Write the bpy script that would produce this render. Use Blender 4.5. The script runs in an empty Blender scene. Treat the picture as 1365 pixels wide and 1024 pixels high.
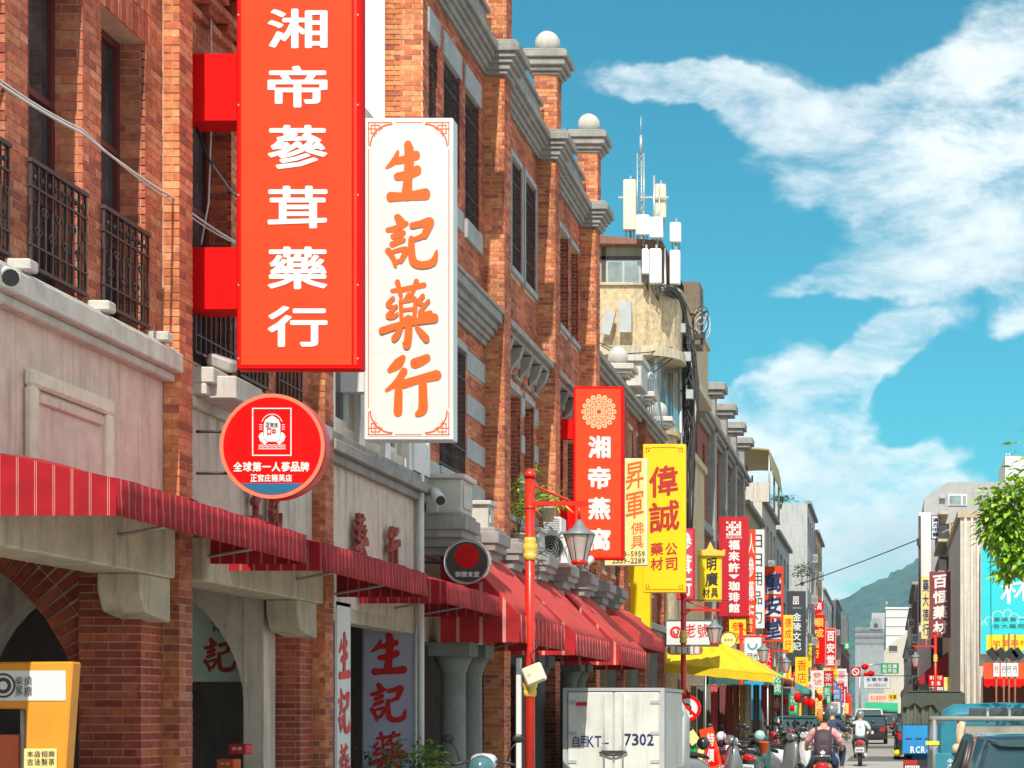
import bpy, math, random
import numpy as np
from mathutils import Vector, Matrix

random.seed(7)
S = bpy.context.scene
COL = S.collection
R = math.radians

# ---------------------------------------------------------------- camera
F, CX, CY, EYE = 2525.0, 1185.0, 950.0, 1.6      # the lens in units of the photograph's pixels
cam_d = bpy.data.cameras.new('camera')
cam = bpy.data.objects.new('camera', cam_d)
COL.objects.link(cam)
cam.location = (0, 0, EYE)
cam.rotation_euler = (R(90), 0, 0)
cam_d.sensor_width = 36
cam_d.lens = 36 * F / 1365
cam_d.shift_x = (682.5 - CX) / 1365
cam_d.shift_y = (CY - 512) / 1365
cam_d.clip_start = 0.2
cam_d.clip_end = 9000
S.camera = cam

# ---------------------------------------------------------------- light
SUN_EL, SUN_AZ = 47.0, 3.6      # high sun behind the camera, a touch from the right
sun_d = bpy.data.lights.new('sun', 'SUN')
sun_d.energy = 2.9
sun_d.angle = R(0.5)
sun_d.color = (1.0, 0.94, 0.84)
sun = bpy.data.objects.new('sun', sun_d)
COL.objects.link(sun)
_dir = Vector((-math.sin(R(SUN_AZ)) * math.cos(R(SUN_EL)), math.cos(R(SUN_AZ)) * math.cos(R(SUN_EL)), -math.sin(R(SUN_EL))))
sun.rotation_euler = _dir.to_track_quat('-Z', 'Y').to_euler()
sun.location = (0, 0, 60)

S.view_settings.view_transform = 'Standard'
S.view_settings.look = 'None'
S.view_settings.exposure = 0.88
S.view_settings.gamma = 1
S.view_settings.use_curve_mapping = False
S.render.engine = 'CYCLES'
S.cycles.max_bounces = 6
S.cycles.diffuse_bounces = 3
S.cycles.glossy_bounces = 3
S.cycles.transmission_bounces = 4
S.cycles.volume_bounces = 0

# ---- world: Nishita sky with clouds laid on the sky's own directions
world = bpy.data.worlds.new('World')
S.world = world
world.use_nodes = True
wt = world.node_tree
for n in list(wt.nodes): wt.nodes.remove(n)
def wn(t, **k):
    n = wt.nodes.new(t)
    for a, b in k.items(): setattr(n, a, b)
    return n
def wmath(op, a, b=None, c=None, clamp=False):
    n = wn('ShaderNodeMath', operation=op); n.use_clamp = clamp
    for i, x in enumerate((a, b, c)):
        if x is None: continue
        if isinstance(x, (int, float)): n.inputs[i].default_value = x
        else: wt.links.new(x, n.inputs[i])
    return n.outputs[0]
sky = wn('ShaderNodeTexSky', sky_type='NISHITA', sun_disc=False)
sky.sun_elevation = R(SUN_EL)
sky.sun_rotation = R(180 - SUN_AZ)
sky.air_density = 1.0; sky.dust_density = 0.4; sky.ozone_density = 2.0
tc = wn('ShaderNodeTexCoord')
sep = wn('ShaderNodeSeparateXYZ'); wt.links.new(tc.outputs['Generated'], sep.inputs[0])
yy = wmath('MAXIMUM', wmath('ABSOLUTE', sep.outputs[1]), 0.05)
s_ = wmath('DIVIDE', sep.outputs[0], yy)
t_ = wmath('DIVIDE', sep.outputs[2], yy)
comb = wn('ShaderNodeCombineXYZ'); wt.links.new(s_, comb.inputs[0]); wt.links.new(t_, comb.inputs[1])
def wnoise(scale, detail, rough=0.55, sx=1, sy=1, off=0, vec=None, dist=0.0):
    m = wn('ShaderNodeMapping'); wt.links.new(vec or comb.outputs[0], m.inputs[0])
    m.inputs['Scale'].default_value = (sx, sy, 1); m.inputs['Location'].default_value = (off, off * .7, off * .3)
    n = wn('ShaderNodeTexNoise'); wt.links.new(m.outputs[0], n.inputs['Vector'])
    n.inputs['Scale'].default_value = scale; n.inputs['Detail'].default_value = detail
    n.inputs['Roughness'].default_value = rough; n.inputs['Distortion'].default_value = dist
    return n.outputs['Fac']
# soft cloud bodies: centre, half sizes (tangent units), tilt; then broken up by noise
warp1 = wmath('MULTIPLY_ADD', wnoise(9, 5, .6), 0.07, -0.035)
warp2 = wmath('MULTIPLY_ADD', wnoise(9, 5, .6, off=5), 0.06, -0.03)
sw = wmath('ADD', s_, warp1); tw = wmath('ADD', t_, warp2)
def blob(px, py, rx, ry, ang, gain=1.0):
    cs, ct = (px - CX) / F, (CY - py) / F
    a = R(ang); ca, sa = math.cos(a), math.sin(a)
    ds = wmath('SUBTRACT', sw, cs); dt = wmath('SUBTRACT', tw, ct)
    u = wmath('ADD', wmath('MULTIPLY', ds, ca * F / rx), wmath('MULTIPLY', dt, sa * F / rx))
    v = wmath('ADD', wmath('MULTIPLY', ds, -sa * F / ry), wmath('MULTIPLY', dt, ca * F / ry))
    d = wmath('SQRT', wmath('ADD', wmath('MULTIPLY', u, u), wmath('MULTIPLY', v, v)))
    return wmath('MULTIPLY', wmath('SUBTRACT', 1.0, d, clamp=True), gain)
bl = [(905, 118, 190, 34, -9, 1.5), (1040, 150, 260, 62, -14, 1.5), (1250, 130, 230, 80, 24, 1.5), (1130, 240, 200, 95, -14, 1.7), (1350, 250, 230, 200, 0, 1.9),
      (1240, 345, 280, 62, 4, 1.6), (1110, 385, 170, 30, 0, 1.2), (1370, 50, 120, 110, 0, 1.5),
      (1050, 570, 150, 130, 30, 3.0), (1180, 470, 130, 52, 35, 2.6), (985, 560, 90, 75, 0, 2.2), (1110, 700, 240, 110, 15, 2.4),
      (1200, 740, 320, 110, 0, 2.6), (1090, 810, 300, 120, 0, 2.4), (1345, 425, 70, 22, 10, .9), (1180, 625, 130, 34, 5, 1.6),
      (1700, 300, 500, 160, 8, 1.6), (2100, 560, 600, 160, 0, 1.6), (-300, 350, 500, 120, 5, 1.5), (300, -300, 600, 160, 10, 1.3), (1500, -400, 700, 200, -5, 1.4)]
tot = None
for b in bl:
    q = blob(*b); tot = q if tot is None else wmath('ADD', tot, q)
tot = wmath('MINIMUM', tot, 1.0)
breakup = wnoise(13, 13, .66, 1, 1.9, off=2, dist=.22)
dens = wmath('ADD', tot, wmath('MULTIPLY_ADD', breakup, 2.6, -1.66))
dr = wn('ShaderNodeValToRGB'); wt.links.new(dens, dr.inputs[0])
dr.color_ramp.elements[0].position = 0.02; dr.color_ramp.elements[0].color = (0, 0, 0, 1)
dr.color_ramp.elements[1].position = 1.0; dr.color_ramp.elements[1].color = (1, 1, 1, 1)
dr.color_ramp.interpolation = 'EASE'
# outside the patch of sky in the photograph: unseen cloud all round, cover raised for neutral fill light
front = wmath('GREATER_THAN', sep.outputs[1], 0.0)
sx_ = wmath('MULTIPLY_ADD', wmath('ABSOLUTE', s_), -1.6, 1.7, clamp=True)
inframe = wmath('MULTIPLY', front, sx_)
bn = wnoise(2.6, 8, .6, 1, 1, off=8, vec=tc.outputs['Generated'])
br = wn('ShaderNodeMapRange'); wt.links.new(bn, br.inputs[0]); br.inputs[1].default_value = .33; br.inputs[2].default_value = .50; br.inputs[3].default_value = 0; br.inputs[4].default_value = .95
cover = wmath('ADD', wmath('MULTIPLY', dr.outputs[0], inframe), wmath('MULTIPLY', br.outputs[0], wmath('SUBTRACT', 1.0, inframe)), clamp=True)
cover = wmath('MULTIPLY', cover, 0.93)
# cloud shade: thick lower parts greyer
shade = wnoise(9, 9, .62, 1, 1.5, off=11, dist=.1)
sr = wn('ShaderNodeValToRGB'); wt.links.new(shade, sr.inputs[0])
sr.color_ramp.elements[0].position = 0.36; sr.color_ramp.elements[0].color = (3.3, 3.65, 3.8, 1)
sr.color_ramp.elements[1].position = 0.56; sr.color_ramp.elements[1].color = (4.3, 4.42, 4.4, 1)
grey = blob(1190, 735, 170, 80, 10, .9)
mixg = wn('ShaderNodeMixRGB'); wt.links.new(wmath('MULTIPLY', grey, 1.0, clamp=True), mixg.inputs[0]); wt.links.new(sr.outputs[0], mixg.inputs[1])
mixg.inputs[2].default_value = (2.4, 2.75, 2.95, 1)
tint = wn('ShaderNodeMixRGB', blend_type='MULTIPLY'); tint.inputs[0].default_value = 1
wt.links.new(sky.outputs[0], tint.inputs[1]); tint.inputs[2].default_value = (0.055, 0.40, 0.39, 1)
mix = wn('ShaderNodeMixRGB'); wt.links.new(cover, mix.inputs[0]); wt.links.new(tint.outputs[0], mix.inputs[1]); wt.links.new(mixg.outputs[0], mix.inputs[2])
bg = wn('ShaderNodeBackground'); bg.inputs[1].default_value = 0.15
out = wn('ShaderNodeOutputWorld')
wt.links.new(mix.outputs[0], bg.inputs[0]); wt.links.new(bg.outputs[0], out.inputs[0])

# ---------------------------------------------------------------- measuring helpers
def W(px, py, d): return Vector(((px - CX) * d / F, d, EYE + (CY - py) * d / F))
def WX(px, d): return (px - CX) * d / F
def WZ(py, d): return EYE + (CY - py) * d / F

# ---------------------------------------------------------------- materials
_mats = {}
def mat(name, col, rough=.7, var=.12, scale=3.0, metal=0.0, bump=0.0, bscale=40, stain=0.0, spec=.5, stretch=(1, 1, 1), coat=0.0, trans=0.0):
    if name in _mats: return _mats[name]
    m = bpy.data.materials.new(name); m.use_nodes = True
    nt = m.node_tree; b = nt.nodes['Principled BSDF']
    b.inputs['Roughness'].default_value = rough; b.inputs['Metallic'].default_value = metal
    b.inputs['Specular IOR Level'].default_value = spec
    b.inputs['Coat Weight'].default_value = coat
    L = nt.links.new
    tcn = nt.nodes.new('ShaderNodeTexCoord'); mp = nt.nodes.new('ShaderNodeMapping'); L(tcn.outputs['Object'], mp.inputs[0])
    mp.inputs['Scale'].default_value = stretch
    c = nt.nodes.new('ShaderNodeRGB'); c.outputs[0].default_value = (*col, 1); src = c.outputs[0]
    if var > 0:
        n = nt.nodes.new('ShaderNodeTexNoise'); L(mp.outputs[0], n.inputs['Vector']); n.inputs['Scale'].default_value = scale; n.inputs['Detail'].default_value = 6
        n.inputs['Roughness'].default_value = .65
        r = nt.nodes.new('ShaderNodeMapRange'); L(n.outputs['Fac'], r.inputs[0]); r.inputs[1].default_value = .3; r.inputs[2].default_value = .7
        r.inputs[3].default_value = 1 - var; r.inputs[4].default_value = 1 + var
        mx = nt.nodes.new('ShaderNodeMixRGB'); mx.blend_type = 'MULTIPLY'; mx.inputs[0].default_value = 1; L(src, mx.inputs[1]); L(r.outputs[0], mx.inputs[2]); src = mx.outputs[0]
    if stain > 0:      # dark rain streaks and dirt
        n = nt.nodes.new('ShaderNodeTexNoise'); mp2 = nt.nodes.new('ShaderNodeMapping'); L(tcn.outputs['Object'], mp2.inputs[0]); mp2.inputs['Scale'].default_value = (3.2, 3.2, .35)
        L(mp2.outputs[0], n.inputs['Vector']); n.inputs['Scale'].default_value = 2.2; n.inputs['Detail'].default_value = 8; n.inputs['Roughness'].default_value = .7
        r = nt.nodes.new('ShaderNodeMapRange'); L(n.outputs['Fac'], r.inputs[0]); r.inputs[1].default_value = .5; r.inputs[2].default_value = .72
        r.inputs[3].default_value = 0; r.inputs[4].default_value = stain
        mx = nt.nodes.new('ShaderNodeMixRGB'); L(r.outputs[0], mx.inputs[0]); L(src, mx.inputs[1]); mx.inputs[2].default_value = (.07, .065, .055, 1); src = mx.outputs[0]
    L(src, b.inputs['Base Color'])
    if bump > 0:
        n = nt.nodes.new('ShaderNodeTexNoise'); L(tcn.outputs['Object'], n.inputs['Vector']); n.inputs['Scale'].default_value = bscale; n.inputs['Detail'].default_value = 5
        bp = nt.nodes.new('ShaderNodeBump'); bp.inputs['Strength'].default_value = bump; bp.inputs['Distance'].default_value = .02
        L(n.outputs['Fac'], bp.inputs['Height']); L(bp.outputs[0], b.inputs['Normal'])
    _mats[name] = m
    return m

def brick_mat(name, cols):
    m = bpy.data.materials.new(name); m.use_nodes = True
    nt = m.node_tree; b = nt.nodes['Principled BSDF']; L = nt.links.new
    b.inputs['Roughness'].default_value = .82; b.inputs['Specular IOR Level'].default_value = .3
    at = nt.nodes.new('ShaderNodeAttribute'); at.attribute_name = 'rnd'
    oi = nt.nodes.new('ShaderNodeObjectInfo')
    ad = nt.nodes.new('ShaderNodeMath'); L(at.outputs['Fac'], ad.inputs[0]); L(oi.outputs['Random'], ad.inputs[1])
    fr = nt.nodes.new('ShaderNodeMath'); fr.operation = 'FRACT'; L(ad.outputs[0], fr.inputs[0])
    rp = nt.nodes.new('ShaderNodeValToRGB'); L(fr.outputs[0], rp.inputs[0]); rp.color_ramp.interpolation = 'CONSTANT'
    e = rp.color_ramp.elements
    while len(e) < len(cols): e.new(.5)
    for i, c in enumerate(cols): e[i].position = i / len(cols); e[i].color = (*c, 1)
    tcn = nt.nodes.new('ShaderNodeNewGeometry')
    n = nt.nodes.new('ShaderNodeTexNoise'); L(tcn.outputs['Position'], n.inputs['Vector']); n.inputs['Scale'].default_value = 18; n.inputs['Detail'].default_value = 6
    n2 = nt.nodes.new('ShaderNodeTexNoise'); L(tcn.outputs['Position'], n2.inputs['Vector']); n2.inputs['Scale'].default_value = 1.1; n2.inputs['Detail'].default_value = 5
    r = nt.nodes.new('ShaderNodeMapRange'); L(n.outputs['Fac'], r.inputs[0]); r.inputs[1].default_value = .3; r.inputs[2].default_value = .7; r.inputs[3].default_value = .72; r.inputs[4].default_value = 1.25
    r2 = nt.nodes.new('ShaderNodeMapRange'); L(n2.outputs['Fac'], r2.inputs[0]); r2.inputs[1].default_value = .35; r2.inputs[2].default_value = .65; r2.inputs[3].default_value = .62; r2.inputs[4].default_value = 1.15
    mm = nt.nodes.new('ShaderNodeMath'); mm.operation = 'MULTIPLY'; L(r.outputs[0], mm.inputs[0]); L(r2.outputs[0], mm.inputs[1])
    mx = nt.nodes.new('ShaderNodeMixRGB'); mx.blend_type = 'MULTIPLY'; mx.inputs[0].default_value = 1; L(rp.outputs[0], mx.inputs[1]); L(mm.outputs[0], mx.inputs[2])
    L(mx.outputs[0], b.inputs['Base Color'])
    bp = nt.nodes.new('ShaderNodeBump'); bp.inputs['Strength'].default_value = .5; bp.inputs['Distance'].default_value = .008
    L(n.outputs['Fac'], bp.inputs['Height']); L(bp.outputs[0], b.inputs['Normal'])
    return m
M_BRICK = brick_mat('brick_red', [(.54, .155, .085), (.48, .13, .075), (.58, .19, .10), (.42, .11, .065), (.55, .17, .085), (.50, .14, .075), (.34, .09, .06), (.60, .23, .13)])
M_BRICKSUN = brick_mat('brick_sunlit', [(.64, .21, .08), (.58, .17, .07), (.70, .27, .12), (.52, .14, .06), (.66, .23, .09), (.62, .20, .08), (.42, .12, .07), (.72, .30, .13)])  # sunlit copy of the red brick, for faces turned to the camera
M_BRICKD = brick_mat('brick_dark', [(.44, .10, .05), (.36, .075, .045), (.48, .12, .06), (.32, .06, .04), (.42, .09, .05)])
M_MORTAR = mat('mortar', (.50, .34, .24), .95, .2, 8)
M_MORTARW = mat('mortar_pale', (.62, .45, .32), .95, .2, 8)
M_STONE = mat('grey_stone', (.30, .285, .265), .9, .22, 4, bump=.25, bscale=60, stain=.4)
M_STONEL = mat('pale_stone', (.54, .51, .46), .9, .15, 5, bump=.25, bscale=60, stain=.3)
M_BALL = mat('granite_ball', (.52, .50, .46), .85, .25, 60, bump=.3, bscale=90, stain=.55)
M_PLASTER = mat('pink_plaster', (.70, .53, .45), .92, .13, 5, bump=.35, bscale=90, stain=.45)
M_PLASTG = mat('grey_plaster', (.64, .54, .45), .92, .13, 5, bump=.35, bscale=90, stain=.6)
M_PLASTW = mat('white_plaster', (.72, .71, .69), .9, .06, 5, bump=.25, bscale=90, stain=.15)
M_CONC = mat('old_concrete', (.52, .45, .33), .95, .2, 3, bump=.3, bscale=50, stain=.55)
M_CREAM = mat('cream_moulding', (.74, .66, .52), .88, .12, 6, bump=.2, bscale=60, stain=.25)
M_RED = mat('sign_red', (.66, .003, .003), .5, .04, 2, spec=.12, stain=.05)
M_ORANGE = mat('sign_vermilion', (.80, .062, .018), .5, .05, 1.5, spec=.15, stain=.07)
M_REDFAB = mat('awning_red', (.33, .010, .017), .8, .25, 4, bump=.15, bscale=30)
M_REDFABL = mat('awning_coral', (.50, .045, .038), .85, .22, 3, bump=.15, bscale=30)
M_PIN = mat('awning_pinstripe', (.72, .55, .5), .8, .05)
M_WHITE = mat('white_paint', (.66, .67, .66), .45, .05, 3, stain=.06)
M_WPANEL = mat('white_sign_panel', (.68, .68, .66), .45, .03, 2, stain=.06, spec=.3)
M_INK = mat('lettering_white', (.74, .72, .69), .5, .0)
M_INKR = mat('lettering_red', (.62, .012, .012), .5, .05)
M_INKO = mat('lettering_orange', (.88, .12, .008), .5, .06, 6)
M_INKK = mat('lettering_black', (.02, .02, .02), .5, .0)
M_INKB = mat('lettering_blue', (.012, .02, .11), .5, .0)
M_YELLOW = mat('sign_yellow', (.85, .58, .005), .4, .04, 2)
M_PALEY = mat('sign_pale_yellow', (.82, .66, .26), .45, .1, 3)
M_BLACK = mat('black_plastic', (.02, .02, .022), .4, .1)
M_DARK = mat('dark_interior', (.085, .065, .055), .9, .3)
M_SHUT = mat('shutter_grey', (.09, .10, .10), .6, .2)
M_IRON = mat('wrought_iron', (.045, .035, .032), .55, .25, 30)
M_WOOD = mat('maroon_wood', (.11, .02, .018), .5, .25, 12, stretch=(6, 6, 1))
M_GLASSD = mat('window_glass_dark', (.05, .055, .06), .06, .75, 2.2, spec=.9)
M_GLASSL = mat('window_glass_pale', (.22, .28, .28), .08, .35, 1.5, spec=.8)
M_STEEL = mat('painted_steel', (.45, .46, .46), .4, .1, metal=.5)
M_CHROME = mat('chrome', (.7, .7, .72), .18, .0, metal=1.0)
M_POLE = mat('red_pole_paint', (.62, .02, .006), .35, .1, 8, coat=.2)
M_GOLD = mat('gold_paint', (.75, .50, .08), .4, .15, 20)
M_LEAF = mat('leaf', (.10, .22, .02), .5, .4, 3, spec=.4)
M_LEAFD = mat('leaf_dark', (.05, .11, .02), .55, .4, 3)
M_LEAFY = mat('leaf_yellow', (.30, .36, .03), .5, .3, 3)
M_BARK = mat('bark', (.16, .11, .075), .95, .3, 10, bump=.6)
M_RUBBER = mat('rubber', (.015, .015, .016), .8, .1)
M_TEAL = mat('teal_board', (.02, .52, .58), .5, .05, 1)
M_BLUEP = mat('blue_truck_paint', (.01, .22, .50), .45, .12, 3, stain=.2)
M_TEALP = mat('teal_truck_paint', (.03, .20, .27), .35, .15, 3, stain=.2)
M_SKIN = mat('skin', (.50, .27, .17), .6, .05)
M_CABLE = mat('cable', (.03, .03, .032), .6, .2)
M_CABLEW = mat('pale_cable', (.55, .53, .5), .6, .2)

# ---------------------------------------------------------------- objects
def put(o, parent=None):
    COL.objects.link(o)
    if parent is not None: o.parent = parent
    return o
def tag(o, label=None, cat=None, group=None, kind=None):
    if label: o['label'] = label
    if cat: o['category'] = cat
    if group: o['group'] = group
    if kind: o['kind'] = kind
    return o
def thing(name, label, cat, loc=(0, 0, 0), group=None):
    o = bpy.data.objects.new(name, None); o.empty_display_size = .2
    o.location = loc; put(o); tag(o, label, cat, group); return o
def org(o):
    v = Vector((0, 0, 0))
    while o is not None: v = v + o.location; o = o.parent
    return v
def copy_tree(o, parent=None):
    c = o.copy(); COL.objects.link(c)
    if parent is not None: c.parent = parent
    for k in list(o.children): copy_tree(k, c)
    return c

class MB:
    def __init__(s): s.v = []; s.f = []; s.m = []; s.sm = []; s.cuts = []
    def cut(s): s.cuts.append((len(s.v), len(s.f))); return s
    def poly(s, pts, m=0, smooth=False):
        n = len(s.v); s.v += [tuple(p) for p in pts]; s.f.append(tuple(range(n, n + len(pts)))); s.m.append(m); s.sm.append(smooth); return s
    def box(s, x0, x1, y0, y1, z0, z1, m=0):
        if x0 > x1: x0, x1 = x1, x0
        if y0 > y1: y0, y1 = y1, y0
        if z0 > z1: z0, z1 = z1, z0
        n = len(s.v)
        s.v += [(x0, y0, z0), (x1, y0, z0), (x1, y1, z0), (x0, y1, z0), (x0, y0, z1), (x1, y0, z1), (x1, y1, z1), (x0, y1, z1)]
        for q in ((0, 3, 2, 1), (4, 5, 6, 7), (0, 1, 5, 4), (1, 2, 6, 5), (2, 3, 7, 6), (3, 0, 4, 7)):
            s.f.append(tuple(n + i for i in q)); s.m.append(m); s.sm.append(False)
        return s
    def obox(s, c, ax, ay, az, hx, hy, hz, m=0):      # oriented box: centre, three unit axes, half sizes
        c = Vector(c); n = len(s.v)
        for k in range(8):
            sx = hx if k in (1, 2, 5, 6) else -hx; sy = hy if k in (2, 3, 6, 7) else -hy; sz = hz if k > 3 else -hz
            s.v.append(tuple(c + Vector(ax) * sx + Vector(ay) * sy + Vector(az) * sz))
        for q in ((0, 3, 2, 1), (4, 5, 6, 7), (0, 1, 5, 4), (1, 2, 6, 5), (2, 3, 7, 6), (3, 0, 4, 7)):
            s.f.append(tuple(n + i for i in q)); s.m.append(m); s.sm.append(False)
        return s
    def path(s, pts, r, n=8, m=0, cap=True, smooth=True):
        pts = [Vector(p) for p in pts]
        rs = r if isinstance(r, (list, tuple)) else [r] * len(pts)
        base = len(s.v); prev = None
        for i, p in enumerate(pts):
            t = (pts[min(i + 1, len(pts) - 1)] - pts[max(i - 1, 0)])
            if t.length < 1e-9: t = Vector((0, 0, 1))
            t.normalize()
            if prev is None:
                a = t.orthogonal().normalized()
            else:
                a = (prev - t * prev.dot(t))
                a = a.normalized() if a.length > 1e-6 else t.orthogonal().normalized()
            prev = a; b = t.cross(a)
            for k in range(n):
                g = 2 * math.pi * k / n
                s.v.append(tuple(p + (a * math.cos(g) + b * math.sin(g)) * rs[i]))
        for i in range(len(pts) - 1):
            for k in range(n):
                a0 = base + i * n + k; a1 = base + i * n + (k + 1) % n
                s.f.append((a0, a1, a1 + n, a0 + n)); s.m.append(m); s.sm.append(smooth)
        if cap:
            s.f.append(tuple(base + k for k in reversed(range(n)))); s.m.append(m); s.sm.append(False)
            e = base + (len(pts) - 1) * n
            s.f.append(tuple(e + k for k in range(n))); s.m.append(m); s.sm.append(False)
        return s
    def lathe(s, c, prof, n=16, m=0, axis='z', smooth=True):      # prof: (radius, height)
        c = Vector(c); base = len(s.v)
        for (r, h) in prof:
            for k in range(n):
                g = 2 * math.pi * k / n; a, b = r * math.cos(g), r * math.sin(g)
                s.v.append(tuple(c + Vector({'z': (a, b, h), 'y': (a, h, b), 'x': (h, a, b)}[axis])))
        flip = axis == 'y'
        for i in range(len(prof) - 1):
            for k in range(n):
                a0 = base + i * n + k; a1 = base + i * n + (k + 1) % n
                q = (a0, a1, a1 + n, a0 + n); s.f.append(q[::-1] if flip else q); s.m.append(m); s.sm.append(smooth)
        for e, rev in ((base, True), (base + (len(prof) - 1) * n, False)):
            q = [e + k for k in range(n)]
            if rev != flip: q.reverse()
            s.f.append(tuple(q)); s.m.append(m); s.sm.append(False)
        return s
    def prism(s, prof, axis, a0, a1, m=0):      # prof polygon, extruded along axis
        f = {'y': lambda p, a: (p[0], a, p[1]), 'x': lambda p, a: (a, p[0], p[1]), 'z': lambda p, a: (p[0], p[1], a)}[axis]
        n = len(s.v); k = len(prof)
        s.v += [f(p, a0) for p in prof] + [f(p, a1) for p in prof]
        s.f.append(tuple(n + i for i in range(k))); s.f.append(tuple(n + k + i for i in reversed(range(k))))
        s.m += [m, m]; s.sm += [False, False]
        for i in range(k):
            j = (i + 1) % k; s.f.append((n + j, n + i, n + k + i, n + k + j)); s.m.append(m); s.sm.append(False)
        return s
    def ball(s, c, r, n=16, m=0, sc=(1, 1, 1)):
        h = n // 2; c = Vector(c); base = len(s.v)
        for i in range(h + 1):
            t = math.pi * i / h
            for k in range(n):
                g = 2 * math.pi * k / n
                s.v.append((c.x + sc[0] * r * math.sin(t) * math.cos(g), c.y + sc[1] * r * math.sin(t) * math.sin(g), c.z - sc[2] * r * math.cos(t)))
        for i in range(h):
            for k in range(n):
                a0 = base + i * n + k; a1 = base + i * n + (k + 1) % n
                s.f.append((a0, a1, a1 + n, a0 + n)); s.m.append(m); s.sm.append(True)
        return s
    def build(s, name, mats, parent=None, bevel=0.0, recalc=True, base=False, sub=0):
        if not isinstance(mats, (list, tuple)): mats = [mats]
        if s.cuts:      # every marked piece becomes an object of its own
            ed = [(0, 0)] + s.cuts + [(len(s.v), len(s.f))]; out_ = []
            for (v0, f0), (v1, f1) in zip(ed, ed[1:]):
                if f1 <= f0: continue
                p = MB(); p.v = s.v[v0:v1]; p.f = [tuple(i - v0 for i in q) for q in s.f[f0:f1]]; p.m = s.m[f0:f1]; p.sm = s.sm[f0:f1]
                out_.append(p.build(name, mats, parent, bevel, recalc, base, sub))
            return out_
        o0 = org(parent) if parent is not None else Vector((0, 0, 0))
        loc = Vector((0, 0, 0))
        if parent is None and s.v:
            a = np.array(s.v); loc = Vector(((a[:, 0].min() + a[:, 0].max()) / 2, (a[:, 1].min() + a[:, 1].max()) / 2, a[:, 2].min()))
            o0 = loc
        me = bpy.data.meshes.new(name)
        me.from_pydata([(v[0] - o0[0], v[1] - o0[1], v[2] - o0[2]) for v in s.v], [], s.f)
        for mt in mats: me.materials.append(mt)
        me.polygons.foreach_set('material_index', s.m); me.polygons.foreach_set('use_smooth', s.sm)
        if recalc:
            import bmesh
            bm = bmesh.new(); bm.from_mesh(me); bmesh.ops.remove_doubles(bm, verts=bm.verts, dist=1e-6) if sub else None
            bmesh.ops.recalc_face_normals(bm, faces=bm.faces)
            bm.to_mesh(me); bm.free()
        o = bpy.data.objects.new(name, me); o.location = loc if parent is None else (0, 0, 0)
        put(o, parent)
        if bevel > 0:
            b = o.modifiers.new('bevel', 'BEVEL'); b.width = bevel; b.segments = 1; b.limit_method = 'ANGLE'; b.angle_limit = R(40)
        if sub:
            b = o.modifiers.new('sub', 'SUBSURF'); b.levels = sub; b.render_levels = sub
        return o

# ---------------------------------------------------------------- bricks
_unit = {}
def unit_cube(m):
    if m.name not in _unit:
        b = MB().box(-.5, .5, -.5, .5, -.5, .5)
        me = bpy.data.meshes.new('brick'); me.from_pydata(b.v, [], b.f); me.materials.append(m); _unit[m.name] = me
    return _unit[m.name]
def screen(c):
    y = max(c[1], .5); return CX + c[0] * F / y, CY - (c[2] - EYE) * F / y
def lay(parent, boxes, m, limit=300, name='brick'):
    """boxes: (cx,cy,cz,sx,sy,sz); the largest in view become separate objects, the rest one part"""
    if not boxes: return
    def score(b):
        x, y = screen(b)
        a = (b[3] * F / b[1] + b[4] * abs(b[0]) * F / b[1] ** 2) * b[5] * F / b[1]
        return a if -15 < x < 1380 and -15 < y < 1040 else -1
    sc = sorted(((score(b), i) for i, b in enumerate(boxes)), reverse=True)
    o0 = org(parent)
    used = set()
    for s, i in sc[:max(0, limit)]:
        if s <= 0: break
        used.add(i); b = boxes[i]
        o = bpy.data.objects.new(name, unit_cube(m)); o.location = Vector(b[:3]) - o0; o.scale = b[3:6]; put(o, parent)
    rest = [boxes[i] for i in range(len(boxes)) if i not in used]
    if not rest: return len(used)
    a = np.array(rest, dtype=np.float64)
    u = np.array(MB().box(-.5, .5, -.5, .5, -.5, .5).v)
    vs = (a[:, None, :3] - np.array(o0)[None, None, :]) + u[None] * a[:, None, 3:6]
    n = len(rest)
    fq = np.array([(0, 3, 2, 1), (4, 5, 6, 7), (0, 1, 5, 4), (1, 2, 6, 5), (2, 3, 7, 6), (3, 0, 4, 7)])
    fs = (np.arange(n)[:, None, None] * 8 + fq[None]).reshape(-1, 4)
    me = bpy.data.meshes.new(name); me.vertices.add(n * 8); me.vertices.foreach_set('co', vs.reshape(-1))
    me.loops.add(n * 24); me.loops.foreach_set('vertex_index', fs.reshape(-1).astype(np.int32))
    me.polygons.add(n * 6); me.polygons.foreach_set('loop_start', (np.arange(n * 6) * 4).astype(np.int32))
    at = me.attributes.new('rnd', 'FLOAT', 'FACE'); at.data.foreach_set('value', np.repeat(np.random.RandomState(n).rand(n), 6).astype(np.float32))
    me.materials.append(m); me.update(calc_edges=True); me.shade_flat()
    o = bpy.data.objects.new(name, me); put(o, parent); o['kind'] = 'stuff'
    return len(used)

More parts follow.
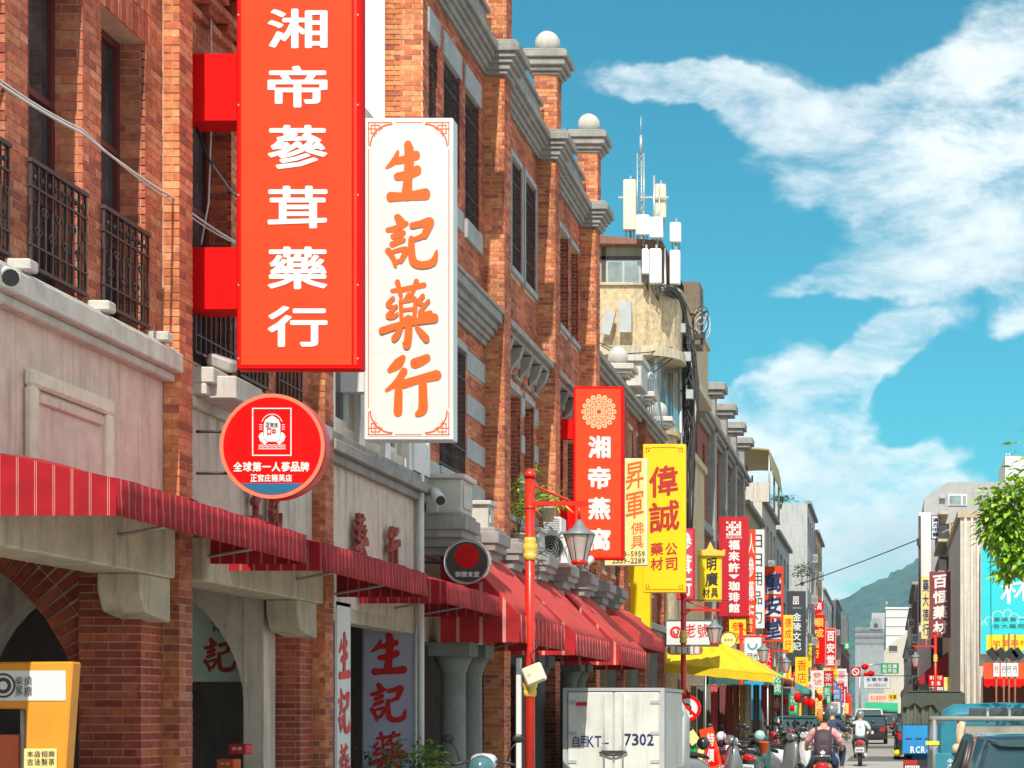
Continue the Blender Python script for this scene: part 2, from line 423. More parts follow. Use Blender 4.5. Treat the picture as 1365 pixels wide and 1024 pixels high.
BH, BL = .066, .235      # course height, brick length (with joint)
def courses(out, axis, fixed, n, u0, u1, z0, z1, holes=(), skip=None, bl=BL, bh=BH, j=.010, depth=.03, proud=.0055):
    """axis 'y': wall in plane X=fixed running along Y, n=+1 faces +X; axis 'x': plane Y=fixed running along X, n=-1 faces the camera"""
    rows = int(math.ceil((z1 - z0) / bh - .3))
    for r in range(rows):
        za, zb = z0 + r * bh, min(z0 + (r + 1) * bh, z1)
        if zb - za < .02: continue
        zm = (za + zb) / 2
        hs = sorted((h[0], h[1]) for h in holes if h[2] < zm < h[3])
        iv = []; c = u0
        for h in hs:
            if h[0] > c: iv.append((c, min(h[0], u1)))
            c = max(c, h[1])
        if c < u1: iv.append((c, u1))
        for (a, b) in iv:
            st = a - (bl / 2 if r % 2 else 0)
            while st < b - .01:
                ua, ub = max(st, a), min(st + bl, b); st += bl
                if ub - ua < .03: continue
                um = (ua + ub) / 2
                if skip and skip(um, zm): continue
                pr = proud + random.uniform(-.0015, .0025)
                dpt = depth + pr; cc = fixed + n * (pr - dpt / 2)
                ja = 0 if ua <= a + 1e-6 else j / 2; jb = 0 if ub >= b - 1e-6 else j / 2
                L, H = ub - ua - ja - jb, zb - za - j; uc = um + (ja - jb) / 2
                if axis == 'y': out.append((cc, uc, zm, dpt, L, H))
                else: out.append((uc, cc, zm, L, dpt, H))

def wall_cells(mb, axis, f0, f1, u0, u1, z0, z1, holes, m=0):
    """solid wall with rectangular holes, built from butted boxes"""
    us = sorted({u0, u1, *[min(max(h[k], u0), u1) for h in holes for k in (0, 1)]})
    for a, b in zip(us, us[1:]):
        if b - a < 1e-6: continue
        um = (a + b) / 2; cuts = sorted((h[2], h[3]) for h in holes if h[0] < um < h[1]); c = z0
        for (za, zb) in cuts + [(z1, z1)]:
            if za > c + 1e-6:
                if axis == 'y': mb.box(f0, f1, a, b, c, min(za, z1), m)
                else: mb.box(a, b, f0, f1, c, min(za, z1), m)
            c = max(c, zb)

# ---------------------------------------------------------------- lettering
_gl = {}
def glyph(ch):
    if ch in _gl: return _gl[ch]
    cu = bpy.data.curves.new('tmp', 'FONT'); cu.body = ch; cu.resolution_u = 2
    ob = bpy.data.objects.new('tmp', cu); COL.objects.link(ob)
    dg = bpy.context.evaluated_depsgraph_get(); me = bpy.data.meshes.new_from_object(ob.evaluated_get(dg))
    v = [(p.co.x, p.co.y) for p in me.vertices]; f = [tuple(p.vertices) for p in me.polygons]
    bpy.data.objects.remove(ob); bpy.data.curves.remove(cu); bpy.data.meshes.remove(me)
    _gl[ch] = (v, f)
    return _gl[ch]
# brush strokes, unit square with y up: (points, width at each point)
BRUSH = {
 '生': [([(.30, .86), (.22, .70), (.05, .58)], [.05, .10, .03]), ([(.24, .70), (.45, .73), (.70, .80)], [.09, .10, .12]),
       ([(.28, .43), (.50, .46), (.72, .54)], [.10, .12, .13]), ([(.52, .97), (.55, .80), (.52, .40), (.49, .12)], [.13, .16, .14, .17]),
       ([(.14, .08), (.45, .09), (.90, .13)], [.13, .10, .15])],
 '記': [([(.24, .97), (.30, .88)], [.10, .13]), ([(.06, .74), (.22, .77), (.40, .86)], [.07, .09, .07]), ([(.16, .62), (.34, .69)], [.08, .08]),
       ([(.14, .48), (.34, .56)], [.08, .08]), ([(.07, .36), (.16, .22), (.20, .08)], [.09, .07, .05]), ([(.12, .33), (.28, .38), (.40, .38), (.34, .24), (.30, .16)], [.05, .06, .08, .07, .05]),
       ([(.20, .15), (.32, .19)], [.06, .06]), ([(.52, .82), (.66, .85), (.84, .90), (.80, .78), (.74, .64)], [.09, .09, .11, .11, .09]),
       ([(.56, .57), (.66, .61), (.76, .66)], [.06, .07, .07]), ([(.50, .58), (.50, .36), (.54, .16), (.70, .10), (.90, .16), (.97, .36)], [.08, .10, .11, .10, .10, .03])],
 '藥': [([(.20, .86), (.40, .88), (.78, .95)], [.06, .08, .08]), ([(.30, .99), (.36, .78)], [.09, .07]), ([(.64, 1.0), (.56, .80)], [.09, .06]),
       ([(.50, .80), (.44, .72)], [.07, .06]), ([(.36, .70), (.37, .40)], [.07, .06]), ([(.36, .69), (.48, .71), (.62, .72), (.60, .42)], [.05, .06, .08, .06]),
       ([(.38, .56), (.58, .58)], [.05, .05]), ([(.38, .42), (.60, .44)], [.05, .06]),
       ([(.22, .74), (.12, .64), (.26, .60)], [.07, .06, .05]), ([(.28, .62), (.12, .47), (.22, .46), (.30, .50)], [.06, .06, .07, .05]),
       ([(.76, .78), (.68, .68), (.80, .64)], [.07, .06, .05]), ([(.86, .70), (.70, .52), (.80, .50), (.90, .52)], [.06, .06, .07, .07]),
       ([(.02, .24), (.30, .32), (.60, .38), (.97, .44)], [.10, .09, .09, .13]), ([(.50, .42), (.50, .20), (.47, .02), (.41, .05)], [.12, .12, .12, .04]),
       ([(.36, .30), (.30, .18), (.24, .12)], [.08, .10, .09]), ([(.64, .30), (.74, .20), (.82, .12)], [.05, .10, .11])],
 '行': [([(.36, .97), (.27, .87), (.12, .76)], [.08, .14, .07]), ([(.38, .74), (.25, .56), (.06, .42)], [.10, .09, .04]), ([(.28, .58), (.28, .34), (.27, .06)], [.09, .11, .12]),
       ([(.58, .88), (.70, .92), (.80, .97)], [.13, .12, .10]), ([(.38, .53), (.62, .60), (.98, .68)], [.11, .10, .13]), ([(.72, .60), (.73, .30), (.72, .10), (.62, .02)], [.11, .12, .13, .06])],
}
def brush_polys(ch):
    out = []; kw = .56 if ch == '藥' else .68
    for pts, ws in BRUSH[ch]:
        P = []; n = 5      # Catmull-Rom samples
        pp = [pts[0]] + list(pts) + [pts[-1]]; ww = [ws[0]] + list(ws) + [ws[-1]]
        for i in range(1, len(pp) - 2):
            for k in range(n):
                t = k / n
                q = [0.5 * ((2 * pp[i][c]) + (-pp[i-1][c] + pp[i+1][c]) * t + (2*pp[i-1][c] - 5*pp[i][c] + 4*pp[i+1][c] - pp[i+2][c]) * t*t + (-pp[i-1][c] + 3*pp[i][c] - 3*pp[i+1][c] + pp[i+2][c]) * t**3) for c in (0, 1)]
                P.append((q[0], q[1], ww[i] * (1 - t) + ww[i+1] * t))
        P.append((pp[-1][0], pp[-1][1], ww[-1]))
        Lf, Rt = [], []
        for i, (x, y, w) in enumerate(P):
            a = P[max(i-1, 0)]; b = P[min(i+1, len(P)-1)]; dx, dy = b[0]-a[0], b[1]-a[1]; l = math.hypot(dx, dy) or 1
            dx /= l; dy /= l; h = w * kw
            Lf.append((x - dy * h, y + dx * h)); Rt.append((x + dy * h, y - dx * h))
        quads = []
        for i in range(len(P) - 1):
            q = [Rt[i], Rt[i+1], Lf[i+1], Lf[i]]
            cr = [(q[(k+1) % 4][0] - q[k][0]) * (q[(k+2) % 4][1] - q[(k+1) % 4][1]) - (q[(k+1) % 4][1] - q[k][1]) * (q[(k+2) % 4][0] - q[(k+1) % 4][0]) for k in range(4)]
            if all(c > 1e-7 for c in cr): quads.append(q)
            for (x, y, w) in (P[i], P[i+1]):
                if not all(c > 1e-7 for c in cr): h = w * kw; quads.append([(x + h * math.cos(2 * math.pi * k / 10), y + h * math.sin(2 * math.pi * k / 10)) for k in range(10)])
        for (x, y, w), sgn in ((P[0], 0), (P[-1], 0)):      # round ends
            h = w * kw; quads.append([(x + h*math.cos(a), y + h*math.sin(a)) for a in [2*math.pi*k/10 for k in range(10)]])
        out.append(quads)
    return out
def letters(text, mb, face, at, u0, u1, z0, z1, vertical=True, off=.02, slant=0.0, brush=False, fill=.86, stretch=True, m=0, lift=.004, order=None):
    """lay characters in the rectangle u0..u1 x z0..z1 of a vertical plane.  face: '-y' towards the camera, '+x', '-x'; at = the plane's fixed coordinate"""
    n = len(text)
    def P(u, z, k=0.0):
        if face == '-y': return (u, at - lift - k, z)
        if face == '+x': return (at + lift + k, u, z)
        if face == '-x': return (at - lift - k, u, z)
        if face == '+y': return (u, at + lift + k, z)
    dist_ = at if face == '-y' else u0
    big = n > 1 and ((z1 - z0) / n if vertical else z1 - z0) * F / max(abs(dist_), 1) > 12
    for i, ch in enumerate(text):
        if ch == ' ': continue
        if big and i: mb.cut()      # each large character is a piece of its own
        if vertical: a0, a1, c1, c0 = u0, u1, z1 - (z1 - z0) * i / n, z1 - (z1 - z0) * (i + 1) / n
        else: a0, a1, c0, c1 = u0 + (u1 - u0) * i / n, u0 + (u1 - u0) * (i + 1) / n, z0, z1
        w, h = a1 - a0, c1 - c0
        fu = 1.0 if vertical else fill; fz = fill if vertical else 1.0
        ua, za = a0 + w * (1 - fu) / 2, c0 + h * (1 - fz) / 2; w *= fu; h *= fz
        if brush and ch in BRUSH:
            for si, quads in enumerate(brush_polys(ch)):
                for qi, q in enumerate(quads): mb.poly([P(ua + x * w, za + y * h, .001 * si + .00012 * qi) for x, y in q], m)
            continue
        v, f = glyph(ch)
        if not v: continue
        if stretch:
            x0, x1 = min(p[0] for p in v), max(p[0] for p in v); y0, y1 = min(p[1] for p in v), max(p[1] for p in v)
            if ch in '一－—-': y0, y1 = -.1, .86
            if ch in '1Il.': x0, x1 = x0 - .2, x1 + .2
        else: x0, x1, y0, y1 = 0, 1, -.12, .88
        x0 -= off; x1 += off; y0 -= off; y1 += off
        nsh = 0 if off <= 0 else (8 if off > .012 else 4)
        for si in range(nsh + 1 if nsh else 1):
            ox = off * math.cos(2 * math.pi * si / nsh) if si < nsh else 0; oy = off * math.sin(2 * math.pi * si / nsh) if si < nsh else 0
            base = len(mb.v)
            for (x, y) in v:
                a, b = (x + ox - x0) / (x1 - x0), (y + oy - y0) / max(y1 - y0, .05)
                b += slant * (a - .5)
                if face == '-x': a = 1 - a
                mb.v.append(P(ua + a * w, za + b * h, .00025 * si))
            for q in f: mb.f.append(tuple(base + k for k in q)); mb.m.append(m); mb.sm.append(False)
    return mb

# ================================================================ ground
g = MB()
g.box(-400, 400, -60, 3500, -0.6, -0.02)
M_GROUND = mat('dusty_ground', (.16, .155, .14), .95, .2, .4)
tag(g.build('ground', M_GROUND), kind='structure')
M_ROAD = mat('road_surface', (.36, .345, .31), .9, .18, .6, bump=.3, bscale=70, stain=.25)
r_ = MB(); r_.box(-4.9, 4.2, -20, 420, -0.018, 0.0)
tag(r_.build('road', M_ROAD), kind='structure')
k = MB(); k.box(-9.6, -5.0, -20, 340, -0.018, 0.12); tag(k.build('pavement', mat('pavement_slabs', (.40, .36, .32), .85, .2, 1.5, stain=.3)), kind='structure')
k = MB(); k.box(-4.998, -4.9, -20, 340, -0.018, 0.10); tag(k.build('kerb', M_STONEL), kind='structure')
k = MB(); k.box(4.21, 14, -20, 340, -0.018, 0.12); tag(k.build('pavement', M_STONEL), kind='structure')
k = MB()
for y0 in (62, 84, 118): k.box(-1.4, 1.3, y0, y0 + 7, 0.0, 0.006)
tag(k.build('road_shadow_band', mat('painted_shadow', (.12, .12, .12), .9, .15, 2)), kind='structure')  # dark bands stand in for shadows cast across the road

def window(parent, X, y0, y1, z0, z1, inset=.24, glass=M_GLASSD, frame=M_WOOD, nv=1, nh=(.62,), bar=.06, sgn=1):
    """casement in a wall whose outer face is X (sgn=+1: faces +x)"""
    xa, xb = X - sgn * inset, X - sgn * (inset - .06)
    f = MB(); b = bar
    f.box(xa, xb, y0, y0 + b, z0, z1); f.box(xa, xb, y1 - b, y1, z0, z1)
    f.box(xa, xb, y0 + b, y1 - b, z0, z0 + b); f.box(xa, xb, y0 + b, y1 - b, z1 - b, z1)
    for i in range(nv):
        c = y0 + (y1 - y0) * (i + 1) / (nv + 1); f.box(xa, xb, c - b * .4, c + b * .4, z0 + b, z1 - b)
    for t in nh:
        c = z0 + (z1 - z0) * t; f.box(xa + .004 * sgn, xb + .004 * sgn, y0 + b, y1 - b, c - b * .4, c + b * .4)
    w = f.build('window', frame, parent)
    p = MB(); xm = (xa + xb) / 2 - sgn * .01
    p.box(xm - .004, xm + .004, y0 + .02, y1 - .02, z0 + .02, z1 - .02); p.build('pane', glass, w)
    return w

def scroll(mb, X, yc, zc, s, ax=1):
    """a small S-scroll of flat iron"""
    pts = [];
    for i in range(11):
        t = i / 10; a = t * 1.6 * math.pi * 1.3; r = s * (1 - .75 * t)
        pts.append((X, yc + ax * (s - r * math.cos(a)) * .8, zc + r * math.sin(a)))
    mb.path(pts, .008, 4, smooth=False, cap=False)

def railing(parent, X, y0, y1, z0, z1, step=.115, fancy=True, name='railing', arch=False):
    r = MB()
    r.box(X - .02, X + .02, y0, y1, z1 - .03, z1); r.box(X - .015, X + .015, y0, y1, z0, z0 + .025)
    r.box(X - .012, X + .012, y0, y1, z1 - .2, z1 - .185); r.box(X - .012, X + .012, y0, y1, z0 + .16, z0 + .175)
    rail = r.build(name, M_IRON, parent)
    n = max(2, int((y1 - y0) / step))
    me = None
    b0 = MB(); b0.box(-.009, .009, -.009, .009, z0 + .026, z1 - .031)
    for i in range(n + 1):
        y = y0 + .02 + (y1 - y0 - .04) * i / n
        if me is None:
            me = bpy.data.meshes.new('bar'); me.from_pydata(b0.v, [], b0.f); me.materials.append(M_IRON)
        o = bpy.data.objects.new('bar', me); o.location = Vector((X, y, 0)) - org(parent); put(o, rail)
    if fancy:
        s = MB()
        for i in range(n):
            y = y0 + .02 + (y1 - y0 - .04) * (i + .5) / n
            scroll(s, X, y, z1 - .34, .045, 1 if i % 2 else -1); scroll(s, X, y, z0 + .27, .045, -1 if i % 2 else 1)
            s.ball((X, y, z1 - .12), .022, 6)
        tag(s.build('scrollwork', M_IRON, rail), kind='stuff')
    return rail

def step_mould(mb, x_wall, y0, y1, steps, ret0=0.0, ret1=0.0, m=0):
    """stack of mouldings: steps (projection, z0, z1)"""
    for p, za, zb in steps:
        mb.box(x_wall, x_wall + p, y0 - p * ret0, y1 + p * ret1, za, zb, m)

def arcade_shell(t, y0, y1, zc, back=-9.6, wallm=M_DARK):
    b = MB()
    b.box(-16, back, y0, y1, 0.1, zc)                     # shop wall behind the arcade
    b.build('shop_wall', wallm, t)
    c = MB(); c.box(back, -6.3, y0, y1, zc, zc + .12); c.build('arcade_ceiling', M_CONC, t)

# ================================================================ building A : plaster band, brick piers, iron railings
bA = thing('brick_shophouse', 'brick shophouse at the left edge with pink plaster band, iron railings and blank moulded panel', 'building', (-6, 12, 0), 'brick shophouses of the arcade street')
XF = -6.0
holesA = [(9.0, 9.9, 4.63, 7.0), (10.45, 11.35, 4.63, 7.0), (11.95, 12.87, 4.63, 7.0), (13.21, 14.11, 4.63, 7.0), (14.44, 15.30, 4.63, 7.0)]
w = MB(); wall_cells(w, 'y', -6.28, -6.012, 8.0, 15.65, 4.45, 9.2, holesA)
w.box(-16, -6.9, 8.0, 15.65, 4.45, 9.2)
w.build('wall', M_MORTAR, bA)
bk = []
courses(bk, 'y', -6.012, 1, 8.0, 15.65, 4.6, 9.2, [(a, b, c - .1, d + .52) for a, b, c, d in holesA])
for (a, b, c, d) in holesA:
    courses(bk, 'x', b, -1, -6.28, -6.005, c, d)                       # far jamb, seen from the street
    n = int((b - a + .3) / .075)                                       # soldier course
    for i in range(n):
        yy_ = a - .15 + (i + .5) * .075; pr = random.uniform(.006, .012)
        bk.append((-6.012 + pr - .02, yy_, d + .125, .04 + pr, .064, .245)); bk.append((-6.012 + pr - .02, yy_, d + .385, .04 + pr, .064, .255))
lay(bA, bk, M_BRICK)
sf = MB()
for (a, b, c, d) in holesA: sf.box(-6.28, -6.02, a + .002, b - .002, d + .001, d + .02).cut(); sf.box(-6.28, -6.0, a, b, c - .02, c).cut()
sf.build('reveal', M_MORTAR, bA)
for (a, b, c, d) in holesA:
    window(bA, -6.0, a + .004, b - .004, c, d - .004, inset=.27, nv=1, nh=(.3, .62))
    railing(bA, -5.985, a - .02, b + .02, 4.70, 5.47)
# plaster band, ledge, panel
p = MB(); p.box(-6.25, -6.0, 8.0, 15.65, 2.72, 4.45); p.build('plaster_band', M_PLASTER, bA)
p = MB(); step_mould(p, -6.0, 8.0, 15.66, [(.10, 4.33, 4.40), (.17, 4.40, 4.56), (.12, 4.56, 4.6)])
for y in (12.9, 14.2, 15.35): p.box(-6.0, -5.82, y - .07, y + .07, 4.6, 4.68)
p.build('ledge', M_STONEL, bA, bevel=.012)
pn = MB()      # blank moulded panel, x 28..145 in the photo
ya, yb, za, zb = 13.12, 14.52, 3.16, 3.99
for (q0, q1, r0, r1) in ((ya, yb, zb - .12, zb), (ya, yb, za, za + .09), (ya, ya + .12, za + .09, zb - .12), (yb - .12, yb, za + .09, zb - .12)):
    pn.box(-6.0, -5.93, q0, q1, r0, r1)
pn.build('moulded_panel', M_CREAM, bA, bevel=.02)
pn = MB(); pn.box(-6.0, -5.975, ya + .12, yb - .12, za + .09, zb - .12)
pn.box(-5.975, -5.945, ya + .17, yb - .17, zb - .22, zb - .15); pn.build('panel_field', M_PLASTER, bA, bevel=.01)
# ground floor: beam, corbels, pillar, cross arch
def pillar(t, y0, y1, x0, x1, z0, z1, m=M_BRICK, limit=60):
    c = MB(); c.box(x0, x1 - .01, y0 + .01, y1 - .01, z0, z1); c.build('pillar', M_MORTAR, t)
    b = []
    courses(b, 'x', y0 + .01, -1, x0, x1 - .004, z0, z1); courses(b, 'y', x1 - .01, 1, y0 + .004, y1, z0, z1)
    courses(b, 'y', x0, -1, y0 + .004, y1, z0, z1)
    return b
def corbel(t, y, x0, x1, zt, m=M_CONC):
    c = MB(); c.prism([(y, zt), (y, zt - .14), (y + .10, zt - .30), (y + .62, zt - .36), (y + .62, zt)], 'x', x0, x1); c.build('corbel', m, t, bevel=.012)
def cross_arch(t, y, xo, R_, zs, zt, m=M_BRICK, thick=.36, brick=True, xin=-9.6):
    """camera-facing arch across the arcade; xo = right springing, brick ring .24 deep"""
    cx = xo - R_
    w = MB(); N = 20
    for i in range(N):      # wall above the arch as vertical slivers
        a0, a1 = math.pi * i / N, math.pi * (i + 1) / N
        p0, p1 = (cx + R_ * math.cos(a0), zs + R_ * math.sin(a0)), (cx + R_ * math.cos(a1), zs + R_ * math.sin(a1))
        w.prism([(p0[0], p0[1]), (p0[0], zt), (p1[0], zt), (p1[0], p1[1])], 'y', y + .012, y + thick)
    w.box(xin, cx - R_, y + .012, y + thick, .12, zt)
    w.build('cross_wall', M_MORTAR if brick else m, t)
    if brick:
        v = MB(); n = int(math.pi * R_ / .085)
        me = None
        for i in range(n):
            a = math.pi * (i + .5) / n
            if a > math.pi * .62: continue
            for k_, (r0, L) in enumerate(((R_ + .115, .22), (R_ + .345, .21))):
                c = Vector((cx + r0 * math.cos(a), y + .015, zs + r0 * math.sin(a)))
                o = bpy.data.objects.new('brick', unit_cube(m)); o.scale = (L, .05, .072)
                o.rotation_euler = (0, -a, 0); o.location = c - org(t); put(o, t)
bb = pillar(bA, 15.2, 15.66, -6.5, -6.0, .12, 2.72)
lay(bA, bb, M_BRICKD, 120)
cross_arch(bA, 15.3, -6.5, 1.7, 1.37, 3.6, M_BRICKD)
bm_ = MB(); bm_.box(-6.25, -5.8, 8.0, 15.4, 2.69, 3.1); bm_.box(-6.25, -5.98, 15.4, 15.66, 2.69, 3.1); bm_.build('beam', M_CONC, bA, bevel=.015)
corbel(bA, 14.75, -6.17, -5.83, 2.69)
bb = pillar(bA, 10.2, 10.7, -6.5, -6.0, .12, 2.69); lay(bA, bb, M_BRICKD, 0)
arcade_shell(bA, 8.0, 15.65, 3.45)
sh = MB()      # grey roller shutter in the dark behind
for i in range(20): sh.box(-9.62, -9.56, 12.0, 15.2, .2 + i * .13, .31 + i * .13)
sh.build('roller_shutter', M_SHUT, bA)

# ================================================================ building B
bB = thing('brick_shophouse', 'brick shophouse with grey plaster band just behind the big red vertical sign', 'building', (-6, 18, 0), 'brick shophouses of the arcade street')
holesB = [(16.34, 17.3, 4.63, 7.0), (17.47, 18.25, 4.63, 6.9), (18.57, 19.3, 4.63, 6.9)]
w = MB(); wall_cells(w, 'y', -6.28, -6.012, 15.96, 19.7, 4.45, 8.6, holesB); w.box(-16, -6.9, 15.96, 20.0, 4.45, 8.6)
w.build('wall', M_MORTAR, bB)
bk = []
courses(bk, 'y', -6.012, 1, 15.96, 19.7, 4.6, 7.6, [(a, b, c - .1, d + .26) for a, b, c, d in holesB])
for (a, b, c, d) in holesB:
    courses(bk, 'x', b, -1, -6.28, -6.005, c, d)
    for i in range(int((b - a + .3) / .075)):
        bk.append((-6.028, a - .15 + (i + .5) * .075, d + .125, .05, .064, .245))
for kk, (pr, z0, z1) in enumerate(((.05, 7.6, 7.67), (.10, 7.67, 7.74), (.15, 7.74, 7.81), (.20, 7.81, 7.95), (.26, 7.95, 8.02))):      # corbelled brick cornice
    n = 16
    for i in range(n):
        y = 15.96 + (19.7 - 15.96) * (i + .5) / n
        if kk in (1, 3) and i % 2: continue
        bk.append((-6.0 + pr / 2 - .03, y, (z0 + z1) / 2, .06 + pr, (3.74 / n) - .012, z1 - z0 - .008))
courses(bk, 'y', -6.012, 1, 15.96, 19.7, 8.02, 8.6)
# pilasters at both ends
pil = MB(); pil.box(-6.25, -5.87, 15.66, 15.95, .12, 9.2).cut(); pil.box(-6.25, -5.87, 19.71, 19.99, .12, 9.2); pil.build('pilaster', M_MORTAR, bB)
for y0 in (15.65, 19.70):
    courses(bk, 'y', -5.87, 1, y0 + .006, y0 + .3, .12, 9.2, bl=.3)
lay(bB, bk, M_BRICK, 200)
bo = []
for y0 in (15.66, 19.71): courses(bo, 'x', y0, -1, -5.995, -5.866, .12, 9.2, bl=.14, bh=BH)
lay(bB, bo, M_BRICKSUN, 100)  # pilaster fronts take the sunlit tone as their colour
sf = MB()
for (a, b, c, d) in holesB: sf.box(-6.28, -6.0, a, b, c - .02, c); sf.box(-6.28, -6.02, a + .002, b - .002, d + .001, d + .02)
sf.build('reveal', M_MORTAR, bB)
for (a, b, c, d) in holesB:
    window(bB, -6.0, a + .004, b - .004, c, d - .004, inset=.27, nv=1, nh=(.3, .62)); railing(bB, -5.985, a - .02, b + .02, 4.70, 5.47, fancy=False)
p = MB(); p.box(-6.25, -6.0, 15.96, 19.7, 2.75, 4.45); p.build('plaster_band', M_PLASTG, bB)
p = MB(); step_mould(p, -6.0, 16.2, 19.69, [(.06, 4.22, 4.32), (.16, 4.32, 4.42), (.22, 4.42, 4.56)])
p.box(-6.0, -5.62, 16.3, 17.0, 4.3, 4.50); p.build('ledge', M_STONEL, bB, bevel=.012)
bb = pillar(bB, 19.3, 19.7, -6.4, -6.0, .12, 2.75); lay(bB, bb, M_BRICKD, 80)
bm_ = MB(); bm_.box(-6.25, -5.82, 16.1, 19.5, 2.72, 3.1); bm_.build('beam', M_CONC, bB, bevel=.015)
corbel(bB, 18.75, -6.17, -5.85, 2.72)
cross_arch(bB, 18.9, -6.44, 1.35, 1.65, 3.6, M_PLASTG, brick=False)
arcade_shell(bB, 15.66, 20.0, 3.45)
cp = MB(); cp.box(-6.44, -6.24, 18.9, 19.26, .12, 3.4); cp.build('pillar', M_PLASTG, bB)
# an inner shop window and posts
sw_ = MB(); sw_.box(-9.58, -9.5, 16.2, 19.0, .3, 2.3); sw_.build('shop_window', M_GLASSD, bB)

# raised red characters on the plaster bands
def raised(t, text, y0, dy, z0, h, w_):
    for i, ch in enumerate(text):
        m_ = MB(); letters(ch, m_, '+x', -6.0, y0 + i * dy, y0 + i * dy + w_, z0, z0 + h, brush=True, lift=.05, off=.03)
        c = m_.build('raised_character', mat('raised_red', (.30, .06, .045), .8, .3, 12), t, recalc=False)
        s = c.modifiers.new('depth', 'SOLIDIFY'); s.thickness = .05; s.offset = -1 if False else 1
raised(bB, '生記', 17.57, .55, 3.3, .6, .28)

# ================================================================ building C : lower pale plaster house with modern windows
bC = thing('plaster_shophouse', 'low pale plaster shophouse with modern grey-framed windows behind the white vertical sign', 'building', (-6, 22, 0))
holesC = [(20.35, 21.25, 4.75, 7.4), (21.45, 22.35, 4.75, 7.4), (22.55, 23.35, 4.75, 7.4)]
w = MB(); wall_cells(w, 'y', -6.28, -6.0, 20.0, 24.38, 2.75, 8.2, holesC); w.box(-16, -6.9, 20.0, 24.38, 3.6, 8.2)
w.box(-16, -5.85, 20.0, 24.38, 8.2, 8.36)
w.build('wall', M_PLASTG, bC)
for h_ in holesC: window(bC, -6.0, h_[0], h_[1], h_[2], h_[3], inset=.12, frame=M_WHITE, nv=0, nh=(.55,), bar=.09)
p = MB()
for y in (20.2, 21.35, 22.45, 23.5): p.box(-6.0, -5.93, y - .09, y + .09, 4.6, 7.6).cut()
p.box(-6.0, -5.9, 23.55, 24.35, 4.62, 7.6); p.build('window_post', M_PLASTW, bC)
p = MB(); step_mould(p, -6.0, 20.02, 24.3, [(.08, 4.28, 4.38), (.16, 4.38, 4.5), (.10, 4.5, 4.6)]); p.build('ledge', M_STONE, bC, bevel=.01)
p = MB(); p.path([(-5.92, 23.95, .2), (-5.92, 23.95, 4.6), (-5.92, 24.2, 4.8), (-5.92, 24.2, 8.0)], .045, 8); p.build('drainpipe', M_WHITE, bC)
raised(bC, '藥行', 20.98, 1.42, 3.25, .6, .46)
arcade_shell(bC, 20.0, 24.38, 3.45)
bm_ = MB(); bm_.box(-6.25, -6.01, 20.0, 24.38, 2.6, 2.75); bm_.build('beam', M_CONC, bC)

# ================================================================ building D : tall brick house with balls on its piers
bD = thing('brick_shophouse', 'tall three-storey brick shophouse with grey stepped cornice and stone balls on its parapet piers', 'building', (-6, 31, 0), 'brick shophouses of the arcade street')
h3 = [(24.72, 25.2, 8.6, 10.46), (25.55, 26.49, 8.6, 10.46), (26.86, 27.75, 8.6, 10.46), (29.0, 29.85, 8.7, 10.46), (30.06, 30.92, 8.7, 10.46), (31.2, 32.16, 8.7, 10.46), (33.3, 34.2, 8.7, 10.46), (34.5, 35.45, 8.7, 10.46), (35.8, 36.6, 8.7, 10.46)]
h2 = [(25.3, 26.86, 4.9, 6.7), (29.95, 30.85, 4.75, 6.75), (31.2, 32.0, 4.75, 6.75), (34.0, 34.9, 4.75, 6.75), (35.4, 36.2, 4.75, 6.75)]
w = MB(); wall_cells(w, 'y', -6.3, -6.012, 24.41, 37.5, 3.5, 11.1, h3 + h2); w.box(-16, -6.95, 24.41, 37.5, 3.5, 11.1); w.box(-16.01, -6.3, 24.425, 24.6, 3.5, 12.4)
w.build('wall', M_MORTARW, bD)
pw = MB(); pw.box(-16.02, -6.49, 24.37, 24.41, 8.36, 12.5); pw.build('plaster_side', M_PLASTW, bD)
bk = []; bo = []; bs = []
quoin = []      # stone bands beside the windows of the second floor
bands = [(26.9, 28.1), (24.5, 25.26), (30.88, 31.17), (32.04, 32.4), (29.4, 29.9)]
zb_ = [(4.6 + i * .62, 4.6 + i * .62 + .30) for i in range(4)]
for (a, b) in bands:
    for (c, d) in zb_: quoin.append((a, b, c, d))
courses(bk, 'y', -6.012, 1, 24.42, 37.5, 3.6, 11.05, [(a, b, c - (.28 if a < 28 else .12), d + (.34 if a < 28 else .12)) for a, b, c, d in h3] + [(a, b, c - .12, d + .12) for a, b, c, d in h2] + quoin)
for (a, b, c, d) in h3 + h2: courses(bs, 'x', b, -1, -6.3, -6.005, c, d)
courses(bo, 'x', 24.41, -1, -6.49, -6.0, 4.0, 12.4)
# pilasters
PIL = [(28.1, 28.58), (32.4, 32.9), (36.9, 37.4)]
pm = MB()
for (a, b) in PIL:
    pm.box(-6.012, -5.712, a + .01, b - .01, .12, 11.1)
    courses(bo, 'x', a + .01, -1, -6.0, -5.705, .12, 11.05, bl=.2); courses(bk, 'y', -5.712, 1, a + .004, b, .12, 11.05)
    pm.box(-6.08, -5.69, a + .06, b - .02, 11.1, 12.52).cut()
    courses(bo, 'x', a + .06, -1, -6.08, -5.683, 11.3, 12.52); courses(bk, 'y', -5.69, 1, a + .055, b - .02, 11.3, 12.52)
pm.box(-6.06, -5.8, 24.46, 24.9, 11.1, 12.52); courses(bo, 'x', 24.46, -1, -6.06, -5.79, 11.3, 12.52); courses(bk, 'y', -5.8, 1, 24.46, 24.9, 11.3, 12.52)
pm.build('pilaster', M_MORTARW, bD)
lay(bD, bo, M_BRICKSUN, 200); lay(bD, bk, M_BRICK, 100); lay(bD, bs, M_BRICKD, 0)  # sunlit fronts and shaded jambs told apart by brick colour
st = MB()
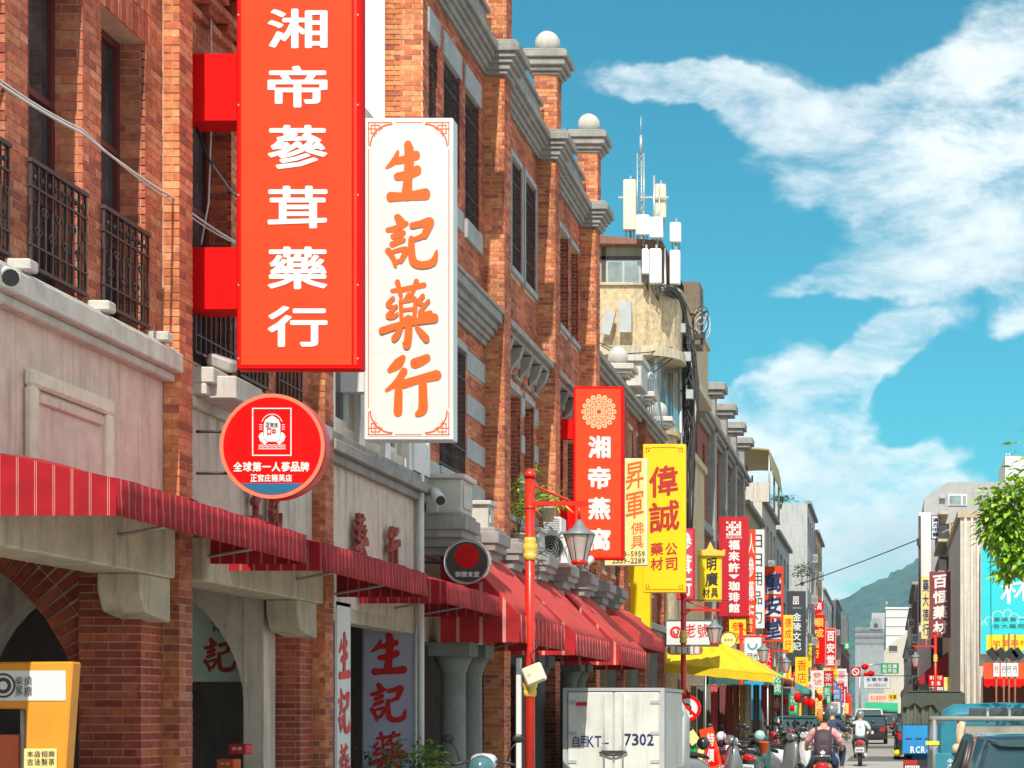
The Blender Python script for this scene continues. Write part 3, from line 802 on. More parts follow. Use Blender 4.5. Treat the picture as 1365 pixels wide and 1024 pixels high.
for (a, b, c, d) in quoin: st.box(-6.02, -5.985, a, b - .003, c + .003, d - .003).cut()
for (a, b, c, d) in h3[:3]: st.box(-6.02, -5.98, a - .06, b + .06, d, d + .34).cut(); st.box(-6.02, -5.96, a - .06, b + .06, c - .28, c).cut()
for (a, b, c, d) in h3[3:] + h2: st.box(-6.02, -5.98, a - .05, b + .05, d, d + .1).cut(); st.box(-6.02, -5.96, a - .05, b + .05, c - .1, c).cut()
for (a, b, c, d) in h3[3:6]: st.box(-6.02, -5.975, a - .05, a, c, d).cut(); st.box(-6.02, -5.975, b, b + .05, c, d).cut()
st.build('stone_dressing', mat('blue_grey_stone', (.36, .38, .38), .9, .15, 5, bump=.2, stain=.2), bD, bevel=.008)
co = MB()
STEP = [(.05, 11.05, 11.11), (.09, 11.11, 11.2), (.14, 11.2, 11.27), (.19, 11.27, 11.35), (.25, 11.35, 11.47), (.21, 11.47, 11.52)]
ys_ = [24.41] + [v for p_ in PIL for v in p_] + [37.5]
for a, b in zip(ys_[::2], ys_[1::2]): step_mould(co, -6.0, a, b, STEP)
for (a, b) in PIL:
    for (p_, z0, z1) in STEP: co.box(-6.0, -5.7 + p_, a - p_ * .75 - .02, b + p_ * .75 + .02, z0 + .002, z1 + .012)
co.box(-6.02, -5.92, 24.41, 37.5, 11.52, 11.75)
co.build('cornice', M_STONE, bD, bevel=.012)
cp = MB()
for (a, b) in PIL + [(24.4, 24.92)]:
    m_ = (a + .06 + b - .02) / 2
    for (hw, z0, z1) in ((.24, 12.52, 12.58), (.29, 12.58, 12.66), (.35, 12.66, 12.78), (.40, 12.78, 12.90), (.36, 12.90, 12.94)):
        cp.box(-5.885 - hw, -5.885 + hw, m_ - hw, m_ + hw, z0, z1)
    cp.cut()
cp.build('pier_cap', M_STONE, bD, bevel=.015)
for (a, b) in PIL + [(24.4, 24.92)]:
    s = MB(); s.ball((-5.885, (a + b) / 2 + .02, 13.13), .215, 24); s.build('stone_ball', M_BALL, bD)
# balustrade panels between the piers
bl_ = MB()
for a, b in zip(ys_[::2], ys_[1::2]): bl_.box(-6.0, -5.95, a + .1, b - .1, 11.75, 11.95); bl_.box(-6.02, -5.9, a + .02, b - .02, 11.95, 12.02)
bl_.build('parapet_rail', M_STONE, bD, bevel=.01)
# windows with iron grilles
for i, (a, b, c, d) in enumerate(h3):
    window(bD, -6.0, a + .004, b - .004, c, d, inset=.22, nv=1, nh=(.5,), frame=M_WOOD)
    if i < 6:
        g_ = MB(); n = max(3, int((b - a) / .09))
        for k in range(n + 1): y = a + .02 + (b - a - .04) * k / n; g_.path([(-6.03, y, c + .02), (-6.03, y, d - .02)], .008, 4, smooth=False)
        for z in (c + .05, c + .4, d - .35, d - .05): g_.box(-6.04, -6.02, a, b, z - .012, z + .012)
        for k in range(n): y = a + .02 + (b - a - .04) * (k + .5) / n; [scroll(g_, -6.03, y, z, .035) for z in (c + .2, c + .75, d - .8, d - .2)]
        g_.build('window_grille', M_IRON, bD)
for i, (a, b, c, d) in enumerate(h2):
    window(bD, -6.0, a + .004, b - .004, c, d, inset=.25, nv=2 if i == 0 else 1, nh=(.6,), frame=M_WOOD)
g_ = MB(); n = 14
for k in range(n + 1): y = 25.32 + 1.5 * k / n; g_.path([(-6.01, y, 4.92), (-6.01, y, 6.68)], .009, 4, smooth=False)
for z in (4.95, 5.3, 6.3, 6.65): g_.box(-6.02, -6.0, 25.3, 26.86, z - .012, z + .012)
for k in range(n): scroll(g_, -6.01, 25.37 + 1.5 * k / n, 5.12, .045)
g_.build('window_grille', M_IRON, bD)
# second string course: plain in bay one, ornate hoods in bays two and three
co = MB()
ST2 = [(.05, 7.02, 7.1), (.10, 7.1, 7.17), (.15, 7.17, 7.26), (.20, 7.26, 7.36), (.27, 7.36, 7.5), (.30, 7.5, 7.56)]
step_mould(co, -6.0, 24.45, 28.08, ST2)
step_mould(co, -6.0, 28.6, 32.38, [(.2, 7.4, 7.48), (.28, 7.48, 7.58)]); step_mould(co, -6.0, 32.92, 36.88, [(.2, 7.4, 7.48), (.28, 7.48, 7.58)])
for y in [29.2, 30.0, 30.8, 31.6, 32.2, 33.4, 34.2, 35.0, 35.8, 36.6]:
    co.prism([(-6.0, 7.38), (-5.78, 7.38), (-5.84, 7.2), (-5.92, 7.1), (-6.0, 7.0)], 'y', y - .08, y + .08)
for y in [29.6, 30.4, 31.2, 31.9, 33.8, 34.6, 35.4, 36.2]:
    co.ball((-5.98, y, 7.2), .13, 10, sc=(.5, 1, .8)); co.box(-6.0, -5.93, y - .22, y + .22, 6.92, 6.98)
co.build('string_course', M_STONE, bD, bevel=.01)
# entablature over the arcade
en = MB()
E1 = [(.10, 3.62, 3.72), (.20, 3.72, 3.84), (.30, 3.84, 3.94), (.36, 3.94, 4.08), (.30, 4.08, 4.14)]
for a, b in ((24.4, 28.1), (28.6, 32.4), (32.9, 36.9)): step_mould(en, -6.0, a, b, E1)
for (a, b) in [(24.4, 24.9), (26.4, 26.9)] + PIL + [(30.3, 30.8), (34.6, 35.1), (38.6, 39.1)]:
    for (p_, z0, z1) in E1: en.box(-6.0, -5.73 + p_ * .9, a - p_ * .5, b + p_ * .5, z0 + .002, z1 + .03)
en.box(-6.0, -5.66, 37.4, 38.6, 3.9, 4.1)
en.build('entablature', M_STONE, bD, bevel=.012)
pe = MB()
for (a, b, x1, z1) in ((24.45, 25.1, -5.52, 4.62), (26.45, 26.85, -5.6, 4.5), (30.3, 30.8, -5.6, 4.5), (34.6, 35.1, -5.6, 4.5)):
    pe.box(-5.98, x1, a, b, 4.17, z1); pe.box(-5.99, x1 + .05, a - .05, b + .05, z1, z1 + .06); pe.box(x1 + .001, x1 + .02, a + .08, b - .08, 4.25, z1 - .06); pe.cut()
pe.build('pedestal', M_STONEL, bD, bevel=.01)
# ground floor of D
for (y, r) in ((25.0, .17), (26.0, .17), (33.9, .17), (34.8, .17), (29.9, .17), (30.8, .17)):
    c = MB(); c.lathe((-5.75, y, 0), [(.26, .12), (.26, .3), (.2, .36), (r + .02, .42), (r, .5), (r * .94, 2.1), (r, 2.14), (r + .02, 2.2), (r + .09, 2.34)], 20)
    c.box(-6.02, -5.48, y - .27, y + .27, 2.341, 2.52); c.build('stone_column', mat('dull_green_stone', (.19, .20, .185), .85, .15, 5, stain=.3), bD)
bm_ = MB(); bm_.box(-6.3, -6.02, 24.41, 37.5, 2.52, 3.5); bm_.build('beam', M_CONC, bD)
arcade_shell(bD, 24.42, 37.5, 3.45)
for y in (28.1, 32.4, 37.0):
    bb = pillar(bD, y + .02, y + .46, -6.5, -6.02, .12, 2.5); lay(bD, bb, M_BRICKD, 0)

# ================================================================ building F : lower ornate brick house
bF = thing('brick_shophouse', 'lower brick shophouse with stone ball on its pier, in front of the beige block', 'building', (-6, 45, 0), 'brick shophouses of the arcade street')
hF = [(38.3 + i * 1.35, 38.3 + i * 1.35 + .75, 6.6, 8.2) for i in range(8)] + [(38.3 + i * 1.35, 38.3 + i * 1.35 + .75, 4.6, 5.9) for i in range(8)]
w = MB(); wall_cells(w, 'y', -6.25, -6.012, 37.52, 49.6, 3.4, 8.8, hF); w.box(-16, -6.8, 37.52, 49.6, 3.4, 8.8); w.build('wall', M_MORTARW, bF)
bk = []; courses(bk, 'y', -6.012, 1, 37.52, 49.6, 3.4, 8.6, [(a, b, c - .1, d + .1) for a, b, c, d in hF], depth=.02)
bo = []
for y in (41.75, 45.4, 49.2):
    courses(bk, 'y', -5.85, 1, y, y + .4, .12, 9.0, bl=.4); courses(bo, 'x', y, -1, -6.0, -5.84, .12, 9.0, bl=.16)
lay(bF, bk, M_BRICKD, 0); lay(bF, bo, M_BRICK, 0)  # pier fronts coloured brighter than the street face, as sunlit sides
for h_ in hF: window(bF, -6.0, *h_, inset=.18, nv=1, nh=(.6,), frame=M_WOOD)
co = MB()
for y in (41.75, 45.4, 49.2): co.box(-6.2, -5.86, y + .01, y + .39, .12, 9.0)
step_mould(co, -6.0, 37.52, 49.6, [(.08, 8.55, 8.63), (.16, 8.63, 8.72), (.24, 8.72, 8.84)])
step_mould(co, -6.0, 37.52, 49.6, [(.08, 6.1, 6.16), (.16, 6.16, 6.26)]); step_mould(co, -6.0, 37.52, 49.6, [(.15, 3.5, 3.65), (.25, 3.65, 3.8)])
co.box(-6.1, -5.95, 37.52, 49.6, 8.84, 9.05); co.build('cornice', M_STONE, bF, bevel=.01)
cp = MB()
for y in (41.95, 45.6, 49.4):
    for (hw, z0, z1) in ((.26, 9.0, 9.06), (.33, 9.06, 9.14), (.40, 9.14, 9.27)): cp.box(-6.0 - hw, -6.0 + hw, y - hw, y + hw, z0, z1)
    cp.cut()
cp.box(-6.35, -5.65, 43.2, 44.4, 9.05, 9.6); cp.box(-6.4, -5.6, 43.1, 44.5, 9.6, 9.74)
cp.build('pier_cap', M_STONEL, bF, bevel=.015)
for y in (41.95, 49.4):
    s = MB(); s.ball((-6.0, y, 9.48), .22, 20); s.build('stone_ball', M_BALL, bF)
gb = MB()      # gable frame of pale blue iron with scrolls
for k in range(9): gb.path([(-5.85, 44.9 + k * .45, 8.95), (-5.85, 44.9 + k * .45, 9.1 + .9 * math.sin(math.pi * (k + .5) / 9))], .02, 4)
gb.path([(-5.85, 44.7 + .42 * k, 9.0 + .95 * math.sin(math.pi * k / 10)) for k in range(11)], .04, 6)
for k in range(8): scroll(gb, -5.85, 45.1 + .45 * k, 9.3, .15)
gb.build('gable_ironwork', mat('pale_blue_iron', (.42, .52, .58), .5), bF)
arcade_shell(bF, 37.52, 49.6, 3.3)

# ================================================================ building E : beige block with a rounded corner
bE = thing('concrete_block', 'beige rounded-corner concrete block carrying phone antennas on its roof', 'building', (-7, 54, 0))
M_BEIGE = mat('beige_render', (.55, .43, .27), .92, .3, 8, bump=.5, bscale=30, stain=.7)
M_OLIVE = mat('olive_panel', (.30, .30, .23), .7, .12, 5, stain=.3)
def corner_slab(mb, x0, x1, y0, y1, z0, z1, r, m=0, n=8):
    pts = [(x0, y1), (x0, y0)] + [(x1 - r + r * math.sin(math.pi / 2 * i / n), y0 + r - r * math.cos(math.pi / 2 * i / n)) for i in range(n + 1)] + [(x1, y1)]
    mb.prism(pts[::-1], 'z', z0, z1, m)
b = MB()
for (z0, z1, o_) in ((0.1, 9.0, .0), (11.25, 12.85, .12), (9.0, 9.2, .1)): corner_slab(b, -16, -5.75 + o_, 50 - o_, 59, z0, z1, 1.0)
b.box(-16, -8.6, 50.2, 59, 9.2, 11.25)
b.build('wall', M_BEIGE, bE)
b = MB(); corner_slab(b, -16, -6.05, 50.35, 59, 9.2, 11.25, .9); b.build('window_recess', M_GLASSL, bE)
b = MB()
for x in (-8.5, -7.75, -7.0, -6.45): b.box(x - .04, x + .04, 50.2, 50.34, 9.2, 11.25)
b.box(-8.6, -6.3, 50.21, 50.33, 10.45, 10.52); b.box(-6.03, -5.98, 52.5, 52.6, 9.2, 11.25); b.box(-6.03, -5.98, 55, 55.1, 9.2, 11.25)
b.build('window_frame', M_STEEL, bE)
b = MB(); corner_slab(b, -16, -5.5, 49.75, 59, 11.0, 11.25, 1.1); corner_slab(b, -16, -5.55, 49.8, 59, 12.85, 12.92, 1.1); b.build('ledge', M_CONC, bE)
b = MB(); b.box(-16, -6.45, 50.6, 58, 12.92, 14.1); b.build('rooftop_room', M_OLIVE, bE)
b = MB()
for x in (-8.6, -7.62, -6.55): b.box(x - .05, x + .05, 50.55, 50.598, 12.92, 14.1)
b.box(-8.6, -6.5, 50.55, 50.597, 13.7, 13.78); b.build('rooftop_room_frame', M_DARK, bE)
pn_ = MB(); pn_.box(-7.55, -6.62, 50.56, 50.59, 12.95, 13.68); w0 = pn_.build('window', M_STEEL, bE)
pn_ = MB(); pn_.box(-7.5, -7.12, 50.545, 50.558, 13.0, 13.62); pn_.box(-7.06, -6.68, 50.545, 50.558, 13.0, 13.62); pn_.build('pane', M_GLASSL, w0)
b = MB(); b.prism([(-16, 14.1), (-6.0, 14.02), (-6.0, 14.1), (-8.6, 14.35), (-16, 14.35)], 'y', 50.2, 58.4); b.build('roof', mat('rusty_roof', (.22, .10, .07), .8, .3, 8), bE)
b = MB(); b.box(-5.9, -5.45, 54.5, 55.6, 12.2, 14.0); b.build('roof_tank', mat('brown_box', (.17, .13, .09), .8, .3, 8), bE)
b = MB()
for (x, y0) in ((-6.9, 49.6),): b.obox((x, y0, 11.95), (1, 0, 0), (0, 1, 0), (0, 0, 1), .16, .06, .4)
b.obox((-7.35, 49.6, 11.8), (1, 0, -.25), (0, 1, 0), (.25, 0, 1), .12, .06, .3)
b.build('wall_box', M_STEEL, bE)

b = MB()
for (x, y, z0, z1, r) in ((-6.2, 50.1, 9.3, 12.9, .05), (-5.7, 51.6, 0.2, 12.9, .06), (-6.0, 50.6, 11.2, 14.0, .035), (-7.3, 49.7, 9.3, 11.1, .03)): b.path([(x, y, z0), (x + .04, y - .02, (z0 + z1) / 2), (x, y, z1)], r, 6).cut()
b.build('downpipe', M_STEEL, bE)
b = MB()
for i in range(4): b.path([(-7.6 + i * .2, 49.72, 11.3 - i * .3), (-6.9, 49.62, 11.0 - .25 * i), (-6.3, 49.7, 11.05 - .2 * i), (-5.75, 50.3, 11.3 - .1 * i)], .018, 4).cut()
b.build('wire', M_CABLE, bE)
b = MB()
for x in (-8.3, -7.4, -6.7): b.box(x, x + .5, 50.05, 50.19, 9.25, 9.9).cut()
b.build('window_box', M_STEEL, bE)
# antennas : each stands on the roof by itself
M_ANT = mat('antenna_cream', (.66, .62, .46), .5, .06); M_ANTW = mat('antenna_white', (.74, .76, .76), .45, .05)
def antenna(px0, px1, py0, py1, d, m, label, back=.16):
    t = thing('phone_antenna', label, 'antenna', (WX((px0 + px1) / 2, d), d, WZ(py1, d)), 'phone antennas on the rooftop')
    a = MB(); x0, x1, z0, z1 = WX(px0, d), WX(px1, d), WZ(py1, d), WZ(py0, d); c = (x0 + x1) / 2
    a.box(x0, x1, d - .09, d + .09, z0, z1); a.build('panel', m, t, bevel=.03)
    a = MB(); a.path([(c, d + back, z0 - .35), (c, d + back, z1 + .15)], .03, 6); a.box(c - .04, c + .04, d + .09, d + back, z0 + .2, z0 + .26); a.box(c - .04, c + .04, d + .09, d + back, z1 - .3, z1 - .24); a.build('mast', M_STEEL, t)
    a = MB()
    for q in (-.3, 0, .3): a.path([(c + q * (x1 - x0), d, z0), (c + q * (x1 - x0), d + .02, z0 - .12), (c + .05, d + back, z0 - .4)], .012, 5)
    a.build('connector_cable', M_CABLE, t)
antenna(831, 848, 240, 308, 50.5, M_ANT, 'tall cream phone antenna, leftmost on the beige block roof')
antenna(872, 888, 246, 292, 51.0, M_ANT, 'cream phone antenna right of the lattice mast')
antenna(848, 866, 287, 314, 50.0, M_ANTW, 'short white antenna box under the lattice mast')
antenna(866, 884, 290, 318, 50.0, M_ANTW, 'short white antenna box below the right cream antenna')
antenna(893, 908, 297, 324, 51.0, M_ANTW, 'small white antenna box highest at the block corner')
antenna(866, 882, 332, 379, 49.6, M_ANTW, 'long white antenna panel hanging in front of the rooftop room')
antenna(893, 907, 334, 380, 50.8, M_ANTW, 'long white antenna panel at the corner beside the cables')
antenna(856, 865, 332, 366, 49.5, M_ANTW, 'narrow white antenna with a grey horn beside the rooftop window')
lm = thing('lattice_mast', 'thin grey lattice radio mast with a whip antenna above the beige block', 'mast', (WX(854, 50.8), 50.8, 14))
a = MB(); X0 = WX(854, 50.8)
for dx, dy in ((-.09, 0), (.09, 0), (0, .15)): a.path([(X0 + dx, 50.8 + dy, 14.1), (X0 + dx, 50.8 + dy, 16.6)], .018, 5)
for i in range(12): a.path([(X0 - .09, 50.8, 14.2 + i * .2), (X0 + .09, 50.8, 14.4 + i * .2)], .012, 4); a.path([(X0 + .09, 50.8, 14.2 + i * .2), (X0, 50.95, 14.4 + i * .2)], .012, 4)
a.build('lattice', M_STEEL, lm)
a = MB(); a.path([(X0, 50.85, 16.6), (X0, 50.85, 17.1)], .04, 6); a.path([(X0, 50.85, 17.1), (X0, 50.85, 17.6)], .012, 5); a.build('whip', M_STEEL, lm)
a = MB(); a.box(X0 - .6, X0 + .75, 50.82, 50.86, 15.4, 15.45); a.path([(X0 + .36, 50.8, 14.1), (X0 + .36, 50.8, 16.0)], .03, 6); a.path([(X0 + .5, 50.8, 14.1), (X0 + .5, 50.8, 15.7)], .02, 6); a.build('crossarm', M_STEEL, lm)

# ================================================================ building G : dark brick house with three pier caps
bG = thing('brick_shophouse', 'dark red brick shophouse beyond the cable bundle with grey pier caps on its parapet', 'building', (-6, 67, 0), 'brick shophouses of the arcade street')
hG = [(60.9 + i * 1.6, 61.7 + i * 1.6, 8.3, 10.3) for i in range(10)] + [(60.9 + i * 1.6, 61.7 + i * 1.6, 5.0, 7.0) for i in range(10)]
w = MB(); wall_cells(w, 'y', -6.25, -6.0, 59.3, 78, 3.4, 11.0, hG); w.box(-16, -6.6, 59.3, 78, 3.4, 11.0)
M_BRTEX = mat('far_brick', (.26, .075, .05), .9, .3, 14, stretch=(1, 1, 4))
w.build('wall', M_BRTEX, bG)
for h_ in hG: window(bG, -6.0, *h_, inset=.2, nv=1, nh=(.5,), frame=M_WOOD)
co = MB(); step_mould(co, -6.0, 59.3, 78, [(.12, 10.75, 10.9), (.25, 10.9, 11.05), (.35, 11.05, 11.2)]); step_mould(co, -6.0, 59.3, 78, [(.2, 7.4, 7.7)]); co.box(-6.1, -5.95, 59.3, 78, 11.2, 11.9)
for y in (63, 67.3, 71.5, 75.5):
    co.box(-6.2, -5.75, y - .3, y + .3, 3.4, 12.1); co.box(-6.4, -5.5, y - .45, y + .45, 12.1, 12.25); co.box(-6.5, -5.4, y - .55, y + .55, 12.25, 12.5)
co.build('cornice', M_STONE, bG, bevel=.02)
arcade_shell(bG, 59.3, 78, 3.3)

# ================================================================ awnings
def stripe_mat(name, base, line, pitch, w=.07, two=True):
    m = bpy.data.materials.new(name); m.use_nodes = True; nt = m.node_tree; b = nt.nodes['Principled BSDF']; L = nt.links.new
    b.inputs['Roughness'].default_value = .8; b.inputs['Specular IOR Level'].default_value = .25
    ge = nt.nodes.new('ShaderNodeNewGeometry'); se = nt.nodes.new('ShaderNodeSeparateXYZ'); L(ge.outputs['Position'], se.inputs[0])
    def mt(op, a, b_=None):
        n = nt.nodes.new('ShaderNodeMath'); n.operation = op
        for i, x in enumerate((a, b_)):
            if x is None: continue
            if isinstance(x, (int, float)): n.inputs[i].default_value = x
            else: L(x, n.inputs[i])
        return n.outputs[0]
    f = mt('FRACT', mt('DIVIDE', mt('ADD', se.outputs[0], se.outputs[1]), pitch))
    s = mt('LESS_THAN', f, w)
    if two: s = mt('MAXIMUM', s, mt('LESS_THAN', mt('ABSOLUTE', mt('SUBTRACT', f, w * 2.6)), w / 2))
    n = nt.nodes.new('ShaderNodeTexNoise'); L(ge.outputs['Position'], n.inputs['Vector']); n.inputs['Scale'].default_value = 3; n.inputs['Detail'].default_value = 7
    r = nt.nodes.new('ShaderNodeMapRange'); L(n.outputs['Fac'], r.inputs[0]); r.inputs[1].default_value = .3; r.inputs[2].default_value = .7; r.inputs[3].default_value = .62; r.inputs[4].default_value = 1.25
    mx = nt.nodes.new('ShaderNodeMixRGB'); L(s, mx.inputs[0]); mx.inputs[1].default_value = (*base, 1); mx.inputs[2].default_value = (*line, 1)
    m2 = nt.nodes.new('ShaderNodeMixRGB'); m2.blend_type = 'MULTIPLY'; m2.inputs[0].default_value = 1; L(mx.outputs[0], m2.inputs[1]); L(r.outputs[0], m2.inputs[2]); L(m2.outputs[0], b.inputs['Base Color'])
    return m
M_STRIPE = stripe_mat('awning_stripe', (.32, .008, .015), (.46, .20, .17), .118, .045)
M_STRIPE2 = stripe_mat('awning_wide_stripe', (.42, .018, .02), (.60, .26, .22), .30, .14, False)
def awning(label, y0, y1, xw, xf, zw, zf, vh, m_slope, m_val, group='red awnings over the arcade', gable=True, wavy=.013, name='awning'):
    t = thing(name, label, 'awning', ((xw + xf) / 2, y0, zf - vh), group)
    def fab(p0, p1, p2, p3, nu, nv, m, nm, amp):
        """cloth grid p0..p3 with a slight sag"""
        b = MB(); P = [Vector(p) for p in (p0, p1, p2, p3)]
        nrm = (P[1] - P[0]).cross(P[3] - P[0]).normalized()
        for i in range(nu + 1):
            for j in range(nv + 1):
                a, c = i / nu, j / nv; q = (P[0] * (1 - a) + P[1] * a) * (1 - c) + (P[3] * (1 - a) + P[2] * a) * c
                b.v.append(tuple(q + nrm * amp * (math.sin(a * nu * 1.9 + c * 2) + .6 * math.sin(a * 31 + c * 7)) * math.sin(math.pi * (.15 + .7 * c))))
        for i in range(nu):
            for j in range(nv):
                k = i * (nv + 1) + j; b.f.append((k, k + nv + 1, k + nv + 2, k + 1)); b.m.append(0); b.sm.append(True)
        o = b.build(nm, m, t, recalc=False); s = o.modifiers.new('thick', 'SOLIDIFY'); s.thickness = .006; s.offset = 0; return o
    fab((xw, y0, zw), (xw, y1, zw), (xf, y1, zf), (xf, y0, zf), 24, 6, m_slope, 'canopy', wavy * 1.3)
    fab((xf + .004, y0, zf), (xf + .004, y1, zf), (xf + .012, y1, zf - vh), (xf + .012, y0, zf - vh), 40, 3, m_val, 'valance', wavy * .6)
    for y, nm in ((y0, 'end_panel'), (y1, 'end_panel')):
        b = MB(); b.prism([(xw, zw - .004), (xf, zf - .004), (xf, zf - vh), (xw, zf - vh)], 'y', y - .003, y + .003); b.build(nm, m_val, t)
    fr = MB()
    for y in (y0 + .06, (y0 + y1) / 2, y1 - .06): fr.path([(xw, y, zw - .03), (xf - .03, y, zf - .03)], .014, 5); fr.path([(xw, y, zf - vh + .03), (xf - .03, y, zf - .05)], .014, 5)
    fr.path([(xf - .03, y0 + .02, zf - .03), (xf - .03, y1 - .02, zf - .03)], .016, 5)
    fr.build('frame', M_STEEL, t)
    return t
awning('dark red pinstriped awning nearest the camera, on the pink plaster house', 12.26, 16.25, -5.97, -5.0, 3.33, 3.12, .245, M_REDFAB, M_STRIPE)
awning('dark red pinstriped awning under the round red sign', 16.7, 20.5, -5.98, -5.0, 3.30, 3.10, .25, M_REDFAB, M_STRIPE)
awning('dark red pinstriped awning under the raised red characters and round black sign', 21.35, 24.32, -5.97, -5.0, 3.28, 3.08, .25, M_REDFAB, M_STRIPE)
awning('sloping coral red awning just behind the round black sign', 24.5, 27.85, -5.8, -4.78, 3.95, 2.87, .36, M_REDFABL, M_STRIPE2)
awning('sloping coral red awning behind the first red lamp post, middle of three', 28.65, 32.3, -5.8, -4.75, 3.85, 2.8, .33, M_REDFABL, M_STRIPE2)
awning('sloping coral red awning above the white truck, farthest of three', 33.0, 36.7, -5.8, -4.7, 3.85, 2.76, .33, M_REDFABL, M_STRIPE2)
awning('small faded red awning between the coral awnings and the yellow canopy', 38.5, 43.0, -5.9, -5.1, 3.9, 3.25, .3, M_REDFABL, M_REDFABL)

# ================================================================ signs
def signboard(label, px, d, th, m_frame, m_panel, border=.05, bracket=None, group='shop signs hanging over the street', name='hanging_sign', side=None, cat='sign'):
    """px=(x0,y0,x1,y1) in the photograph, set at its real distance d"""
    x0, x1, z0, z1 = WX(px[0], d), WX(px[2], d), WZ(px[3], d), WZ(px[1], d)
    t = thing(name, label, cat, ((x0 + x1) / 2, d, z0), group)
    b = MB(); b.box(x0, x1, d, d + th, z0, z1); b.build('casing', m_frame, t, bevel=min(.012, th * .15))
    b = MB(); b.box(x0 + border, x1 - border, d - .004, d + .001, z0 + border, z1 - border); b.box(x0 + border, x1 - border, d + th - .001, d + th + .004, z0 + border, z1 - border)
    b.build('panel', m_panel, t)
    return t, (x0, x1, z0, z1)
def text(t, s, px, d, m, name='lettering', face='-y', **k):
    """characters in the photo rectangle px, on the plane y=d"""
    b = MB(); letters(s, b, face, d - .004, WX(px[0], d), WX(px[2], d), WZ(px[3], d), WZ(px[1], d), **k); return b.build(name, m, t, recalc=False)
def ring_poly(b, cx, cz, y, r0, r1, n=40, a0=0, a1=360, m=0):
    for i in range(n):
        a, c = R(a0 + (a1 - a0) * i / n), R(a0 + (a1 - a0) * (i + 1) / n)
        b.poly([(cx + r * math.cos(q), y, cz + r * math.sin(q)) for r, q in ((r0, a), (r1, a), (r1, c), (r0, c))], m)
def disc(b, cx, cz, y, r, n=32, m=0): b.poly([(cx + r * math.cos(2 * math.pi * i / n), y, cz + r * math.sin(2 * math.pi * i / n)) for i in range(n)], m)
def rosette(t, px, py, r, d, m, y=None):
    """round lace-like medallion"""
    b = MB(); cx, cz, R_ = WX(px, d), WZ(py, d), r * d / F; y = d - .007
    ring_poly(b, cx, cz, y, R_ * .80, R_ * .86); ring_poly(b, cx, cz, y, R_ * .46, R_ * .52); ring_poly(b, cx, cz, y, R_ * .14, R_ * .20, 16)
    for k in range(16):
        a = 2 * math.pi * k / 16; ring_poly(b, cx + R_ * .92 * math.cos(a), cz + R_ * .92 * math.sin(a), y - .001, R_ * .05, R_ * .15, 8)
        ring_poly(b, cx + R_ * .66 * math.cos(a + .2), cz + R_ * .66 * math.sin(a + .2), y - .001, R_ * .04, R_ * .12, 8)
    for k in range(8):
        a = 2 * math.pi * k / 8; ring_poly(b, cx + R_ * .33 * math.cos(a), cz + R_ * .33 * math.sin(a), y - .001, R_ * .05, R_ * .13, 8)
    b.build('medallion', m, t, recalc=False)

# -- big red sign
D1 = 16.25
t, _ = signboard('biggest red vertical sign with white characters, rising out of the top of the photo', (315, -120, 482, 493), D1, .13, M_RED, M_ORANGE, .042)
b = MB(); zz = WZ(489, D1)
b.box(WX(469, D1), WX(472, D1), D1 - .007, D1 - .0045, WZ(486, D1), WZ(-115, D1)); b.build('edge_line', M_RED, t)
for ch, y0, y1 in (('湘', 12, 65), ('帝', 88, 144), ('蔘', 167, 226), ('茸', 248, 305), ('藥', 329, 386), ('行', 408, 463)):
    text(t, ch, (357, y0, 437, y1), D1, M_INK, fill=1.0, off=.022)
for (y0, y1) in ((69, 160), (328, 412)):
    b = MB(); b.box(WX(244, D1), WX(315, D1) - .003, D1 + .04, D1 + .34, WZ(y1, D1), WZ(y0, D1)); b.build('bracket_box', M_RED, t, bevel=.008)
b = MB()
for yj in (126, 246, 318, 400): b.box(WX(322, D1), WX(468, D1), D1 - .0046, D1 - .0042, WZ(yj, D1), WZ(yj, D1) + .003).cut()
b.build('panel_seam', mat('seam_dark', (.35, .02, .01), .6, 0), t)
b = MB()
for yj in (20, 140, 260, 380, 478):
    for xj in (318, 477): b.lathe((WX(xj, D1), D1 - .004, WZ(yj, D1)), [(.008, 0), (.006, .004)], 8, axis='y').cut()
b.build('rivet', M_STEEL, t)
b = MB(); b.path([(WX(250, D1), D1 + .2, WZ(160, D1)), (WX(262, D1), D1 + .3, WZ(200, D1)), (WX(300, D1), D1 + .2, WZ(250, D1)), (WX(316, D1), D1 + .2, WZ(262, D1))], .012, 5); b.build('supply_cable', M_CABLE, t)
# -- white sign
D2 = 21.0
t, (x0, x1, z0, z1) = signboard('white vertical sign with four orange brush characters in a steel frame', (485, 157, 604, 587), D2, .22, M_WHITE, M_WPANEL, .045)
for ch, x_0, y_0, x_1, y_1 in (('生', 512, 192, 574, 269), ('記', 513, 288, 585, 361), ('藥', 508, 376, 582, 462), ('行', 511, 475, 584, 554)):
    text(t, ch, (x_0, y_0, x_1, y_1), D2, M_INKO, fill=1.0, brush=True)
b = MB(); yp = D2 - .007; X0_, X1_, Z0_, Z1_ = WX(491, D2), WX(599, D2), WZ(580, D2), WZ(163, D2)
th = .008
def bar(x0, x1, z0, z1): b.box(x0, x1, yp, yp + .002, z0, z1)
bar(X0_, X0_ + th, Z0_ + .3, Z1_ - .3); bar(X1_ - th, X1_, Z0_ + .3, Z1_ - .3); bar(X0_ + .3, X1_ - .3, Z0_, Z0_ + th); bar(X0_ + .3, X1_ - .3, Z1_ - th, Z1_)
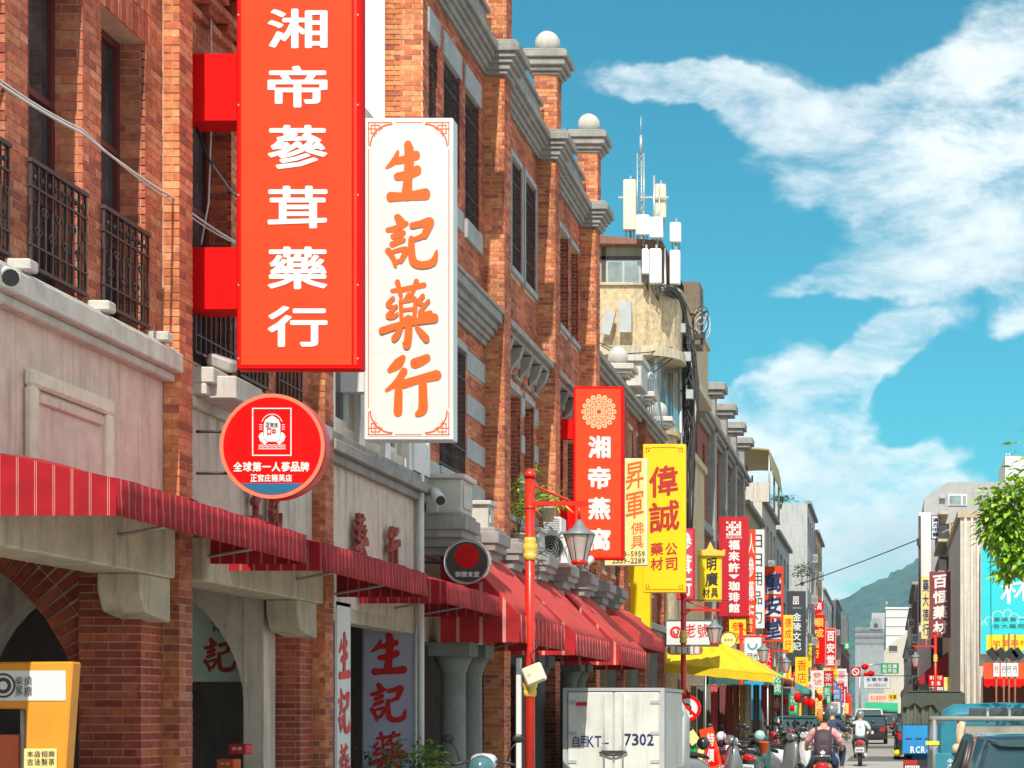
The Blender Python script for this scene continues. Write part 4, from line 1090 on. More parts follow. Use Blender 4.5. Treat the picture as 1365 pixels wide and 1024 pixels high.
for sx, X_ in ((1, X0_), (-1, X1_)):
    for sz, Z_ in ((1, Z0_), (-1, Z1_)):
        for (a, c, e, f_) in ((0, .01, 0, .26), (0, .26, 0, .01), (.03, .04, .03, .13), (.03, .13, .03, .04), (.12, .13, .03, .10), (.03, .10, .12, .13), (.07, .08, 0, .16), (0, .16, .07, .08)):
            b.box(X_ + sx * a, X_ + sx * c, yp - .0004 * (1 + a * 20), yp + .002, Z_ + sz * e, Z_ + sz * f_)
        for i in range(8):      # little fans that round the corner
            a0, a1 = math.pi / 2 * i / 8, math.pi / 2 * (i + 1) / 8
            b.poly([(X_ + sx * (.27 - .24 * math.sin(a)), yp - .002, Z_ + sz * (.27 - .24 * math.cos(a))) for a in (a0, a1)] + [(X_ + sx * (.27 - .255 * math.sin(a)), yp - .002, Z_ + sz * (.27 - .255 * math.cos(a))) for a in (a1, a0)])
b.build('border_ornament', M_INKO, t, recalc=False)
b2_ = MB()
for yj in (278, 470): b2_.box(WX(490, D2), WX(599, D2), D2 - .0046, D2 - .0042, WZ(yj, D2), WZ(yj, D2) + .002).cut()
b2_.build('panel_seam', mat('seam_grey', (.45, .45, .44), .6, 0), t)
for yb_ in (494, 240):
    b = MB(); b.box(WX(443, D2), WX(485, D2) - .003, D2 + .05, D2 + .2, WZ(yb_ + 28, D2), WZ(yb_, D2)); b.build('bracket_box', M_WHITE, t, bevel=.006)
# -- round red sign
D3 = 16.0
cx, cz, rr = WX(363, D3), WZ(595, D3), 70 * D3 / F
t = thing('round_sign', 'round red lightbox with white crest, between the big red sign and the awnings', 'sign', (cx, D3, cz - rr), 'round lightbox signs')
b = MB(); b.lathe((cx, D3, cz), [(rr * .98, -.0), (rr, .012), (rr, .17), (rr * .97, .185)], 64, axis='y'); b.build('casing', mat('sign_dark_red', (.55, .02, .015), .35, .05), t)
b = MB(); ring_poly(b, cx, cz, D3 - .006, rr * .93, rr * 1.0, 64); o = b.build('rim', mat('rim_coral', (.80, .20, .12), .3, .05), t, recalc=False)
b = MB(); disc(b, cx, cz, D3 - .004, rr * .935, 64); b.build('panel', M_RED, t, recalc=False)
b = MB(); ang = [R(a) for a in range(222, 319, 4)]
b.poly([(cx + rr * .92 * math.cos(a), D3 - .0065, cz + rr * .92 * math.sin(a)) for a in ang if math.sin(a) < -.74]); b.build('blue_segment', mat('sign_blue', (.01, .13, .25), .4, .05), t, recalc=False)
s = D3 / F
def pxb(b, x0, y0, x1, y1, k=0.0): b.box(WX(x0, D3), WX(x1, D3), D3 - .009 - k, D3 - .0042, WZ(y1, D3), WZ(y0, D3))
b = MB(); pxb(b, 336.5, 544, 389, 545.5); pxb(b, 336.5, 606.5, 389, 608); pxb(b, 336.5, 545.5, 338, 606.5); pxb(b, 387.5, 545.5, 389, 606.5); b.build('crest_frame', M_INK, t)
b = MB()      # shield, leaves, waves
def pp(pts, k): b.poly([(WX(x, D3), D3 - .006 - k, WZ(y, D3)) for x, y in pts][::-1])
pp([(352, 566), (354, 560), (358, 557), (363, 554), (368, 557), (372, 560), (374, 566), (374, 585), (369, 589), (357, 589), (352, 585)], .001)
pp([(347, 578), (351, 576), (352, 586), (357, 590), (353, 593), (347, 588), (345, 582)], .0015); pp([(379, 578), (375, 576), (374, 586), (369, 590), (373, 593), (379, 588), (381, 582)], .0015)
for i, y in enumerate((593.5, 596, 598.5)):
    for j in range(6): pp([(345 + j * 6, y), (348 + j * 6, y - 1), (351 + j * 6, y), (351 + j * 6, y + 1), (348 + j * 6, y), (345 + j * 6, y + 1)], .001 + .0004 * i)
for y in (566, 569, 572): pp([(346, y), (350, y), (350, y + 1), (346, y + 1)], .001); pp([(376, y), (380, y), (380, y + 1), (376, y + 1)], .001)
b.build('crest', M_INK, t, recalc=False)
b = MB(); ring_poly(b, WX(363, D3), WZ(566, D3), D3 - .008, 13.2 * s, 14.2 * s, 24, 15, 165); b.build('crest_arch', M_INK, t, recalc=False)
b = MB(); letters('正官庄', b, '-y', D3 - .008, WX(354.5, D3), WX(371.5, D3), WZ(569.5, D3), WZ(563.5, D3), vertical=False, off=.02, fill=.9); b.build('crest_lettering', M_INKK, t, recalc=False)
b = MB(); letters('口中', b, '-y', D3 - .008, WX(356, D3), WX(369, D3), WZ(580, D3), WZ(571, D3), vertical=False, off=.02, fill=.85); b.build('crest_mark', M_INKR, t, recalc=False)
text(t, '全球第一人蔘品牌', (311, 616, 413, 629), D3, M_INK, vertical=False, off=.035, fill=.93)
text(t, '正官庄精英店', (334, 632.5, 390, 642.5), D3, M_INK, vertical=False, off=.03, fill=.93)
b = MB()
for y in (573, 629): b.path([(WX(256, D3), D3 + .1, WZ(y, D3)), (WX(300, D3), D3 + .1, WZ(y, D3))], .013, 6).cut()
b.build('bracket_rod', M_IRON, t)
# -- round black sign
D4 = 24.2
cx, cz, rr = WX(622, D4), WZ(749, D4), 31 * D4 / F
t = thing('round_sign', 'round black lightbox with steel rim and red medallion beside the coral awning', 'sign', (cx, D4, cz - rr), 'round lightbox signs')
b = MB(); b.lathe((cx, D4, cz), [(rr * .94, .01), (rr * .97, -.02), (rr, 0), (rr, .13), (rr * .9, .15)], 48, axis='y'); b.build('casing', M_CHROME, t)
b = MB(); disc(b, cx, cz, D4 - .022, rr * .86, 48); b.build('panel', mat('sign_charcoal', (.055, .045, .045), .4, .05), t, recalc=False)
rc = MB(); cx2, cz2 = WX(623, D4), WZ(742, D4); R2 = 16 * D4 / F
disc(rc, cx2, cz2, D4 - .025, R2 * .93, 32)
for k_ in range(14): a = 2 * math.pi * k_ / 14; disc(rc, cx2 + R2 * .88 * math.cos(a), cz2 + R2 * .88 * math.sin(a), D4 - .026, R2 * .16, 10)
rc.build('medallion', M_RED, t, recalc=False)
rc = MB(); ring_poly(rc, cx2, cz2, D4 - .028, R2 * .62, R2 * .66, 24); ring_poly(rc, cx2, cz2, D4 - .028, R2 * .34, R2 * .38, 20)
for k_ in range(10): a = 2 * math.pi * k_ / 10; ring_poly(rc, cx2 + R2 * .5 * math.cos(a), cz2 + R2 * .5 * math.sin(a), D4 - .0285, R2 * .08, R2 * .11, 8)
rc.build('medallion_lines', mat('sign_maroon', (.25, .01, .01), .5, 0), t, recalc=False)
b = MB(); letters('御膳食堂', b, '-y', D4 - .024, WX(607, D4), WX(640, D4), WZ(769.5, D4), WZ(762, D4), vertical=False, off=.02, fill=.92); b.build('lettering', M_INK, t, recalc=False)
b = MB(); b.path([(-5.98, D4 + .08, cz), (cx - rr, D4 + .08, cz)], .02, 6); b.build('bracket_rod', M_IRON, t)
# -- second red sign
D5 = 34.0
t, _ = signboard('red vertical sign with white medallion and four white characters beside the pale yellow sign', (764, 515, 831, 746), D5, .2, M_RED, M_ORANGE, .045)
rosette(t, 798.5, 549, 22, D5, mat('medallion_cream', (.80, .50, .28), .5, .05))
for ch, y0, y1 in (('湘', 581, 611), ('帝', 622, 652), ('燕', 663, 693), ('窩', 704, 734)): text(t, ch, (784, y0, 814, y1), D5, M_INK, fill=1.0, off=.04)
for (xa, y0, y1) in ((740, 558, 585), (739, 674, 706)):
    b = MB(); b.box(WX(xa, D5), WX(764, D5) - .003, D5 + .02, D5 + .18, WZ(y1, D5), WZ(y0, D5)); b.build('bracket_box', M_RED, t)
# -- pale yellow sign
D6 = 37.6
t, _ = signboard('pale yellow vertical sign with orange characters, partly behind the red medallion sign', (806, 611, 863, 754), D6, .15, mat('cream_metal', (.75, .68, .42), .4, .05), M_PALEY, .05)
text(t, '昇軍', (834, 614, 858, 694), D6, M_INKO, fill=.88, off=.01, slant=.15)
text(t, '佛具', (841, 695, 858, 732), D6, M_INKO, fill=.9, off=.005, slant=.12)
text(t, '2558-5959', (816, 735, 860, 742), D6, M_INKK, vertical=False, off=.01, fill=.85); text(t, '2559-2289', (816, 744, 860, 751), D6, M_INKK, vertical=False, off=.01, fill=.85)
# -- big yellow sign
D7 = 41.5
t, _ = signboard('big yellow vertical sign with dark red brush characters', (857, 592, 914, 790), D7, .16, M_YELLOW, M_YELLOW, .05)
M_DRED = mat('lettering_dark_red', (.45, .02, .015), .5, .05)
text(t, '偉', (865, 621, 904, 662), D7, M_DRED, fill=1, off=.022, slant=.14); text(t, '誠', (865, 668, 906, 709), D7, M_DRED, fill=1, off=.022, slant=.14)
text(t, '藥材', (867, 722, 884, 762), D7, M_DRED, fill=.85, off=.02, slant=.1); text(t, '公司', (887, 722, 903, 762), D7, M_DRED, fill=.85, off=.02, slant=.1)
b = MB()
for (x_, sx) in ((861, 1), (910, -1)):
    for (y_, sy) in ((597, 1), (786, -1)):
        for a_, c_, e_, f_ in ((0, 7, 0, 1), (0, 1, 0, 7), (3, 5, 3, 4), (3, 4, 3, 6)): b.box(WX(x_ + sx * a_, D7), WX(x_ + sx * c_, D7), D7 - .008, D7 - .0045, WZ(y_ + sy * e_, D7), WZ(y_ + sy * f_, D7))
b.box(WX(869, D7), WX(902, D7), D7 - .008, D7 - .0045, WZ(786, D7), WZ(785.3, D7)); b.box(WX(869, D7), WX(902, D7), D7 - .008, D7 - .0045, WZ(597, D7), WZ(596.3, D7))
b.build('corner_ornament', M_DRED, t)
b = MB(); b.path([(WX(857, D7), D7 + .1, WZ(620, D7)), (WX(878, D7), D7 + .1, WZ(585, D7))], .02, 5); b.build('stay_rod', M_IRON, t)
t, _ = signboard('plain yellow board on the facade behind the pale yellow sign', (836, 742, 868, 845), 44.0, .1, M_YELLOW, M_YELLOW, .04)
# -- second layer down the street
def vsign(label, px, d, mf, mp, chars, mi, border=.04, th=.14, off=.03, fill=.86, brush=False, slant=0, pad=.16, cp=None):
    t, _ = signboard(label, px, d, th, mf, mp, border); w_ = px[2] - px[0]
    if chars:
        q = cp or (px[0] + w_ * pad, px[1] + 3, px[2] - w_ * pad, px[3] - 3)
        text(t, chars, q, d, mi, fill=fill, off=off, brush=brush, slant=slant)
    return t
M_CRIM = mat('sign_crimson', (.50, .008, .02), .4, .05); M_PINK = mat('sign_rose', (.55, .05, .10), .45, .08); M_GREYS = mat('sign_dark_grey', (.045, .05, .055), .45, .08)
M_GOLDY = mat('sign_golden', (.9, .62, .02), .45, .05); M_GREENS = mat('sign_green', (.01, .30, .12), .5, .08); M_MAROON = mat('sign_maroon_board', (.22, .04, .05), .5, .1); M_TEALS = mat('sign_pale_teal', (.35, .60, .58), .5, .08)
M_BLUES = mat('sign_blue_board', (.02, .16, .45), .5, .08)
vsign('narrow rose red sign showing right of the big yellow sign', (902, 704, 926, 800), 46, M_CRIM, M_PINK, '參茸行', M_INK)
t = vsign('small yellow sign with black characters under a little gold temple roof', (932, 738, 962, 802), 57, M_GOLD, M_YELLOW, None, None)
text(t, '明', (942, 744, 955, 761), 57, M_INKK, fill=1, off=.03, slant=.12); text(t, '廣', (940, 763, 957, 782), 57, M_INKK, fill=1, off=.03, slant=.12); text(t, '材具', (936, 784, 958, 797), 57, M_INKK, vertical=False, fill=.9, off=.025)
b = MB(); X0_, X1_, Zb = WX(928, 57), WX(966, 57), WZ(741, 57)
b.prism([(X0_, Zb), (X1_, Zb), (X1_ + .02, Zb + .2), (X1_ - .1, Zb + .14), ((X0_ + X1_) / 2 + .1, Zb + .2), ((X0_ + X1_) / 2, Zb + .42), ((X0_ + X1_) / 2 - .1, Zb + .2), (X0_ + .1, Zb + .14), (X0_ - .02, Zb + .2)], 'y', 56.9, 57.2); b.build('temple_roof', M_GOLD, t)
D = 64
t = vsign('crimson vertical cafe sign with a square white crest and white characters', (958, 689, 998, 822), D, M_CRIM, M_CRIM, None, None)
b = MB()
for i in range(6):
    for j in range(6):
        if (i * j + i + j) % 3 != 1: b.box(WX(968 + i * 3.4, D), WX(970.9 + i * 3.4, D), D - .009, D - .0045, WZ(698 + j * 3.2, D), WZ(695.3 + j * 3.2, D))
b.build('crest', M_INK, t)
text(t, 'FLEISCH', (968, 715, 989, 718), D, M_INK, vertical=False, off=.02)
text(t, '福來許', (971, 719, 986, 764), D, M_INK, off=.04, fill=.88); text(t, '▼', (971, 766, 986, 772), D, M_INK, off=.0, fill=1); text(t, '珈琲館', (971, 774, 986, 818), D, M_INK, off=.035, fill=.86)
t = vsign('orange sign with faint lettering below the crimson cafe sign', (964, 820, 1007, 846), 66, M_ORANGE, M_ORANGE, None, None)
text(t, '人蔘燕窩', (968, 824, 1004, 832), 66, M_PALEY, vertical=False, off=.01); text(t, '中藥材行', (968, 834, 1004, 842), 66, M_PALEY, vertical=False, off=.01)
t = vsign('narrow orange sign right of the crimson cafe sign', (996, 706, 1007, 838), 68, M_ORANGE, M_ORANGE, '人參藥行', M_WPANEL, off=.02)
vsign('white vertical sign with thin dark characters between orange and blue-lettered signs', (1000, 706, 1019, 838), 74, M_WHITE, M_WPANEL, '日日用品勺', M_INKK, off=.005, fill=.7)
t = vsign('red and white vertical sign with three blue brush characters', (1017, 755, 1044, 856), 84, M_ORANGE, M_ORANGE, None, None)
b = MB()
for (y0, y1) in ((762, 792), (794, 822), (824, 852)):
    b.poly([(WX(x, 84), 83.97, WZ(y, 84)) for x, y in ((1019, y1), (1041, y1), (1041, y0 + 12), (1033, y0), (1026, y0 + 8))])
b.build('white_patch', M_WPANEL, t, recalc=False)
b = MB(); letters('萬安堂', b, '-y', 83.95, WX(1019, 84), WX(1042, 84), WZ(853, 84), WZ(762, 84), off=.025, slant=.15, fill=.84); b.build('lettering', M_INKB, t, recalc=False)
vsign('small golden sign with red characters under the charcoal sign', (1044, 820, 1057, 870), 92, M_GOLDY, M_GOLDY, '德成行', M_INKR, off=.01)
t = vsign('charcoal vertical sign with white crest and pale characters', (1049, 788, 1074, 888), 104, M_GREYS, M_GREYS, None, None)
text(t, '㗊', (1057, 795, 1065, 806), 104, M_INK, fill=1, off=.02); text(t, '金陵文記', (1056, 816, 1068, 868), 104, M_INK, off=.02, fill=.85); text(t, '.......', (1056, 809, 1069, 812), 104, M_INK, vertical=False)
D = 128
t = vsign('bright red vertical sign with gold characters under a round red disc', (1079, 819, 1100, 885), D, M_ORANGE, M_RED, None, None)
text(t, '順成', (1085, 823, 1098, 851), D, M_GOLD, off=.03); text(t, '藥行', (1083, 853, 1092, 878), D, M_GOLDY, off=.02)
b = MB(); b.lathe((WX(1088.5, D), D, WZ(808, D)), [(10 * D / F, 0), (10 * D / F, .14)], 28, axis='y'); b.build('disc', M_RED, t)
text(t, '大高', (1081, 803, 1096, 813), D, M_INK, vertical=False, off=.02)
t = vsign('red sign with white frame and three white characters, farthest of the sign row', (1099.5, 837, 1115, 891), 152, M_RED, M_WHITE, None, None, border=.06)
b = MB(); b.box(WX(1101, 152), WX(1113.5, 152), 151.985, 151.994, WZ(889.5, 152), WZ(838.5, 152)); b.build('inner_panel', M_RED, t)
b = MB(); letters('百安堂', b, '-y', 151.98, WX(1102, 152), WX(1112.5, 152), WZ(888, 152), WZ(840, 152), off=.04); b.build('lettering', M_INK, t, recalc=False)
vsign('yellow strip sign left of the bright red disc sign', (1075, 858, 1082, 890), 118, M_GOLDY, M_GOLDY, None, None)
vsign('small white sign with red numerals under the farthest red sign', (1108, 891, 1116, 910), 158, M_WHITE, M_ORANGE, '中元', M_INK)
# shop boards near the yellow canopy
D = 49.0
t, _ = signboard('white shop board with a red swirl and red characters above the yellow canopy', (886, 826, 958, 862), D, .12, mat('board_edge_green', (.06, .12, .09), .6, .1), M_WPANEL, .05, name='shop_board')
text(t, '老號', (912, 832, 945, 850), D, M_INKR, vertical=False, off=.01, slant=.1)
b = MB()
for a_, r_0, r_1 in ((0, 5, 8), (120, 2, 4.5)): ring_poly(b, WX(901, D), WZ(843, D), D - .009, r_0 * D / F, r_1 * D / F, 20, a_ + 30, a_ + 300)
b.build('swirl', M_INKR, t, recalc=False)
D = 60
t, _ = signboard('white board with teal emblem between the lamp posts', (991, 846, 1016, 881), D, .1, M_STEEL, M_WPANEL, .04, name='shop_board')
b = MB(); ring_poly(b, WX(1003, D), WZ(860, D), D - .008, .10, .16, 20, 160, 380); b.build('emblem', mat('emblem_teal', (.03, .3, .4), .5), t, recalc=False); text(t, '日光', (996, 871, 1011, 878), D, M_INKK, vertical=False)
t = thing('round_board', 'cream rounded board with small orange blossoms in front of the yellow canopy', 'sign', (WX(971, 52), 52, WZ(866, 52)))
b = MB(); b.lathe((WX(971, 52), 52, WZ(853, 52)), [(11 * 52 / F, 0), (11.5 * 52 / F, .03), (11 * 52 / F, .08)], 24, axis='y'); b.build('board', M_PALEY, t)
b = MB(); ring_poly(b, WX(971, 52), WZ(853, 52), 51.99, 10 * 52 / F, 11.2 * 52 / F, 24); b.build('rim', M_DARK, t, recalc=False)
b = MB(); [disc(b, WX(967 + i * 4, 52), WZ(853, 52), 51.988, .03, 8) for i in range(3)]; b.build('blossom', M_INKO, t, recalc=False)
b = MB(); b.path([(WX(971, 52), 52.04, WZ(842, 52)), (WX(971, 52), 52.04, WZ(800, 52)), (-6.0, 52.04, WZ(800, 52))], .02, 5); b.build('hanger', M_IRON, t)

# ---- sign-clad posts and banners of the arcade
def clad(label, y, x0, x1, y1, z1, chars_f, mf, chars_s, ms, name='lightbox_post'):
    t = thing(name, label, 'sign', ((x0 + x1) / 2, y, .12), 'lettered light boxes round the arcade posts')
    b = MB(); b.box(x0, x1, y, y1, .12, z1); b.build('casing', M_STEEL, t, bevel=.01)
    b = MB(); b.box(x0 + .03, x1 - .03, y - .004, y, .2, z1 - .05); b.build('panel', mf, t)
    b = MB(); b.box(x1, x1 + .004, y + .03, y1 - .03, .2, z1 - .05); b.build('side_panel', M_WPANEL, t)
    if chars_f: b = MB(); letters(chars_f, b, '-y', y - .005, x0 + .1, x1 - .1, z1 - .12 - .62 * len(chars_f), z1 - .12, brush=True, off=.03, fill=.82); b.build('lettering', M_INKR, t, recalc=False)
    if chars_s: b = MB(); letters(chars_s, b, '+x', x1 + .005, y + .06, y1 - .06, z1 - .35 - .6 * len(chars_s), z1 - .3, brush=True, off=.03, fill=.82); b.build('side_lettering', M_INKR, t, recalc=False)
    return t
clad('light box post with shade-tinted front and three red brush characters under the third awning', 24.0, -6.68, -6.0, 24.38, 2.76, '生記藥', mat('shaded_panel', (.50, .48, .62), .45, .06), '生記藥行', M_WPANEL)  # grey lavender front puts the arcade's shade into the panel colour
clad('narrow white light box post with red characters beside the brick pillar', 20.55, -6.3, -6.0, 21.12, 2.82, None, M_DARK, '生記藥行', M_WPANEL)
# green arch-shaped board
D = 19.6
t = thing('arch_sign', 'pale green half-arch board with one red character inside the arcade', 'sign', (-6.9, D, 1.9))
b = MB(); pts = [(-8.0, 1.92), (-6.45, 1.92), (-6.47, 2.06), (-6.6, 2.35), (-6.8, 2.58), (-7.1, 2.8), (-8.0, 2.95)]; b.prism(pts, 'y', D, D + .06); b.build('board', mat('pale_green_board', (.62, .80, .64), .5, .08), t)
text(t, '記', (271, 852, 315, 898), D, M_DRED, brush=True, fill=1); text(t, 'HO', (284, 834, 302, 843), D, M_INKK, vertical=False, off=.01); text(t, '藥', (281, 818, 291, 832), D, M_INKK, off=.005, fill=1)

# ================================================================ red lamp posts
def lamp_post(label, px, d, h, zarm, reach, r=.065, s=1.0, sgn=1):
    x = WX(px, d); t = thing('lamp_post', label, 'lamp post', (x, d, .1), 'red lamp posts along the kerb')
    b = MB(); b.path([(x, d, .1), (x, d, h)], r, 14); b.lathe((x, d, h), [(r * 1.25, 0), (r * 1.3, .05), (r * .5, .12)], 14); b.lathe((x, d, 0), [(r * 2.2, .1), (r * 2.2, .35), (r * 1.3, .5)], 14); b.build('pole', M_POLE, t)
    for z in (h - .95 * s, h - 2.75 * s):
        b = MB(); b.lathe((x, d, z), [(r * 1.02, -.14), (r * 1.3, -.13), (r * 1.35, -.06), (r * 1.15, -.05), (r * 1.55, 0), (r * 1.55, .05), (r * 1.2, .1), (r * 1.35, .12), (r * 1.02, .16)], 14); b.build('gold_collar', M_GOLD, t)
    b = MB(); b.lathe((x, d, h - .42), [(r * 1.02, 0), (r * 1.15, .02), (r * 1.02, .05)], 12); b.build('ring', M_POLE, t)
    xl = x + sgn * reach
    b = MB(); b.box(min(x, xl + sgn * .12), max(x, xl + sgn * .12), d - .02, d + .02, zarm, zarm + .06); b.path([(x, d, h - .08), (x + sgn * reach * .82, d, zarm + .06)], .02, 6); b.path([(x + sgn * .12, d, zarm), (x + sgn * .12, d, zarm - .0), (x + sgn * .01, d, zarm - .14)], .014, 5)
    for k in (1, 2, 3): pass
    b.path([(xl, d, zarm), (xl, d, zarm - .18 * s)], .022, 6); b.build('arm', M_POLE, t)
    z = zarm - .18 * s; ln = MB()
    prof = [(.02, 0), (.05, -.04), (.09, -.11), (.21, -.19), (.215, -.21)]
    ln.lathe((xl, d, z), [(a * s, c * s) for a, c in prof], 16); L_ = ln.build('lantern_roof', mat('lantern_grey', (.22, .24, .25), .45, .15, metal=.3), t)
    ln = MB(); ln.lathe((xl, d, z), [(.195 * s, -.215 * s), (.16 * s, -.32 * s), (.12 * s, -.46 * s), (.10 * s, -.54 * s)], 12, smooth=False); ln.build('lantern_glass', mat('lantern_glass', (.50, .40, .37), .2, .1), t)
    ln = MB(); ln.lathe((xl, d, z), [(.105 * s, -.541 * s), (.11 * s, -.57 * s), (.09 * s, -.60 * s)], 12); ln.build('lantern_base', M_POLE, t)
    ln = MB()
    for k in range(6):
        a = math.pi / 3 * k + .26; ln.path([(xl + math.cos(a) * .197 * s, d + math.sin(a) * .197 * s, z - .215 * s), (xl + math.cos(a) * .122 * s, d + math.sin(a) * .122 * s, z - .46 * s), (xl + math.cos(a) * .102 * s, d + math.sin(a) * .102 * s, z - .54 * s)], .008 * s, 4)
    ln.build('lantern_rib', M_IRON, t)
    return t
lamp_post('red lamp post with gold collars nearest the camera, in front of the coral awnings', 706.5, 25.0, 4.70, 4.33, .65)
lamp_post('red lamp post left of the yellow canopy, carrying the no-turn sign', 911, 44.0, 4.3, 3.95, .72)
lamp_post('thin dark red lamp post passing in front of the yellow canopy', 988, 58.0, 4.25, 3.9, .68, .055)
lamp_post('red lamp post right of the yellow canopy tip', 1019, 70.0, 4.2, 3.85, .8, .06)
lamp_post('red lamp post on the right-hand kerb beside the maroon sign', 1247, 72.0, 4.6, 4.1, .75, .06, sgn=-1)
# things fixed to them
t = thing('meter_box', 'cream box strapped askew to the nearest red lamp post', 'box', (WX(712, 24.8), 24.8, WZ(915, 24.8)))
c = W(712, 899, 24.85); a = R(-22); b = MB(); b.obox(c, (math.cos(a), 0, -math.sin(a)), (0, 1, 0), (math.sin(a), 0, math.cos(a)), .135, .05, .125); b.build('case', M_CREAM, t, bevel=.02)
b = MB(); b.obox(c + Vector((0, -.055, 0)), (math.cos(a), 0, -math.sin(a)), (0, 1, 0), (math.sin(a), 0, math.cos(a)), .115, .006, .105); b.build('lid', mat('box_lid', (.70, .68, .5), .5, .1), t, bevel=.01)
b = MB(); letters('一二', b, '-y', c.y - .062, c.x - .08, c.x - .03, c.z - .03, c.z + .02, off=.0); b.build('lettering', M_INKK, t, recalc=False)
b = MB(); b.path([c + Vector((0, 0, .1)), c + Vector((-.05, 0, .25)), c + Vector((.04, 0, .36)), c + Vector((0, .1, .45))], .012, 5); b.build('strap', M_CABLE, t)
t = thing('white_post', 'thin white post standing left of the nearest red lamp post', 'post', (WX(691, 24.9), 24.9, .12))
b = MB(); b.box(WX(688, 24.9), WX(695, 24.9), 24.88, 24.95, .12, WZ(877, 24.9)); b.build('shaft', M_WHITE, t, bevel=.01)
t = thing('road_sign', 'round red-ringed no-turn sign on the second lamp post', 'road sign', (WX(918, 43.8), 43.8, WZ(966, 43.8)))
D = 43.8; cx, cz, rr = WX(917, D), WZ(944, D), 17.5 * D / F
b = MB(); b.lathe((cx, D, cz), [(rr, 0), (rr, .02)], 40, axis='y'); b.build('plate', M_WHITE, t)
b = MB(); ring_poly(b, cx, cz, D - .004, rr * .74, rr, 48); b.build('red_ring', M_RED, t, recalc=False)
b = MB(); q = .707; b.obox((cx, D - .007, cz), (q, 0, -q), (0, 1, 0), (q, 0, q), rr * .8, .001, rr * .11); b.build('slash', M_RED, t)
b = MB(); ring_poly(b, cx - rr * .1, cz - rr * .02, D - .0045, rr * .22, rr * .38, 16, 0, 180); b.box(cx + rr * .12, cx + rr * .28, D - .0055, D - .0042, cz - rr * .5, cz); b.poly([(cx - rr * .62, D - .0045, cz - rr * .02), (cx - rr * .1, D - .0045, cz - rr * .02), (cx - rr * .38, D - .0045, cz - rr * .32)]); b.build('turn_arrow', M_INKK, t, recalc=False)
t = thing('name_plate', 'brown rounded plate with white temple name above the no-turn sign', 'sign', (WX(912, 43.7), 43.7, WZ(873, 43.7)))
b = MB(); x0, x1, z0, z1 = WX(889, 43.7), WX(937, 43.7), WZ(873, 43.7), WZ(860.5, 43.7); h = (z1 - z0) / 2
b.prism([(x0 + h - h * math.cos(a), z0 + h + h * math.sin(a)) for a in [math.pi * (i / 8 - .5) for i in range(9)]] + [(x1 - h + h * math.cos(a), z0 + h - h * math.sin(a)) for a in [math.pi * (i / 8 - .5) for i in range(9)]], 'y', 43.7, 43.72); b.build('plate', mat('sign_brown', (.30, .12, .05), .5, .05), t)
text(t, '霞海城隍廟', (893, 861.5, 933, 872), 43.7, M_INK, vertical=False, off=.02)

